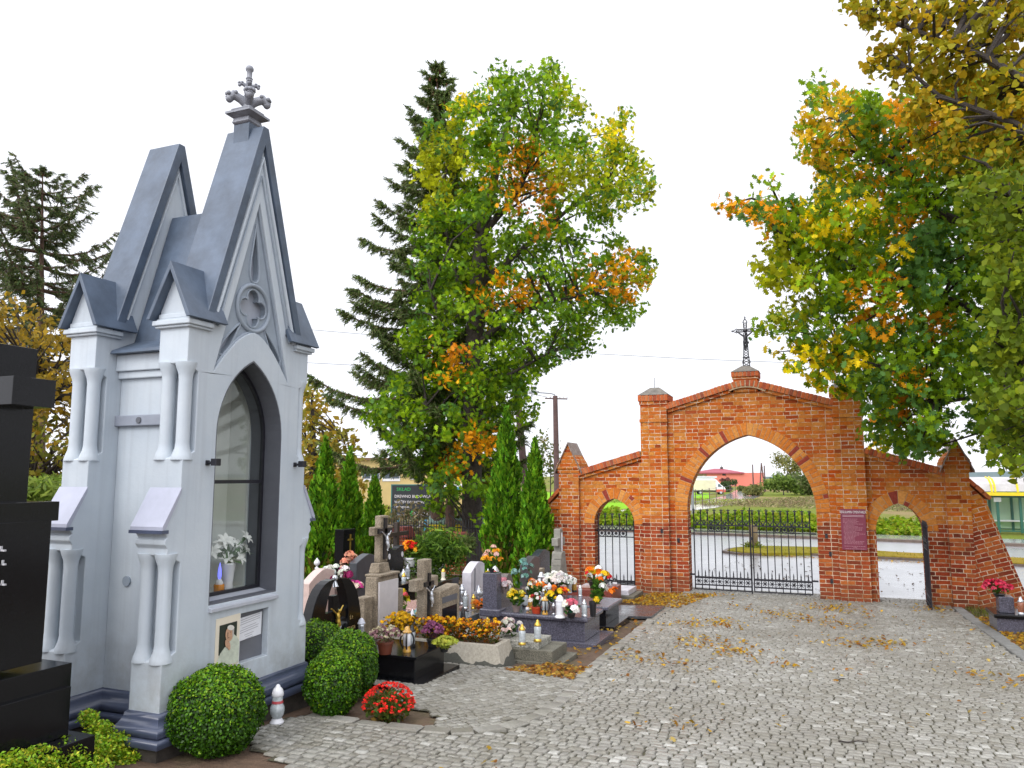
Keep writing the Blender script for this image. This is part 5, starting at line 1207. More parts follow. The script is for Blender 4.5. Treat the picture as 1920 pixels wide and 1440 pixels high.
lantern('glass lantern with a gilt cap, left of two on the stepped grave', on(979,1209,g(8.9)+.226), .23,'glass'); lantern('glass lantern with a gilt cap, right of two on the stepped grave', on(1008,1203,g(8.9)+.226), .25,'glass')
bouquet('rose_bouquet','bunch of pale pink and white roses beside the stepped grave','flowers',on(955,1205,g(8.9)+.15),[(.76,.56,.52),(.75,.70,.66)],.15,.17,'black',22,.04,nf=60,pr=.06,ph=.08)
lantern('white jar candle among the marigolds', on(897,1192,z1), .13,'tall',body=M_WCER,cap=M_WCER); lantern('red jar lantern with a gold cap among the marigolds', on(914,1190,z1), .20,'glass',body=M_RGL)
# house-shaped lantern
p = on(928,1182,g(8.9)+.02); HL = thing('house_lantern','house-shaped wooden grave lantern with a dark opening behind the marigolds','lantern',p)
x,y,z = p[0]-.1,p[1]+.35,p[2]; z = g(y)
M_OLDW = mat('weathered_wood',(.20,.16,.12),.8,.3,12); xprism('front_frame',[(y-.11,z),(y+.11,z),(y+.11,z+.34),(y,z+.52),(y-.11,z+.34)],x-.14,x+.10,M_OLDW,HL); xprism('opening_shade',[(y-.085,z+.03),(y+.085,z+.03),(y+.085,z+.33),(y,z+.47),(y-.085,z+.33)],x+.099,x+.104,M_BLACK,HL,0)  # flat black plate on the front paints the shade of the hollow inside
xprism('roof',[(y-.16,z+.30),(y,z+.56),(y+.16,z+.30),(y+.13,z+.285),(y,z+.52),(y-.13,z+.285)],x-.17,x+.13,mat('grey_wood_roof',(.27,.24,.20),.8,.2,12),HL)
# on the low black slab
lantern('white lantern in a black oval cage on the low black slab', on(763,1222,zs), .26,'oval',body=M_WCER,cap=M_AMB); lantern('dark lantern behind the oval cage lantern on the low black slab', on(772,1212,zs), .22,'glass',cap=M_BLKP)
bouquet('heather_pot','black pot of purple heather at the end of the low black slab','potted plant',on(811,1212,zs),[(.22,.06,.14),(.30,.10,.20)],.10,.17,'black',60,.02,nf=120,pr=.065,ph=.08,leafcols=[(.16,.06,.10),(.10,.08,.04)],lsize=.04)
bouquet('trailing_plant','yellow-green trailing plant spilling over the end of the low black slab','potted plant',on(833,1222,zs),[(.45,.47,.06),(.36,.40,.05)],.11,.10,'black',70,.022,nf=160,pr=.05,ph=.05,leafcols=[(.35,.38,.05),(.25,.30,.04)],lsize=.04,lean=(.05,-.05))
bouquet('heather_pot','brown pot of pink and cream heather beside the rounded box shrubs','potted plant',on(722,1226,zs),[(.34,.18,.20),(.58,.52,.36)],.15,.14,'brown',70,.02,nf=150,pr=.085,ph=.13,leafcols=[(.20,.15,.08),(.28,.28,.14)],lsize=.04)
M_STR = mat('white_lantern_cap',(.62,.63,.70),.3,.1,20)
lantern('lantern with a white tiered cap, left of two before the wing headstone', on(633,1200,zs), .20,'tall',body=M_SIL,cap=M_STR); lantern('lantern with a white tiered cap, right of two before the wing headstone', on(677,1196,zs), .22,'tall',body=M_SIL,cap=M_STR)
# between monument and headstone
gq = g(8.6)
bouquet('flower_vase','taupe vase of yellow and red artificial flowers at the foot of the white plaque','flowers',on(752,1170,gq+.10),[YEL,(.65,.55,.03),(.70,.10,.12)],.09,.24,'taupe',15,.035,pr=.06,ph=.20,leafcols=[(.16,.30,.02),G2],nf=70)
lantern('white swan-shaped lantern right of the taupe vase', on(773,1172,gq+.10), .22,'cone',body=M_WCER,cap=M_WCER); lantern('teal glass lantern right of the taupe vase', on(783,1166,gq+.12), .22,'globe',body=mat('teal_glass',(.15,.30,.29),.15,.3,20),cap=M_SIL)
lantern('dark lantern left of the purple rose', on(791,1160,gq+.12), .18,'glass',body=mat('dark_glass',(.05,.06,.08),.12,.3,20),cap=M_BLKP)
bouquet('rose_wreath','purple rose with grey-white ribbon leaves before the concrete cross','flowers',on(802,1158,gq+.14),[(.42,.18,.55),(.60,.60,.64)],.13,.20,'black',6,.05,nf=70,pr=.05,ph=.06,leafcols=[(.5,.5,.5),(.05,.12,.07),(.35,.33,.33)])
# second-row pieces
lantern('gold glass lantern on the grey-green slab', on(888,1142,zH), .21,'glass',body=M_AMB); lantern('silver globe lantern behind the gold lantern', on(897,1130,zH), .26,'globe',body=M_SIL,cap=M_SIL); lantern('black pyramid lantern at the edge of the marigolds', on(868,1166,zH), .20,'cone',body=M_BLKP,cap=M_BLKP); lantern('clear glass lantern left of the gold lantern', on(873,1142,zH), .26,'glass',cap=M_SIL)
bouquet('flower_bowl','low bowl of orange flowers right of the gold lantern','flowers',on(903,1142,zH),[ORG],.12,.06,'terra',10,.035,nf=40,pr=.09,ph=.05)
lantern('red glass lantern on the black slab', on(915,1086,zI), .20,'cone',body=mat('bright_red_glass',(.7,.03,.015),.15,.1,20,emit=.25),cap=M_SIL); lantern('silver domed lantern beside the red glass lantern', on(928,1090,zI), .30,'globe',body=M_SIL,cap=M_SIL)
lantern('white globe lantern by the pink headstone', on(594,1066,.20), .18,'globe',body=M_WCER,cap=M_WCER)
bouquet('flower_vase','grey vase of white and crimson lilies behind the wing headstone','flowers',(lambda q:(q.x,q.y,g(q.y)+.30))(gd(627,11.6)),[WHT,(.40,.03,.16),WHT],.24,.34,'taupe',18,.055,pr=.10,ph=.24,nf=90)
bouquet('flower_vase','tall spray of peach gladioli before the black stele','flowers',(lambda q:(q.x,q.y,g(q.y)+.30))(gd(664,12.2)),[(.76,.36,.24),(.75,.45,.32)],.14,.50,'black',14,.05,pr=.06,ph=.22,nf=50)
bouquet('flower_bowl','low bowl of magenta and white flowers under the peach gladioli','flowers',(lambda q:(q.x,q.y,g(q.y)+.42))(gd(666,11.6)),[(.72,.08,.35),(.76,.66,.55)],.13,.10,'black',12,.05,pr=.08,ph=.10,nf=50)
bouquet('flower_pot','white pot with red and orange ball-shaped blooms behind the tall concrete cross','flowers',on(770,1062,zK+.02),[(.80,.27,.01),(.62,.02,.015),(.78,.38,.01)],.18,.26,'white',7,.085,pr=.15,ph=.18,nf=80,leafcols=[(.20,.25,.03),G1])
lantern('domed silver lantern beside the white pot', on(746,1066,zK), .42,'globe',body=M_SIL,cap=M_SIL); lantern('small silver lantern left of the domed lantern', on(735,1068,zK), .30,'glass',cap=M_SIL)
lantern('glass lantern under the white pot', on(756,1092,zG), .24,'globe',cap=M_SIL); lantern('frosted glass lantern on the pinkish slab', on(764,1086,zG), .26,'glass',cap=M_SIL)
bouquet('flower_vase','yellow and pink artificial orchids on top of the blue-grey pillar','flowers',(-4.33,10.07,.46),[(.75,.48,.02),(.76,.5,.42),(.75,.33,.02)],.11,.26,'black',10,.045,pr=.035,ph=.05,nf=18)
bouquet('flower_arrangement','pink roses with grey twigs between the pillar and the wave stele','flowers',(-4.2,10.22,.16),[(.72,.30,.34),(.7,.6,.6)],.06,.14,'taupe',6,.04,pr=.03,ph=.06,nf=30,leafcols=[(.25,.20,.17),(.16,.14,.1)])
bouquet('dried_bouquet','dusty pink heather bowl by the silver globe lantern','flowers',on(893,1118,zJ+.02),[(.34,.16,.17)],.13,.12,'black',30,.03,pr=.08,ph=.06,nf=60,leafcols=[(.2,.12,.12)])
lantern('white cup lantern in front of the dark grey headstone', (lambda q:(q.x,q.y,g(q.y)+.22))(gd(668,10.6)), .24,'tall',body=M_WCER,cap=M_SIL)
lantern('clear lantern with a silver cap left of the marble headstone', on(857,1122,zJ), .26,'glass',cap=M_SIL); lantern('tall silver lantern right of the concrete cross headstone', on(866,1134,zH), .30,'glass',body=M_SIL,cap=M_SIL)
lantern('small red lantern at the foot of the marble headstone', on(880,1120,zJ), .18,'glass',body=M_RGL,cap=M_GOLD); lantern('frosted lantern at the left end of the pinkish slab', on(757,1100,zG), .24,'glass',cap=M_GOLD)
lantern('white ceramic lantern on the setback edge of the black grave', on(1030,1122,zF), .24,'ceramic'); lantern('amber lantern with a gold cap between the yellow lilies and the red pot', on(994,1143,zE), .20,'glass',body=M_AMB,cap=M_GOLD)
bouquet('flower_arrangement','white and orange flowers at the left end of the black grave','flowers',on(1005,1122,zF),[WHT,ORG,(.7,.62,.2)],.15,.18,'black',18,.04,pr=.07,ph=.07,nf=80)
bouquet('flower_arrangement','yellow and pink flowers beside the silver domed lantern','flowers',on(922,1096,zI),[YEL,PNK],.12,.16,'black',14,.04,pr=.06,ph=.06,nf=60)
# shrine side: candle lanterns on the ground
lantern('white-capped glass lantern with a red candle on the setts before the shrine', (-4.215,5.37,g(5.37)+.014), .30,'ceramic',group=None)
lantern('clear glass lantern half hidden behind the clipped box ball', (-4.27,5.12,g(5.1)+.01), .30,'glass',cap=M_SIL,group=None)
# right-hand small grave
p = at(1886,1188); gz = p.z
RG = thing('dark_granite_grave','small dark granite grave with red flowers at the right edge of the photo','grave',p)
boxpart('plinth',p.x-.10,p.x+.75,p.y+.02,p.y+.65,gz-.05,gz+.22,M_GREYGR,RG,.01); boxpart('rim',p.x-.14,p.x+.75,p.y-.02,p.y+.69,gz+.22,gz+.28,M_BLACK,RG,.015); boxpart('vase_block',p.x-.03,p.x+.17,p.y+.16,p.y+.42,gz+.28,gz+.52,M_GREYGR,RG,.01)
bouquet('flower_arrangement','bunch of crimson begonias on the dark granite grave at the right edge','flowers',(p.x-.0,p.y+.28,gz+.50),[(.62,.02,.07),(.70,.07,.13)],.17,.20,'black',44,.036,nf=90,pr=.08,ph=.05,lean=(-.05,0))
lantern('square-looking silver lantern with a red picture on the right-edge grave', (p.x+.24,p.y+.10,gz+.28), .26,'glass',body=mat('lantern_picture',(.30,.12,.07),.2,.5,40),cap=M_SIL,group=None)
bouquet('chrysanthemum_pot','reddish pot of cream chrysanthemums at the right edge','flowers',(p.x+.55,p.y+.12,gz+.24),[(.76,.72,.52)],.17,.13,'brown',34,.035,nf=90,pr=.11,ph=.13)
# ---------------------------------------------------------------- clipped box, begonia, golden shrub
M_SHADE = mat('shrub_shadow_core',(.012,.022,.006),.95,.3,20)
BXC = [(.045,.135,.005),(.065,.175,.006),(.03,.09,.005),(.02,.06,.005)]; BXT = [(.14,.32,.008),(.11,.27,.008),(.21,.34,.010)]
def boxball(label, x, y, r, h, n, seed):
    gz = g(y)-.02; t = thing('box_shrub', label, 'shrub', (x,y,gz)); c = (x,y,gz+h*.5)
    b = MB(); b.ball(c,(r*.90,r*.90,h*.45),18,12); rgl = random.Random(seed); b.v = [(x_+rgl.uniform(-.012,.012),y_+rgl.uniform(-.012,.012),z_+rgl.uniform(-.012,.012)) for x_,y_,z_ in b.v]; obj('shade_core', b, M_SHADE, t, smooth=True)  # solid near-black ball: the shade inside the shrub is put in as colour
    d = RNG.normal(size=(n,3)); d /= np.linalg.norm(d,axis=1,keepdims=True)
    lump = 1+.035*np.sin(d[:,0]*7+seed)*np.cos(d[:,1]*6+seed*2)+.03*np.sin(d[:,2]*9+d[:,0]*5)+.02*np.sin(d[:,1]*17)*np.sin(d[:,0]*15)
    sup = (np.abs(d)**2.6).sum(1)**(-1/2.6); rad = (.90+.13*RNG.random(n))*lump*(.6+.4*sup)/1.0
    P = np.array(c)+d*rad[:,None]*np.array((r,r,h*.5)); z = d+RNG.normal(size=(n,3))*.6+np.array((0,0,.25)); z /= np.linalg.norm(z,axis=1,keepdims=True)
    x_ = np.cross(z,RNG.normal(size=(n,3))); x_ /= np.linalg.norm(x_,axis=1,keepdims=True); R = np.stack([x_,np.cross(z,x_),z],2)
    cc = np.array(BXC)[RNG.integers(0,4,n)]; tp = (RNG.random(n) < np.clip(d[:,2]*.6+.12,0.05,.7)); cc[tp] = np.array(BXT)[RNG.integers(0,3,tp.sum())]  # lighter leaves towards the top: new growth, with top light coloured in
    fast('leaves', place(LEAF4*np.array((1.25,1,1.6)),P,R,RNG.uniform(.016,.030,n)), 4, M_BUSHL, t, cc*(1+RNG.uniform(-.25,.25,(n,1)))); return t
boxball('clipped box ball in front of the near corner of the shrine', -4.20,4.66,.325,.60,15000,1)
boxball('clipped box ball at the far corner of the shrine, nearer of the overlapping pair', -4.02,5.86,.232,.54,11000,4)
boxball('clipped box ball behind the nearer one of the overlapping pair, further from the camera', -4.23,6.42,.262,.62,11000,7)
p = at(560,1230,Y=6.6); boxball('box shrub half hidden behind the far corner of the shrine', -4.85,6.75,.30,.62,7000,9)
RD = thing('red_begonia','low mound of bright red begonias in the soil beside the side path','flowers',(-3.50,5.93,g(5.9)))
foliage('foliage', RD, (-3.50,5.93,g(5.9)+.10), (.21,.21,.14), 900, .05, [(.10,.15,.02),(.16,.10,.02),(.06,.12,.02)], shell=.3)
d = RNG.normal(size=(210,3)); d[:,2] = np.abs(d[:,2])*.9; d /= np.linalg.norm(d,axis=1,keepdims=True)
blooms('red_blooms', RD, np.array((-3.50,5.93,g(5.9)+.10))+d*np.array((.22,.22,.18)), .0165, (.75,.03,.02), 9, .2, .3)
q = thing('golden_shrub','low yellow-green shrub at the foot of the black tombstone','shrub',(-4.75,3.98,g(4)))
for px,py,r,n,X in ((20,1440,.15,700,-4.55),(70,1432,.15,900,-4.58),(120,1425,.16,1000,-4.60),(170,1412,.16,1000,-4.66),(215,1400,.14,800,-4.70),(240,1425,.11,500,-4.62),(185,1372,.11,500,-4.78),(165,1345,.08,260,-4.86),(60,1470,.2,900,-4.5),(160,1460,.2,1000,-4.52),(110,1390,.08,200,-4.72)):
    c = at(px,py,X=X); foliage('foliage', q, c, (r*.8,r,r*.75), int(n*2.2), .026, [(.26,.46,.02),(.36,.52,.03),(.16,.34,.015),(.46,.46,.03)], shell=.1, m=M_BUSHL, up=.4)
# bits of rubble and leaves in the recess of the shrine
b = MB(); rgx = random.Random(8)
for k in range(14): b.cbox((-5.1+rgx.uniform(-.35,.3),4.45+rgx.uniform(-.15,.15),g(4.4)-.01),(rgx.uniform(.04,.12),rgx.uniform(.03,.08),.035),rz=rgx.uniform(0,3),rx=rgx.uniform(-.2,.2))
tag(obj('stone_rubble', b, mat('pale_rubble',(.22,.19,.16),.9,.3,12), bevel=.008), 'broken stones and rubble in the shrine recess behind the golden shrub', 'rubble', kind='stuff')
# ---------------------------------------------------------------- trees
def tint(n, col, v=.2): return np.clip(np.array(col)[None,:]*(1+RNG.uniform(-v,v,(n,1)))*(1+RNG.uniform(-v*.3,v*.3,(n,3))),0,1)
def sample_poly(poly, step, holes=()):
    xs_, ys_ = [p[0] for p in poly], [p[1] for p in poly]; out = []
    y = min(ys_)
    while y < max(ys_):
        x = min(xs_)
        while x < max(xs_):
            px, py = x+RNG.uniform(-.5,.5)*step, y+RNG.uniform(-.5,.5)*step
            if inpoly(px,py,poly) and not any((px-h[0])**2+(py-h[1])**2 < h[2]**2 for h in holes): out.append((px,py))
            x += step
        y += step
    return out
def row_extent(poly, y):
    xsn = [poly[k][0]+(y-poly[k][1])*(poly[k-1][0]-poly[k][0])/(poly[k-1][1]-poly[k][1]) for k in range(len(poly)) if (poly[k][1]>y)!=(poly[k-1][1]>y)]
    return (min(xsn),max(xsn)) if xsn else (0,1)
def broadleaf(name, label, base, D, poly, step, depth, r, nleaf, size, tpl, colour, trunk, limbs=(), holes=(), layers=2, barkm=None, group=None, lm=None, twigs=True, flat=.75, lr=.05, dfun=None):
    """crown volume surveyed as an outline at distance D, filled in depth with separate leaf tufts on limbs and twigs"""
    t = thing(name, label, 'tree', base, group=group); bm = barkm or M_BARK
    C = []; cp = []
    for k in range(layers):
        for px, py in sample_poly(poly, step, holes):
            a, b_ = row_extent(poly, py); c = (a+b_)/2; hw = max(20,(b_-a)/2); dz = depth*sqrt(max(.04,1-min(1,abs((px-c)/hw))**2))
            d = D+RNG.uniform(-1,1)*dz + (dfun(px,py) if dfun else 0); C.append(np.array(atd(px,py,d))); cp.append((px,py))
    C = np.array(C); m = len(C)
    cc = [colour(px,py) for px,py in cp]
    P = []; K = []
    for c, col, (cx_,cy_) in zip(C, cc, cp):
        n = int(nleaf*RNG.uniform(.55,1.35)); rr = r*RNG.uniform(.6,1.25)
        d = RNG.normal(size=(n,3)); d /= np.linalg.norm(d,axis=1,keepdims=True); q = RNG.random((n,1))**.45
        P.append(c+d*q*rr*np.array((1,1,flat))); kk = np.array([col if RNG.random() < .50 else colour(cx_,cy_) for _ in range(n)]); K.append(np.clip(kk*(1+RNG.uniform(-.22,.22,(n,1)))*RNG.uniform(.95,1.45),0,1))
    P = np.concatenate(P); K = np.concatenate(K); n = len(P)
    b = MB(); b.tube(trunk[0], trunk[1], 14)
    v = []                           # uneven bark outline
    for i,(x,y,z) in enumerate(b.v): k = 1+.0*i; v.append((x+RNG.normal()*.012,y+RNG.normal()*.012,z))
    b.v = v; obj('trunk', b, bm, t, smooth=50)
    tp = [Vector(p) for p in trunk[0]]; b = MB(); anch = []
    for pts, rad in limbs:
        pts = [Vector(p) for p in pts]; b.tube(pts, [rad*(1-.75*i/(len(pts)-1)) for i in range(len(pts))], 7)
        for a, c in zip(pts, pts[1:]):
            for q in range(4): anch.append(a.lerp(c,q/4))
    for i in range(12): anch.append(tp[0].lerp(tp[-1],.3+.7*i/12) if len(tp) == 2 else tp[min(len(tp)-1, 1+i*(len(tp)-1)//12)])
    A = np.array([tuple(a) for a in anch])
    if twigs:
        for c in C[::max(1,m//170)]:
            cost = np.linalg.norm(A-c,axis=1)+np.maximum(0,A[:,2]-c[2])*1.6; a = Vector(A[np.argmin(cost)]); c = Vector(c); L = (c-a).length
            mid = a.lerp(c,.55)+Vector((RNG.normal()*.07*L,RNG.normal()*.07*L,.08*L)); b.tube([a,mid,c+(c-mid)*.2], [min(lr,.016+.012*L),.014+.004*L,.006], 5)
    obj('limbs', b, bm, t, smooth=50)
    fast('crown', place(tpl,P,rotmats(n,1.1),size*RNG.uniform(.7,1.25,n)), len(tpl), lm or M_LEAF, t, K); return t
def patches(base, spots):
    """clumps of autumn colour around given places, softly edged"""
    def f(px, py):
        for x, y, r, col, pr in spots:
            if (px-x)**2+(py-y)**2 < (r*RNG.uniform(.7,1.25))**2 and RNG.random() < pr: return col
        u = RNG.random(); s = 0
        for w, col in base:
            s += w
            if u <= s: return col
        return base[-1][1]
    return f
O_, Y_, RU, LG, DG, BG, OL = (.80,.34,.008),(.74,.56,.008),(.60,.22,.010),(.22,.34,.008),(.10,.20,.008),(.10,.22,.045),(.36,.38,.009)
# the big oak in the middle
P = [(800,250),(795,225),(830,205),(862,172),(905,168),(925,130),(950,122),(975,150),(1000,130),(1018,116),(1045,122),(1050,150),(1090,178),(1085,210),(1060,235),(1072,260),(1100,262),(1108,235),(1140,218),(1172,212),(1175,262),(1160,285),(1215,300),(1226,340),(1210,385),(1165,392),(1140,395),(1150,440),(1205,480),(1240,500),(1232,540),(1205,560),(1200,600),(1170,608),(1130,590),(1110,615),(1118,655),(1090,665),(1040,680),(1000,735),(985,790),(955,800),(935,850),(925,890),(932,950),(905,985),(885,930),(868,890),(850,950),(830,970),(808,950),(800,890),(760,868),(725,845),(735,800),(700,815),(690,760),(735,720),(770,700),(755,640),(775,590),(790,520),(780,440),(800,380),(790,320)]
tb = gd(884,21.5)
oak_col = patches([(.34,LG),(.54,DG),(.70,BG),(.97,OL),(1,Y_)], [(985,290,45,O_,.35),(965,350,60,O_,.3),(1010,380,50,RU,.4),(1060,330,40,OL,.8),(930,540,40,O_,.4),(985,550,28,O_,.6),(1165,530,45,O_,.45),(1110,520,40,O_,.25),(860,700,28,O_,.3),(910,830,40,O_,.4),(870,860,40,O_,.5),(850,660,30,RU,.5),(925,615,15,Y_,.8),(870,185,55,Y_,.4),(1090,190,60,OL,.7),(830,300,60,OL,.6),(1170,310,80,OL,.7),(1150,260,50,Y_,.4),(890,470,50,LG,.7),(800,350,60,OL,.6),(1200,500,60,OL,.5)])
trunkp = [Vector((tb.x,tb.y,tb.z-.1)), atd(885,1000,21.5), atd(884,880,21.5), atd(888,700,21.5), atd(892,560,21.4), atd(905,430,21.5), atd(935,300,21.6), atd(960,200,21.7)]
def lp(pts): return [atd(*p) for p in pts]
broadleaf('oak_tree','large leafy oak turning orange in patches, standing behind the headstones in the middle', tb, 21.5, P, 25, 2.7, .42, 42, .165, OAK, oak_col,
  (trunkp,[.40,.30,.28,.27,.23,.17,.10,.05]),
  [(lp([(890,650,21.4),(960,590,21),(1040,565,20.6),(1130,545,20.3)]),.10),(lp([(905,440,21.5),(965,370,21.3),(1000,300,21),(1005,240,21)]),.10),(lp([(893,540,21.4),(1000,450,22),(1080,380,22.3),(1150,340,22.5)]),.10),(lp([(888,700,21.5),(830,620,20.8),(800,520,20.5)]),.09),(lp([(890,600,21.5),(840,480,22),(830,350,22.3),(860,220,22.3)]),.09),(lp([(886,780,21.5),(800,760,20.6),(750,790,20.2)]),.07),(lp([(889,720,21.5),(960,700,20.8),(1050,650,20.2)]),.07)],
  holes=[(1075,415,26),(905,445,16),(1000,395,22),(905,880,16),(1020,610,22),(985,500,14),(940,410,15),(1060,480,16),(880,620,10),(1120,455,22)])

# trees on the right whose trunks stand outside the frame
P = [(1347,372),(1400,372),(1428,340),(1450,338),(1455,372),(1490,385),(1535,370),(1560,345),(1520,300),(1500,268),(1512,230),(1530,195),(1512,152),(1550,165),(1575,195),(1610,178),(1655,200),(1700,180),(1760,150),(1990,120),(1990,850),(1920,870),(1880,868),(1850,852),(1832,800),(1790,745),(1778,800),(1760,845),(1710,850),(1650,838),(1628,790),(1618,740),(1585,728),(1530,722),(1528,700),(1560,680),(1500,695),(1472,682),(1460,662),(1500,640),(1470,605),(1430,618),(1428,600),(1460,575),(1490,555),(1440,535),(1405,510),(1450,490),(1470,465),(1430,430),(1380,405)]
ro_col = patches([(.28,LG),(.44,(.15,.25,.010)),(.56,BG),(.88,OL),(1,(.55,.46,.01))], [(1400,380,60,O_,.5),(1540,260,80,(.60,.38,.012),.7),(1620,340,40,O_,.45),(1720,250,70,O_,.5),(1700,300,50,O_,.3),(1690,420,40,O_,.5),(1560,400,60,Y_,.5),(1660,560,50,O_,.3),(1620,555,30,O_,.5),(1755,610,30,O_,.8),(1720,700,36,O_,.4),(1640,430,70,Y_,.3),(1480,560,60,OL,.8),(1430,500,60,OL,.8),(1500,690,45,Y_,.7),(1640,610,40,O_,.4),(1560,690,60,Y_,.4),(1680,780,25,RU,.3),(1650,850,30,Y_,.8),(1730,470,60,BG,.7),(1560,480,90,LG,.7)])
bx = (5.6,13.4); rb = Vector((bx[0],bx[1],g(bx[1])))
top = lambda h: Vector((bx[0]+.05*h, bx[1], rb.z+h))
broadleaf('oak_tree','wide oak on the right in green, yellow and orange leaf, limbs hanging over the gate', rb, 13.6, P, 26, 1.8, .32, 34, .15, OAK, ro_col,
  ([rb-Vector((0,0,.1)),top(1),top(3),top(6),top(9.5)],[.42,.33,.29,.22,.08]),
  [([top(2.6)]+lp([(2050,690,12.6),(1902,614,13.2),(1797,570,13.5),(1675,531,13.6),(1600,502,13.6),(1480,500,13.7)]),.13),([top(4.0)]+lp([(1950,480,13.0),(1760,400,13.4),(1699,344,13.5),(1620,271,13.6),(1553,208,13.6)]),.11),([top(2.4)]+lp([(2000,720,13.0),(1850,640,13.8),(1740,660,14.2),(1640,680,14.3),(1560,676,14.3)]),.09),([top(2.2)]+lp([(2000,800,13.0),(1850,740,13.4),(1740,760,13.2)]),.08),([top(3.4)]+lp([(1950,560,14.2),(1800,470,14.6),(1600,430,14.6),(1420,380,14.5)]),.09),([top(5)]+lp([(1960,300,13.4),(1850,230,13.6),(1760,200,13.7)]),.09)],
  holes=[(1795,765,26),(1690,588,18),(1640,600,14),(1560,215,22),(1600,380,14),(1500,430,14),(1640,590,12),(1680,500,8),(1570,620,20),(1620,690,12),(1760,700,12),(1850,590,10),(1700,640,10)])
P = [(1575,-40),(1990,-90),(2010,900),(1928,905),(1903,880),(1885,845),(1862,800),(1850,760),(1858,700),(1842,650),(1856,600),(1848,520),(1850,450),(1830,395),(1790,335),(1745,300),(1720,250),(1690,190),(1672,140),(1632,125),(1640,92),(1690,72),(1658,45),(1600,35)]
LD = [(.40,(.22,.27,.014)),(.75,(.13,.19,.014)),(.90,(.30,.28,.012)),(1,(.52,.38,.01))]
lo = patches(LD,[]); hi_ = patches([(.5,(.26,.24,.012)),(.8,(.44,.30,.012)),(.93,(.17,.18,.012)),(1,(.62,.40,.01))],[])
lb = (5.7,9.2); l0 = Vector((lb[0],lb[1],g(lb[1]))); tp_ = lambda h: Vector((lb[0]+.03*h, lb[1]+.02*h, l0.z+h))
broadleaf('linden_tree','linden with heart-shaped yellow-green leaves along the right edge, darker and browner at the top corner', l0, 9.6, P, 32, .9, .24, 30, .086, HEART, lambda px,py: hi_(px,py) if py < 300+RNG.uniform(-60,60) else lo(px,py),
  ([l0-Vector((0,0,.1)),tp_(1),tp_(3),tp_(6),tp_(8.5)],[.36,.28,.24,.18,.06]),
  [([tp_(3.5)]+lp([(2050,500,9.3),(1930,420,9.6),(1880,350,9.7)]),.07),([tp_(4.6)]+lp([(2000,200,9.6),(1850,110,10.0),(1720,60,10.4),(1610,15,10.6)]),.08),([tp_(4.2)]+lp([(2050,330,9.5),(1900,230,9.8),(1760,180,10.1),(1690,120,10.2)]),.07),([tp_(2.6)]+lp([(2080,760,9.2),(1960,700,9.3),(1890,690,9.4)]),.05)],
  holes=[(1780,60,16),(1860,180,10),(1720,110,14),(1880,560,9),(1760,250,10)], dfun=lambda px,py: .9 if py < 320 else -.35)
b = None
# bare-tipped twig hanging in at the top edge
def leaftwig(parentlabel): pass

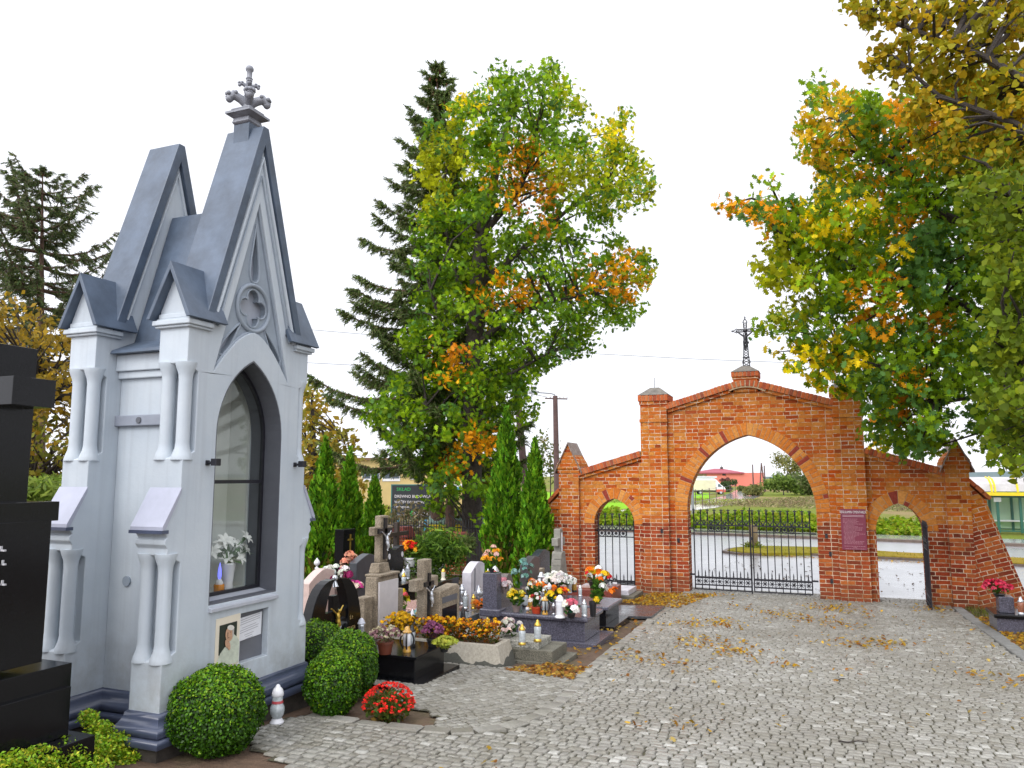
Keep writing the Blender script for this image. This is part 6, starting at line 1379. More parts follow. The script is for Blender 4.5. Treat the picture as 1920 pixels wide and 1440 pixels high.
# ---------------------------------------------------------------- conifers
def spruce(label, base, D, ytop, px, rad, nw, per, cols, ybr, droop=.35, lift=.25, tpx=None, trunk_r=.2, dens=1.0, cones=0, group=None, hang=.16, barkm=None):
    t = thing('spruce_tree', label, 'tree', base, group=group); top = atd(tpx or px, ytop, D); zt = top.z; b = MB()
    axis = lambda z: Vector((base.x+(top.x-base.x)*(z-base.z)/(zt-base.z), base.y+(top.y-base.y)*(z-base.z)/(zt-base.z), z))
    zs_ = np.linspace(base.z-.1, zt, 9); b.tube([axis(z) for z in zs_], [trunk_r*(1-.93*(i/8)) for i in range(9)], 10); obj('trunk', b, barkm or M_BARKB, t, smooth=50)
    zb = CZ-(ybr-892)/FPX*D; b = MB(); P = []; X = []; S = []; cone_pts = []
    for w in range(nw):
        f = (w+(RNG.uniform(-.3,.3) if w > 2 else 0))/nw; z = zt-.12-(zt-zb)*max(0,f)**1.1; L0 = rad(max(0,f))
        for k in range(per):
            a = 2*pi*k/per+RNG.uniform(-.5,.5)+w*1.3; droop_ = droop*RNG.uniform(.4,1.5); L = L0*RNG.uniform(.5,1.2); d = Vector((cos(a),sin(a),0)); s = axis(z)
            pts = [s+d*L*u+Vector((0,0,L*(-droop_*u*(1.5-u)*1.1+lift*u**3))) for u in np.linspace(0,1,6)]; b.tube(pts,[.012+.018*L*(1-u) for u in np.linspace(0,1,6)],5)
            nt_ = int(L*26*dens)+4
            for j in range(nt_):
                u = RNG.random()**.75*.95+.05; q = u*5; i = min(4,int(q)); p = pts[i].lerp(pts[i+1], q-i)
                tw = .40*(1-.5*u)*RNG.uniform(.4,1.5)*min(1,.35+L*.35); side = Vector((-d.y,d.x,0))*(1 if j%2 else -1)
                td = (side*RNG.uniform(.25,1)+d*RNG.uniform(.3,.9)+Vector((0,0,-hang*3.2*RNG.uniform(.4,1.2)))).normalized()
                for e in range(5):
                    c = p+td*tw*(e+.5)/5; P.append(c); X.append(td); S.append(tw*.34)
            for e in range(5): c = pts[-1]+d*.03*e; P.append(c); X.append((d+Vector((0,0,.3))).normalized()); S.append(.13)
            if cones and RNG.random() < cones and f < .35: cone_pts.append(pts[3])
    obj('branches', b, barkm or M_BARKB, t, smooth=50)
    P = np.array([tuple(p) for p in P]); Y = np.array([tuple(x) for x in X]); S = np.array(S); n = len(P)
    P = np.repeat(P,3,0)+RNG.normal(size=(n*3,3))*.022; Y = np.repeat(Y,3,0)+RNG.normal(size=(n*3,3))*.35; Y /= np.linalg.norm(Y,axis=1,keepdims=True); S = np.repeat(S,3); n *= 3
    A = RNG.normal(size=(n,3)); Xx = np.cross(Y,A); Xx /= np.linalg.norm(Xx,axis=1,keepdims=True); R = np.stack([Xx,Y,np.cross(Xx,Y)],2)
    V = place(BLADE*np.array((.95,1.6,1)),P,R,np.maximum(.10,S)); fast('needles', V, 4, M_NEEDLE, t, np.clip(np.array(cols)[RNG.integers(0,len(cols),n)]*(1+RNG.uniform(-.3,.3,(n,1))),0,1))
    for p in cone_pts: b = MB(); b.lathe([(.01,-.16),(.035,-.12),(.04,-.06),(.025,0)],tuple(p),7); obj('cone', b, mat('spruce_cone',(.16,.07,.03),.7,.2,20), t, smooth=50)
    return t
SPC = [(.07,.125,.035),(.11,.17,.04),(.15,.20,.05),(.18,.18,.09)]
def sr(f): return .25+2.5*min(1,f*1.5)**.85
spruce('tall ragged spruce standing behind the left side of the big oak', gd(822,24), 24, 118, 822, lambda f: .2+3.2*min(1,f*1.15)**.9, 25, 8, SPC, 860, tpx=820, trunk_r=.24, cones=.4, droop=.30, lift=.20, hang=.24, dens=1.15)
spruce('thin spruce whose bare brown trunk stands close left of the oak trunk', gd(845,23), 23, 620, 845, lambda f: .15+1.2*min(1,f*1.2), 12, 5, SPC, 900, trunk_r=.17, droop=.3)
spruce('open-crowned dark spruce behind the shrine at the left edge', gd(82,27), 27, 318, 82, lambda f: .25+2.9*min(1,f*2.2)**.65, 16, 5, [(.06,.10,.035),(.09,.14,.04),(.13,.16,.05),(.15,.14,.09)], 700, tpx=80, trunk_r=.24, cones=.4, droop=.05, lift=.46, hang=.18, dens=.62)

# ---------------------------------------------------------------- columnar thujas
SPRAY = np.array([(0,-.5,0),(.16,-.3,.02),(.10,-.05,0),(.24,.1,.03),(.12,.2,0),(.10,.4,.02),(0,.5,0),(-.10,.38,.02),(-.12,.18,0),(-.24,.08,.03),(-.10,-.08,0),(-.16,-.32,.02)])
def thuja(label, px, D, ytop, r, n, cols, prof=.75, lobes=()):
    p = gd(px,D); h = CZ-(ytop-892)/FPX*D-p.z; t = thing('thuja', label, 'tree', p, group=None)
    b = MB(); b.lathe([(r*.45,.0)]+[(max(.01,r*.72*(1-f)**prof*(1 if f > .08 else .8+2.5*f)),.05+(h*.93)*f) for f in np.linspace(.0,1,12)], tuple(p), 14); obj('shade_cone', b, M_SHADE, t, smooth=True)  # solid dark cone stands in for shade between the sprays
    b = MB(); b.tube([p-Vector((0,0,.05)),p+Vector((0,0,h*.8))],[.07,.015],8); obj('trunk', b, M_BARKB, t)
    f = 1-np.sqrt(RNG.random(n)); f = np.clip(f*1.02,0,.995); a = RNG.uniform(0,2*pi,n); bump = 1+.14*np.sin(a*3+f*9+px)+.10*np.sin(a*5-f*14)+.10*np.sin(f*31+a*2)+.07*np.sin(a*11+f*47)
    rr = r*(1-f)**prof*np.where(f<.08,.8+2.5*f,1)*bump*(.78+.30*RNG.random(n)); rr = np.maximum(rr,.02)
    P = np.stack([p.x+rr*np.cos(a),p.y+rr*np.sin(a),p.z+.03+h*f],1)
    out = np.stack([np.cos(a),np.sin(a),np.zeros(n)],1); Y = out*.45+np.array((0,0,1))+RNG.normal(size=(n,3))*.28; Y /= np.linalg.norm(Y,axis=1,keepdims=True)
    Z = out+RNG.normal(size=(n,3))*.7; X = np.cross(Y,Z); X /= np.linalg.norm(X,axis=1,keepdims=True); R = np.stack([X,Y,np.cross(X,Y)],2)
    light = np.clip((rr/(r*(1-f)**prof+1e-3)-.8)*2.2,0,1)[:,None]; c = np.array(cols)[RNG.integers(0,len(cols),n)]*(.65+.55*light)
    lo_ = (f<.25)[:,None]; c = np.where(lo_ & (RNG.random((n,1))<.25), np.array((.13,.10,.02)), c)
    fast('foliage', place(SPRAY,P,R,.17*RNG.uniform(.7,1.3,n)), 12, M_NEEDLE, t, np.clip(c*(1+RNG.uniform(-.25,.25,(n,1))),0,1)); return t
TC = [(.08,.23,.008),(.12,.28,.010),(.06,.17,.008),(.17,.32,.014)]
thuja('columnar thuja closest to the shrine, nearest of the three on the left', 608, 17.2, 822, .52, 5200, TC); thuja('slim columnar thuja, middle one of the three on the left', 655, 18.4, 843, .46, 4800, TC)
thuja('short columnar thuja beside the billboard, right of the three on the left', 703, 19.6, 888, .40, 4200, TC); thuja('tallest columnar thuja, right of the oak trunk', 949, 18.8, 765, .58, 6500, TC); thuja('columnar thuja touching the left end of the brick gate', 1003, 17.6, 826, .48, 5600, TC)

# ---------------------------------------------------------------- other trees at the back
GB_ = [(.45,(.30,.19,.015)),(.75,(.21,.15,.018)),(.9,(.12,.13,.02)),(1,(.36,.20,.01))]
p = gd(45,17)
broadleaf('autumn_tree','gold-brown autumn tree behind the black tombstone at the left edge', p, 17, [(-150,600),(-60,560),(20,560),(60,590),(105,600),(140,640),(200,690),(250,760),(250,900),(120,930),(-150,940)], 30, 2.0, .38, 26, .12, LEAF4*1.3, patches(GB_,[(60,840,60,(.16,.17,.02),.7),(100,880,60,(.20,.18,.02),.6)]), ([p-Vector((0,0,.1)),p+Vector((.1,0,1.5)),p+Vector((0,.1,4))],[.2,.16,.05]), flat=.9)
p = gd(95,12.5); tq = thing('feathery_shrub','pale green feathery shrub between the black tombstone and the shrine','shrub',p)
c = atd(100,925,12.5); foliage('foliage', tq, c, (.8,.8,.30), 2600, .16, [(.20,.28,.04),(.26,.33,.06),(.13,.20,.03)], tpl=BLADE, shell=.1, up=.2); c.z -= .6; foliage('foliage', tq, c, (.9,.9,.65), 2600, .16, [(.13,.20,.03),(.10,.15,.03)], tpl=BLADE, shell=.2)
p = gd(590,31)
broadleaf('autumn_tree','half-bare yellowing tree behind the thujas right of the shrine', p, 31, [(540,735),(585,720),(612,745),(618,790),(650,800),(662,835),(640,870),(680,850),(690,900),(640,960),(540,960)], 22, 2.2, .5, 20, .24, LEAF4*1.2, patches([(.5,(.24,.22,.03)),(.8,(.30,.20,.02)),(1,(.14,.17,.03))],[]), ([p-Vector((0,0,.1)),atd(588,860,31),atd(585,740,31)],[.2,.14,.05]), limbs=[(lp([(588,880,31),(620,840,31),(650,815,30.5)]),.06)])
p = gd(810,15.5); tq = thing('arching_shrub','loose arching green shrub behind the concrete cross headstone','shrub',p)
for (px,py,r,n) in ((800,1035,.40,900),(825,1020,.45,1000),(845,1040,.35,700),(785,1050,.3,500)): foliage('foliage', tq, atd(px,py,15.5), (r*1.2,r,r*.9), n, .13, [(.10,.20,.02),(.16,.27,.03),(.06,.13,.02)], tpl=BLADE, shell=.1, up=.1)
foliage('foliage', tq, (p.x,p.y,p.z+.35),(.8,.7,.5),700,.13,[(.05,.10,.02),(.08,.14,.02)],tpl=BLADE,shell=.2)
p = gd(880,17.5); tq = thing('grass_tuft','drooping grassy tuft at the foot of the oak trunk','plant',p); foliage('blades', tq, atd(876,1020,17.5), (.20,.20,.22), 220, .26, [(.10,.16,.04),(.16,.20,.06)], tpl=BLADE*np.array((.5,1,1)), shell=.2)
# thicket of dry stems behind the graves
p = gd(770,25); tq = thing('dry_thicket','beige-brown thicket of dry stems and leaves behind the headstones, below the billboard','shrub',p)
for k in range(26):
    px, py, D = RNG.uniform(640,905), RNG.uniform(965,1020), RNG.uniform(23.5,27); foliage('foliage', tq, atd(px,py,D), (.8,.6,.6), 150, .16, [(.26,.19,.09),(.20,.17,.07),(.32,.26,.14),(.13,.14,.05)], shell=.1)
b = MB()
for k in range(120):
    q = gd(RNG.uniform(640,910),RNG.uniform(23.2,27)); b.tube([q,q+Vector((RNG.normal()*.15,RNG.normal()*.15,RNG.uniform(.6,1.5)))],[.014,.005],4)
obj('dry_stems', b, mat('dry_stem',(.25,.19,.12),.9,.3,20), tq)
for nm_, sp in (('yellow-leaved shrub behind the thuja beside the oak trunk',((915,930,.8),(925,960,.7),(905,905,.6))),):
    q = gd(915,24.5); tq = thing('yellow_shrub', nm_, 'shrub', q)
    for px,py,r in sp: foliage('foliage', tq, atd(px,py,24.5), (r,r,r), 450, .16, [(.42,.28,.02),(.30,.24,.03),(.16,.16,.03)], shell=.1)
    b = MB(); b.tube([q,q+Vector((0,0,1.6))],[.05,.02],6); obj('stem', b, M_BARK, tq)
# ---------------------------------------------------------------- fence line and street furniture behind the graves
def px2(px, D): return gd(px, D)
p = px2(856,20.0); BP = thing('brick_post','stubby brick fence post with a sloped red cap, left of the oak trunk','post',p)
zt = CZ-(1015-892)/FPX*20; b = MB(); b.box(p.x-.20,p.x+.20,p.y-.2,p.y+.2,p.z-.1,zt); obj('post', b, M_BRICK, BP, uv=True)
M_RCAP = mat('red_cap_tile',(.26,.05,.035),.6,.2,12); b = MB(); b.prism([(p.x-.30,zt),(p.x+.30,zt),(p.x+.22,zt+.26),(p.x-.22,zt+.26)],'y',p.y-.25,p.y+.25); obj('cap', b, M_RCAP, BP, bevel=.01)
for px, yt in ((757,990),(690,985)):
    p = px2(px,22.5); t = thing('brick_post','red-capped brick fence post behind the %s' % ('slim wooden cross' if px == 757 else 'shortest left thuja'),'post',p); zt = CZ-(yt+14-892)/FPX*22.5
    b = MB(); b.box(p.x-.2,p.x+.2,p.y-.2,p.y+.2,p.z-.1,zt); obj('post', b, M_BRICK, t, uv=True); b = MB(); b.prism([(p.x-.3,zt),(p.x+.3,zt),(p.x+.16,zt+.28),(p.x-.16,zt+.28)],'y',p.y-.25,p.y+.25); obj('cap', b, M_RCAP, t)
FE = thing('iron_fence','black iron railing fence running behind the graves between red-capped brick posts','fence',(-11,22,-.7))
b = MB(); A, B = px2(600,23.5), px2(1030,19.6); n = 90
for i in range(n+1):
    q = A.lerp(B,i/n); b.tube([(q.x,q.y,-.62),(q.x,q.y,.52),(q.x,q.y,.64)],[.011,.011,.003],5)
for z in (-.5,.40): b.tube([(A.x,A.y,z),(B.x,B.y,z)],.016,5)
obj('railing', b, M_IRON, FE)
def dumpster(label, px, D, w=1.35):
    p = px2(px,D); t = thing('waste_container', label, 'container', p, rz=TH, group='waste containers'); z0 = .12
    b = MB(); b.add([(-w/2+.1,-.45,z0),(w/2-.1,-.45,z0),(w/2-.1,.45,z0),(-w/2+.1,.45,z0),(-w/2,-.52,.78),(w/2,-.52,.78),(w/2,.52,.78),(-w/2,.52,.78)],[(0,3,2,1),(4,5,6,7),(0,1,5,4),(1,2,6,5),(2,3,7,6),(3,0,4,7)]); obj('body', b, mat('container_green',(.10,.20,.15),.45,.15,8), t, local=True, bevel=.02)
    b = MB(); b.box(-w/2-.004,w/2+.004,-.53,.53,.78,1.02); obj('yellow_band', b, mat('container_yellow',(.75,.58,.01),.5,.1,8), t, local=True, bevel=.01)
    b = MB(); b.box(-w/2-.03,w/2+.03,-.56,.56,1.02,1.10); b.prism([(-.54,1.10),(.54,1.10),(.46,1.20),(.2,1.27),(-.2,1.27),(-.46,1.20)],'x',-w/2,w/2); obj('lid', b, mat('container_lid',(.24,.36,.31),.45,.12,8), t, local=True, bevel=.02)
    b = MB()
    for k in range(9): b.cbox((-w/2+.1+k*(w-.2)/8,-.565,1.06),(.05,.02,.035))
    for q in (-1,1):
        for u in (-1,1): b.tube([(q*(w/2-.2)-.03,u*.35,.07),(q*(w/2-.2)+.03,u*.35,.07)],.07,10)
    obj('wheels_and_ribs', b, M_BLKP, t, local=True)
dumpster('green and yellow waste container seen right of the oak trunk', 925, 22.6); dumpster('green and yellow waste container seen left of the oak trunk', 848, 24.2)
# ---------------------------------------------------------------- billboard
p = px2(770,29); BB = thing('billboard','dark timber-yard billboard with white and green lettering on blue posts, half behind the oak','billboard',p)
def bbp(px, py): return atd(px,py,29)
a, c = bbp(736,910), bbp(738,969); x0 = a.x; wv_ = RT; 
rz = radians(8); M = Matrix.Translation((a.x,a.y,0)) @ Matrix.Rotation(rz,4,'Z'); zt, zb_ = a.z, c.z; wdt = 1.95
b = MB(); b.box(0,wdt,-.03,.03,zb_,zt); b.xf(M); obj('panel', b, mat('dark_panel',(.018,.022,.026),.5,.2,6), BB)
b = MB(); 
for q in ((0-.04,0,zb_-.04,zt+.04),(wdt,wdt+.04,zb_-.04,zt+.04),(0,wdt,zt,zt+.04),(0,wdt,zb_-.04,zb_)): b.box(q[0],q[1],-.04,.04,q[2],q[3])
b.xf(M); obj('frame', b, mat('teal_frame',(.03,.16,.15),.5,.1,6), BB)
b = MB()
for u in (.18,1.28): b.box(u,u+.10,-.02,.06,p.z-.1,zb_-.041)
b.xf(M); obj('posts', b, mat('bright_blue_paint',(.05,.30,.48),.5,.1,6), BB)
def bt(s, sz, u, z, m, sx=1.0): v = M@Vector((u,-.034,z)); return text('lettering', s, sz, v, m, BB, rz=rz, align='LEFT', sx=sx)
M_GRN = mat('green_lettering',(.02,.42,.08),.5,.05,9)
bt('SKŁAD', .17, .18, zt-.20, M_GRN, 1.1); bt('DREWNO BUDOWLANE', .155, .10, zt-.46, M_LET, .95); bt('WIĘŹBY DACHOWE', .13, .10, zt-.66, M_LET, 1.0); bt('- impregnowane', .12, .10, zt-.83, M_LET, .9); bt('ul. Wiśniewskiego 47', .095, .06, zb_+.07, mat('grey_lettering',(.4,.4,.4),.5,.05,9), .75); bt('0 58 281 95 01', .17, .88, zb_+.07, M_LET, .75)
b = MB(); b.prism([(.70,zb_+.06),(.84,zb_+.06),(.83,zb_+.15),(.79,zb_+.17),(.85,zb_+.19),(.85,zb_+.235),(.69,zb_+.235),(.69,zb_+.19),(.75,zb_+.17),(.71,zb_+.15)],'y',-.036,-.031); b.xf(M); obj('telephone_symbol', b, M_GRN, BB)
# ---------------------------------------------------------------- houses
def wallbox(t, nm, x0,x1,y0,y1,z0,z1,m): b = MB(); b.box(x0,x1,y0,y1,z0,z1); return obj(nm, b, m, t)
p = px2(720,48); YH = thing('yellow_house','pale yellow rendered house with white windows, mostly hidden behind the thujas and oak','house',p)
A, B = atd(560,885,48), atd(955,885,52); zt = CZ+(892-862)/FPX*48; ang = atan2(B.y-A.y,B.x-A.x); L = (B-A).length; M = Matrix.Translation((A.x,A.y,0)) @ Matrix.Rotation(ang,4,'Z')
b = MB(); b.box(0,L,0,7,-.8,zt); b.xf(M); obj('wall', b, mat('yellow_render',(.56,.42,.18),.8,.08,1), YH)
b = MB(); b.box(-.2,L+.2,-.25,7.2,zt,zt+.14); b.xf(M); obj('roof_edge', b, mat('brown_eaves',(.16,.09,.05),.7,.2,5), YH)
M_PANE = mat('dark_pane',(.10,.13,.16),.1,.3,3,spec=.8)
for u in (3.9,5.2,7.0,8.6,11.0):
    b = MB(); b.box(u,u+.85,-.04,.05,1.55,2.45) if u not in (3.9,5.2) else b.box(u,u+1.15,-.04,.05,1.45,2.30); b.xf(M); w = obj('window', b, mat('white_window_frame',(.75,.75,.77),.4,.05,5), YH)
    wd = 1.15 if u in (3.9,5.2) else .85; b = MB()
    for q in (0,1): b.box(u+.07+q*(wd/2-.02),u+wd/2-.04+q*(wd/2-.03),-.055,-.041,1.62,2.2)
    b.xf(M); obj('pane', b, M_PANE, w)
b = MB(); b.box(6.2,12.5,-.06,-.01,.75,1.25); b.xf(M); obj('white_fascia', b, mat('white_fascia',(.75,.76,.78),.5,.05,5), YH)
b = MB(); b.box(9.5,10.4,-.08,-.061,.80,1.05); b.xf(M); obj('blue_sign', b, mat('blue_sign_paint',(.03,.35,.55),.5,.05,5), YH)
# low red-walled building across the fields
def P3(px, py, D): return atd(px,py,D)
RH = thing('red_building','long low salmon-red building with a shallow purple-red roof, far across the field','building',px2(1370,180))
a, c = P3(1316,912,180), P3(1433,912,180); z0 = -.7; ze = CZ+(892-886)/FPX*180; zr = CZ+(892-878.5)/FPX*180; L = c-a; dirv = L.normalized(); nv = Vector((-dirv.y,dirv.x,0))
def quadbox(A, u0, u1, d0, d1, z0, z1):
    b = MB(); P = [A+dirv*u0+nv*d0, A+dirv*u1+nv*d0, A+dirv*u1+nv*d1, A+dirv*u0+nv*d1]; b.add([(q.x,q.y,z0) for q in P]+[(q.x,q.y,z1) for q in P],[(0,3,2,1),(4,5,6,7),(0,1,5,4),(1,2,6,5),(2,3,7,6),(3,0,4,7)]); return b
M_SAL = mat('salmon_wall',(.66,.20,.15),.8,.06,.3); Lm = L.length
obj('wall', quadbox(a, 1.2, Lm, 0, 12, z0, ze-.05), M_SAL, RH)
obj('side_wall', quadbox(a, .4, 1.19, .2, 12, z0, ze-.1), mat('ochre_wall',(.42,.33,.22),.8,.1,1), RH)
b = MB(); P = [a+dirv*u+nv*d for u,d in ((-.6,-.5),(Lm*.68,-.5),(Lm*.68,9),(-.6,9))]; R_ = [a+dirv*u+nv*4.2 for u in (Lm*.28,Lm*.42)]
b.add([(q.x,q.y,ze) for q in P]+[(q.x,q.y,zr) for q in R_]+[(q.x,q.y,ze-.25) for q in P],[(0,1,5,4),(2,3,4,5),(1,2,5),(3,0,4),(6,7,1,0),(7,8,2,1),(8,9,3,2),(9,6,0,3),(9,8,7,6)]); rr_ = obj('roof', b, mat('purple_red_roof',(.34,.07,.10),.6,.1,.5), RH)
q = a+dirv*Lm*.40+nv*4; b = MB(); b.cbox((q.x,q.y,zr+.1),(.6,.6,.6)); b.tube([(q.x,q.y,zr),(q.x,q.y,zr+.8)],.06,5); obj('chimney', b, M_DKWD, rr_)
b = MB(); q = a+dirv*Lm*.36-nv*.1; b.cbox((q.x,q.y,ze-.35),(.8,.1,.7)); obj('wall_vent', b, M_DKWD, RH)
GS = thing('grey_shed','pale blue-grey shed with a maroon door panel, behind the parked van','shed',px2(1310,125))
a = P3(1270,915,125); zs0 = CZ+(892-900)/FPX*125; ztp = CZ+(892-886)/FPX*125
obj('wall', quadbox(a, 0, 6.1, 0, 8, -.7, zs0+.35), mat('blue_grey_cladding',(.28,.36,.42),.7,.08,1), GS); obj('roof', quadbox(a, -.3, 6.4, -.4, 8.4, zs0+.35, zs0+.62), mat('pale_roof_sheet',(.62,.65,.68),.5,.06,1), GS); obj('door', quadbox(a, 1.0, 5.2, -.08, -.01, -.7, zs0+.0), mat('maroon_door',(.20,.04,.07),.6,.1,1), GS)
# van parked across the field
D = 103; p = px2(1328,D); VN = thing('parked_van','white box van with dirty cream body and red lower cab across the field','van',p, rz=TH+radians(-4))
k = 4.1/5.4
def vp(pts, y0, y1, nm, m, bev=.04, par=None): b = MB(); b.prism([(x*k,z*k) for x,z in pts],'y',y0*k,y1*k); return obj(nm, b, m, par or VN, local=True, bevel=bev)
M_VW = mat('white_van_paint',(.76,.76,.76),.35,.05,2,coat=.4)
vp([(-2.7,.75),(1.05,.75),(1.05,2.55),(.9,2.75),(-2.7,2.75)],-.98,.98,'load_body',mat('dirty_cream_panel',(.66,.60,.45),.6,.12,.8)); vp([(-2.72,2.45),(1.0,2.45),(1.25,2.55),(.9,2.82),(-2.72,2.82)],-1.0,1.0,'body_roof',M_VW)
cab = vp([(1.06,.55),(2.7,.55),(2.78,.95),(2.62,1.25),(1.95,1.75),(1.25,2.6),(1.06,2.6)],-.95,.95,'cab',M_VW); vp([(1.055,.42),(2.74,.42),(2.80,.93),(1.055,.93)],-.965,.965,'red_lower_cab',mat('van_red',(.55,.10,.06),.4,.1,2),.03)
vp([(1.45,1.35),(2.15,1.35),(1.75,1.85),(1.45,1.85)],-.97,.97,'side_window',M_PANE,.01,cab); vp([(-2.7,.5),(1.05,.5),(1.05,.74),(-2.7,.74)],-.8,.8,'chassis',M_BLKP,.02)
for x in (-1.6,1.95):
    for s in (-1,1):
        b = MB(); b.tube([(x*k,s*.72*k,.36*k),(x*k,s*.96*k,.36*k)],.36*k,16); w = obj('wheel', b, M_BLKP, VN, local=True); b = MB(); b.tube([(x*k,s*.961*k,.36*k),(x*k,s*.975*k,.36*k)],.2*k,12); obj('rim', b, M_SIL, w, local=True)
# ---------------------------------------------------------------- poles and wires
M_POLE = mat('brown_pole_timber',(.105,.06,.055),.8,.25,4); M_GPOLE = mat('grey_pole',(.22,.23,.25),.6,.15,4)
p = px2(1045,38); UP_ = thing('utility_pole','brown utility pole with cross arm and curved lamp bracket left of the gate','pole',p)
b = MB(); b.tube([p,atd(1041,742,38)],[.16,.115],10); obj('post', b, M_POLE, UP_); a, c = atd(1022,747,38), atd(1064,748,38)
b = MB(); b.tube([a,c],.035,6); arm = obj('cross_arm', b, M_POLE, UP_)
for px in (1024,1032,1050,1057,1063):
    b = MB(); q = atd(px,746,38); b.lathe([(.02,0),(.045,.03),(.03,.08),(.045,.10),(.02,.14)],tuple(q),8); obj('insulator', b, M_WCER, arm)
b = MB(); b.tube(lp([(1041,744,38),(1040,740,38),(1034,738,38),(1004,735.5,38)]),.028,6); b.cbox(tuple(atd(1001,735.5,38)),(.5,.14,.09)); obj('lamp_bracket', b, M_GPOLE, UP_)
p = px2(993,30); LP_ = thing('leaning_pole','leaning purplish-brown timber pole between the two right thujas','pole',p); b = MB(); b.tube([p,atd(966,690,30)],[.16,.12],10); obj('post', b, M_POLE, LP_); b = MB(); q = px2(981,30.2); b.tube([q,atd(980.5,860,30.2)],[.06,.05],8); obj('strut', b, M_GPOLE, LP_)
def wire(label, pts): b = MB(); b.tube(pts,.013,5); tag(obj('overhead_wire', b, mat('grey_wire',(.10,.11,.12),.6,.1,4)), label, 'wire')
wire('upper overhead wire sagging from the shrine roof to the right-hand tree', lp([(150,585,42),(400,603,42),(592,619,42),(850,641,42),(1110,663,42),(1300,673,42),(1480,680,42),(1800,688,42),(2100,688,42)]))
wire('lower overhead wire seen right of the shrine gable', lp([(250,662,40),(575,680,40),(660,684.5,40),(850,710,39),(1024,744,38)]))
p = px2(1298,43); t = thing('grey_post','grey metal post standing on the far verge just inside the left of the main arch','post',p); b = MB(); b.tube([p,atd(1297,897,43)],.085,10); b.ball(tuple(atd(1297,897,43)),.085,8,6); obj('post', b, M_GPOLE, t)
for px, yt, D, lab in ((1411,871,120,'thin single timber pole in the field beside the red building'),(1433,873,120,'timber pole right of the A-shaped pole')):
    p = px2(px+1,D); t = thing('utility_pole',lab,'pole',p); b = MB(); b.tube([p,atd(px,yt,D)],[.12,.09],7); obj('post', b, M_POLE, t)
p = px2(1427,120); t = thing('a_frame_pole','A-shaped twin timber pole in the field beyond the gate','pole',p)
for x1 in (1423.5,1433.5): q = px2(x1,120); b = MB(); b.tube([q,atd(1427.5,868,120)],[.12,.09],7); obj('leg', b, M_POLE, t)
b = MB(); b.tube(lp([(1426,876,120),(1430,876,120)]),.07,6); obj('brace', b, M_POLE, t)
# wooden stump post on the traffic island
a = at(1413,1031); PO = thing('wooden_post','thick weathered timber post leaning on the grassy traffic island','post',a); b = MB(); D_ = Vector(tuple(a)).dot(Vector(tuple(FW))); c = atd(1413,986,D_)
D_ = (np.array(tuple(a))-np.array((0,0,CZ)))@FW; c = atd(1412,986,D_); a2 = atd(1413.5,1031,D_); b.tube([a2-Vector((0,0,.1)),a2.lerp(c,.5),c,c+Vector((0,0,.03))],[.15,.145,.15,.12],10); obj('post', b, mat('weathered_post_wood',(.20,.15,.085),.85,.3,5,bump=.5,bscale=30), PO, smooth=50)
foliage('grass_collar', PO, (a.x,a.y,-.57), (.35,.35,.16), 220, .18, [(.18,.24,.02),(.25,.28,.03)], tpl=BLADE, shell=.2, up=.3)
# ---------------------------------------------------------------- verge and field vegetation
def band(name, label, pa, pb, n, depth, hgt, size, cols, tpl=LEAF4, kind='stuff', cat='weeds', up=.3, x0=None, x1=None):
    A, B = Vector((pa[0],pa[1],0)), Vector((pb[0],pb[1],0)); u = RNG.random(n); v = RNG.random(n); d = (B-A).normalized(); nn = np.array((-d.y,d.x,0))
    hh = hgt*(.80+.2*np.sin(u*37+v*5)*np.sin(u*91+1)+.12*np.sin(u*13))*np.clip(.35+v*1.4,0,1)
    P = np.array(tuple(A))+np.outer(u,np.array(tuple(B-A)))+np.outer(v*depth,nn); P[:,2] = -.68+np.abs(hh)*RNG.random(n)**.6
    c = np.clip(np.array(cols)[RNG.integers(0,len(cols),n)]*(1+RNG.uniform(-.3,.3,(n,1))),0,1)
    o = fast(name, place(tpl,P,rotmats(n,1,up),size*RNG.uniform(.6,1.3,n)), len(tpl), M_LEAF, None, c, loc=(A.x,A.y,-.68)); return tag(o, label, cat, kind=kind)
def Lx(L, x, dy=0): (xa,ya),(xb,yb) = L; return (x, ya+(yb-ya)*(x-xa)/(xb-xa)+dy)
band('verge_weeds','lush bright green weeds along the far side of the street', Lx(L_verge,-14,.3), Lx(L_verge,5.2,.3), 15000, 3.2, .85, .24, [(.22,.36,.015),(.29,.40,.018),(.14,.26,.012),(.33,.35,.03)])
band('hedge_weeds','clipped olive strip of growth beside the street, seen through the left side arch', Lx(L_verge,-30,.3), Lx(L_verge,-13,.3), 7000, 3.0, .75, .25, [(.30,.34,.04),(.36,.36,.06),(.22,.28,.03)])
band('dry_weeds','brownish dry weeds in the field beyond the green verge', (-10,66), (26,52), 14000, 26, .40, .30, [(.26,.19,.11),(.22,.20,.09),(.30,.24,.14),(.17,.19,.06)], tpl=BLADE)
band('dry_weeds','pale straw-green grass on the open field', (-22,70), (-8,68), 3000, 14, .22, .24, [(.26,.27,.06),(.30,.28,.09),(.20,.27,.03)], tpl=BLADE)
def farbush(label, px, py, D, r, n, size, cols, h=1.0, nm='bush', cat='bush'):
    p = px2(px,D); c = atd(px,py,D); t = thing(nm, label, cat, p); b = MB(); b.tube([p,c],[.05*r,.02*r],6); obj('stem', b, M_BARK, t)
    for k in range(7):
        o = Vector((RNG.normal()*.45*r,RNG.normal()*.45*r,RNG.normal()*.35*r*h)); foliage('crown', t, c+o, (r*.6,r*.6,r*.5*h), n//7, size, cols, shell=.15)
    return t
MG_ = [(.12,.17,.05),(.16,.21,.06),(.09,.13,.045),(.18,.20,.08)]
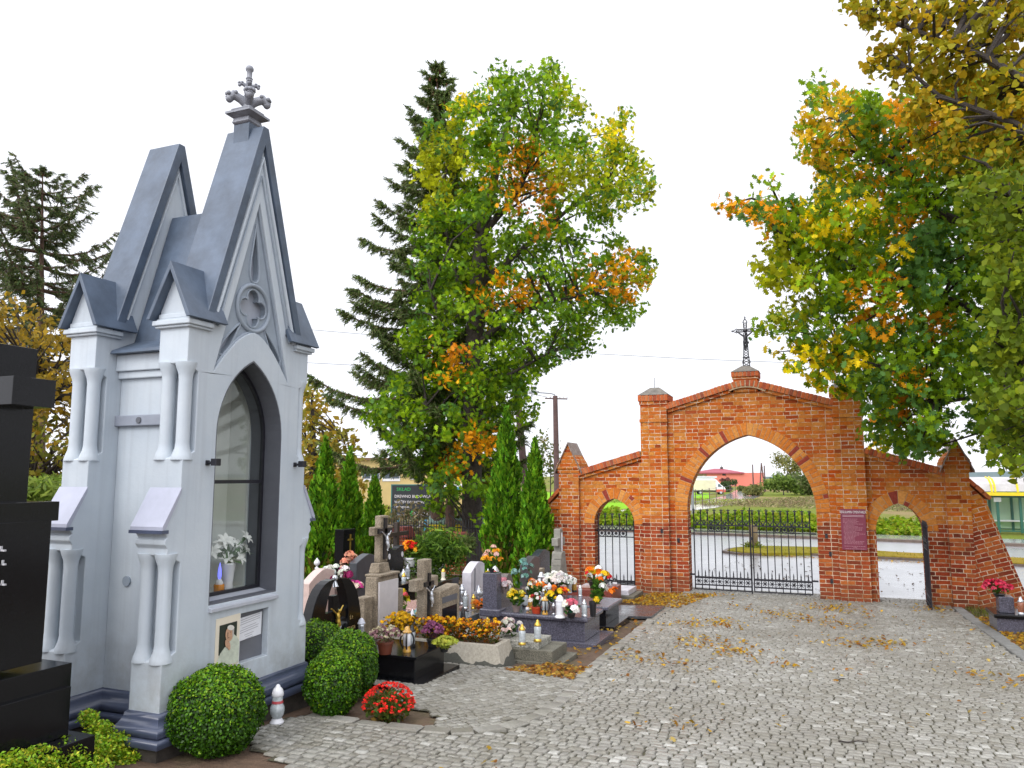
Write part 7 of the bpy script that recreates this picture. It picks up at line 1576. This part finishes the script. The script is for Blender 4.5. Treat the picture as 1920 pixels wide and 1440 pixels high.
farbush('broad grey-green willow-like tree behind the weeds, right inside the main arch', 1503,905,100,2.4,2600,.42,MG_,1.0,'willow_tree','tree'); farbush('rounded bright green bush left of the broad willow-like tree', 1468,909,98,1.8,1800,.38,[(.15,.24,.04),(.20,.28,.05),(.11,.17,.04)])
p = px2(1478,112); 
farbush('tall thin yellowing birch rising above the bushes inside the main arch', 1476,865,112,1.9,1300,.36,[(.24,.24,.07),(.20,.22,.08),(.30,.26,.08)],1.5,'birch_tree','tree'); farbush('olive bush in front of the timber poles', 1422,917,96,1.3,1500,.36,[(.19,.20,.06),(.24,.23,.07),(.14,.16,.05)])
farbush('dark green rounded bush before the red building', 1362,915,118,1.2,1300,.36,[(.07,.11,.04),(.10,.14,.05)]); farbush('reddish bush rising above the dark green one', 1358,903,121,.75,500,.34,[(.26,.10,.09),(.22,.12,.09)])
farbush('dull green hedge bush along the foot of the red building', 1392,919,124,.8,1000,.36,[(.15,.18,.06),(.18,.20,.06)]); farbush('grey-green tree at the right side inside the main arch', 1536,905,95,1.9,1500,.38,MG_)
farbush('bare-stemmed young poplar behind the utility pole', 1032,850,45,1.0,420,.22,[(.14,.17,.05),(.10,.14,.04),(.20,.17,.06)],1.9,'poplar_tree','tree')
FP = thing('field_fence','wire field fence with thin posts along the driveway','fence',px2(1340,75)); 
pts = [gd(px,D) for px,D in ((1290,58),(1303,60),(1316,62),(1329,66),(1342,72),(1356,80),(1368,88),(1378,96))]
for q in pts: b = MB(); b.tube([q,q+Vector((0,0,1.45))],.035,5); obj('fence_post', b, M_POLE, FP)
b = MB()
for z in (.5,.95,1.35): b.tube([q+Vector((0,0,z)) for q in pts],.012,4)
obj('wires', b, M_GPOLE, FP)
# ---------------------------------------------------------------- bus shelter
q = at(1868,1003); BS = thing('bus_shelter','green-framed glass bus shelter with a yellow-ribbed barrel roof, right of the gate','bus shelter',q)
D_ = (np.array(tuple(q))-np.array((0,0,CZ)))@FW; ang = radians(2); M = Matrix.Translation((q.x,q.y,-.6)) @ Matrix.Rotation(ang,4,'Z'); U = [(px-1868)/FPX*D_ for px in (1822,1873.5,1910.5,1948,1985)]
k = lambda y: (1003-y)/FPX*D_+.0
M_GF = mat('dark_green_frame',(.015,.10,.07),.4,.1,6); M_YF = mat('yellow_frame',(.70,.52,.01),.45,.1,6)
b = MB()
for u in U:
    for v in (0,1.4): b.box(u-.05,u+.05,v-.04,v+.04,0,k(934))
for v in (0,1.4): b.box(U[0],U[-1],v-.035,v+.035,k(938),k(934)); b.box(U[0],U[-1],v-.03,v+.03,.05,.11)
b.xf(M); obj('frame', b, M_GF, BS)
b = MB(); b.box(U[0]-.1,U[-1]+.1,-.42,-.34,k(934),k(928)); 
for u in [-.9,.0]+[U[1]-.25+.95*i for i in range(6)]:
    b.tube([(u,-.40,k(928)),(u,-.30,k(914)),(u,.05,k(904)),(u,.6,k(900)),(u,1.2,k(908)),(u,1.5,k(928))],.045,6)
b.xf(M); obj('yellow_ribs', b, M_YF, BS)
gm, gt, gb = nt('tinted_shelter_glass'); gt.nodes.remove(gb); tr = gt.nodes.new('ShaderNodeBsdfTransparent'); tr.inputs[0].default_value = (.70,.86,.78,1); gl = gt.nodes.new('ShaderNodeBsdfDiffuse'); gl.inputs[0].default_value = (.55,.68,.60,1); mx = gt.nodes.new('ShaderNodeMixShader'); mx.inputs[0].default_value = .45; gt.links.new(tr.outputs[0],mx.inputs[1]); gt.links.new(gl.outputs[0],mx.inputs[2]); gt.links.new(mx.outputs[0],gt.nodes['Material Output'].inputs[0])
for i in range(len(U)-1):
    b = MB(); b.box(U[i]+.05,U[i+1]-.05,1.39,1.41,.12,k(939)); b.xf(M); obj('pane', b, gm, BS)
b = MB(); prf = [(-.38,k(926)),(-.28,k(913)),(.05,k(903.5)),(.6,k(899.5)),(1.2,k(907)),(1.48,k(928))]
for (y0,z0),(y1,z1) in zip(prf,prf[1:]): b.poly([(U[0]-.1,y0,z0),(U[-1]+.1,y0,z0),(U[-1]+.1,y1,z1),(U[0]-.1,y1,z1)])
b.xf(M); obj('barrel_roof', b, mat('smoky_acrylic',(.42,.40,.39),.25,.25,1.5,coat=.5), BS, smooth=True)
b = MB(); b.box(U[0]+.1,U[-1]-.1,1.0,1.35,.42,.48); b.xf(M); obj('bench', b, M_WCER, BS); b = MB(); b.box(U[1]-.14,U[1]+.14,-.06,-.045,1.30,1.48); b.xf(M); obj('timetable', b, M_WCER, BS)
# ---------------------------------------------------------------- fallen leaves
FL = [(.50,.29,.02),(.58,.36,.03),(.42,.20,.02),(.33,.13,.02),(.46,.34,.10)]
def fallen(label, pts, n, size, zoff=.02, cols=FL, spread=None):
    """scatter inside a ground polygon given in metres"""
    P = []; x0,x1 = min(p[0] for p in pts),max(p[0] for p in pts); y0,y1 = min(p[1] for p in pts),max(p[1] for p in pts)
    while len(P) < n:
        x, y = RNG.uniform(x0,x1), RNG.uniform(y0,y1)
        if inpoly(x,y,pts) and (spread is None or RNG.random() < spread(x,y)): P.append((x,y,g(y)+zoff+RNG.random()*.015))
    P = np.array(P); V = place(OAK*np.array((1.1,1,1.8)), P, rotmats(n,.35,.3), size*RNG.uniform(.6,1.25,n)); c = np.clip(np.array(cols)[RNG.integers(0,len(cols),n)]*(1+RNG.uniform(-.3,.3,(n,1))),0,1)
    return tag(fast('fallen_leaves', V, len(OAK), M_LEAF, None, c, loc=(P[0][0],P[0][1],P[0][2])), label, 'leaves', kind='stuff')
clus = lambda x, y: (.03+.97*max(0,sin(x*2.1+sin(y*1.3)*1.5)*sin(y*1.7+x*.6))**1.5)*(1 if y > 9 else .10)
fallen('yellow fallen leaves scattered over the cobbled path', [(-2.5,3.2),(2.1,3.2),(2.1,17.0),(-2.6,17.0)], 1300, .062, .032, spread=clus)
fallen('drift of golden fallen leaves along the right kerb of the path', [(2.35,6.5),(2.95,6.5),(3.0,12),(3.1,16.2),(2.35,15.6)], 2600, .065, .02)
fallen('drift of yellow fallen leaves in front of the left side arch', [(-3.7,14.6),(-2.5,14.3),(-2.2,16.9),(-3.4,16.6)], 1400, .065, .02)
fallen('brown and orange leaf litter heaped at the corner of the soil strip', [(-3.35,8.12),(-2.5,7.95),(-2.5,8.7),(-3.0,8.6)], 420, .06, .015, cols=[(.36,.15,.03),(.45,.24,.03),(.24,.10,.03),(.5,.33,.06)])
fallen('fallen leaves thinly spread over the soil between the graves', [(-2.95,8.6),(-2.55,8.6),(-2.7,14.5),(-3.4,14.4)], 130, .07, .015)
fallen('fallen leaves lying round the burial ground', [(-7,7),(-5.9,7),(-3.8,13),(-3.8,16.5),(-8,16.5)], 500, .08, .02)
fallen('a few orange leaves in the soil behind the golden shrub', [(-5.0,4.25),(-4.6,4.25),(-4.6,4.6),(-5.0,4.6)], 45, .06, .01, cols=[(.45,.15,.02),(.36,.2,.04)])
fallen('dark wet leaves scattered on the street outside the gate', [(-3,18.2),(3,18.2),(3,24),(-3,24)], 160, .07, .712-.697, cols=[(.10,.07,.05),(.16,.09,.04)])
fallen('leaves gathered along the traffic island kerb', [(-2.6,25.6),(3.2,25.2),(3.2,25.6),(-2.6,26.1)], 160, .09, .012, cols=[(.5,.3,.06),(.4,.2,.05)])
# short grass tufts along the foot of the gate and right-hand bed
def tufts(label, pts, n, hgt, cols):
    P = []; x0,x1 = min(p[0] for p in pts),max(p[0] for p in pts); y0,y1 = min(p[1] for p in pts),max(p[1] for p in pts)
    while len(P) < n:
        x, y = RNG.uniform(x0,x1), RNG.uniform(y0,y1)
        if inpoly(x,y,pts) and RNG.random() < .5+.5*sin(x*5)*sin(y*7): P.append((x,y,g(y)+hgt*.25))
    P = np.array(P); n = len(P); Y = np.array((0,0,1))+RNG.normal(size=(n,3))*.45; Y /= np.linalg.norm(Y,axis=1,keepdims=True); X = np.cross(Y,RNG.normal(size=(n,3))); X /= np.linalg.norm(X,axis=1,keepdims=True)
    V = place(BLADE*np.array((.35,1,1)),P,np.stack([X,Y,np.cross(X,Y)],2),hgt*RNG.uniform(.6,1.4,n)); c = np.clip(np.array(cols)[RNG.integers(0,len(cols),n)]*(1+RNG.uniform(-.3,.3,(n,1))),0,1)
    return tag(fast('grass_tufts', V, 4, M_LEAF, None, c, loc=tuple(P[0])), label, 'grass', kind='stuff')
tufts('sparse grass at the foot of the raking buttress on the right', [(2.4,15.6),(5,15.6),(5,17.1),(2.4,17.1)], 2200, .09, [(.12,.15,.02),(.18,.17,.03),(.08,.11,.02)])
tufts('sparse grass and moss round the graves', [(-8,7),(-6,7),(-4,13),(-4,17),(-9,17)], 2500, .09, [(.12,.16,.03),(.08,.12,.02)])
tufts('turf blades on the traffic island', [(p.x,p.y) for p in isl], 2500, .16, [(.28,.27,.02),(.20,.24,.02),(.33,.26,.03)])

for k, (px, py, L_, a) in enumerate(((1600,1397,.22,.1),(1268,1296,.12,.8),(1575,1278,.14,.4))):
    p = at(px,py); d = Vector((cos(a),sin(a),0)); n_ = Vector((-d.y,d.x,0)); z = g(p.y)+.026; b = MB()
    b.tube([(p.x+d.x*L_*u+n_.x*.03*sin(u*3),p.y+d.y*L_*u+n_.y*.03*sin(u*3),z+.004*sin(u*9)) for u in np.linspace(-.5,.5,7)],[.006,.006,.006,.005,.005,.004,.003],6)
    tag(obj('twig', b, M_BARK), ('longest thin brown twig lying on the foreground setts','short dark twig on the setts nearest the middle of the path','thin twig lying on the setts before the right gate pier')[k], 'twig')
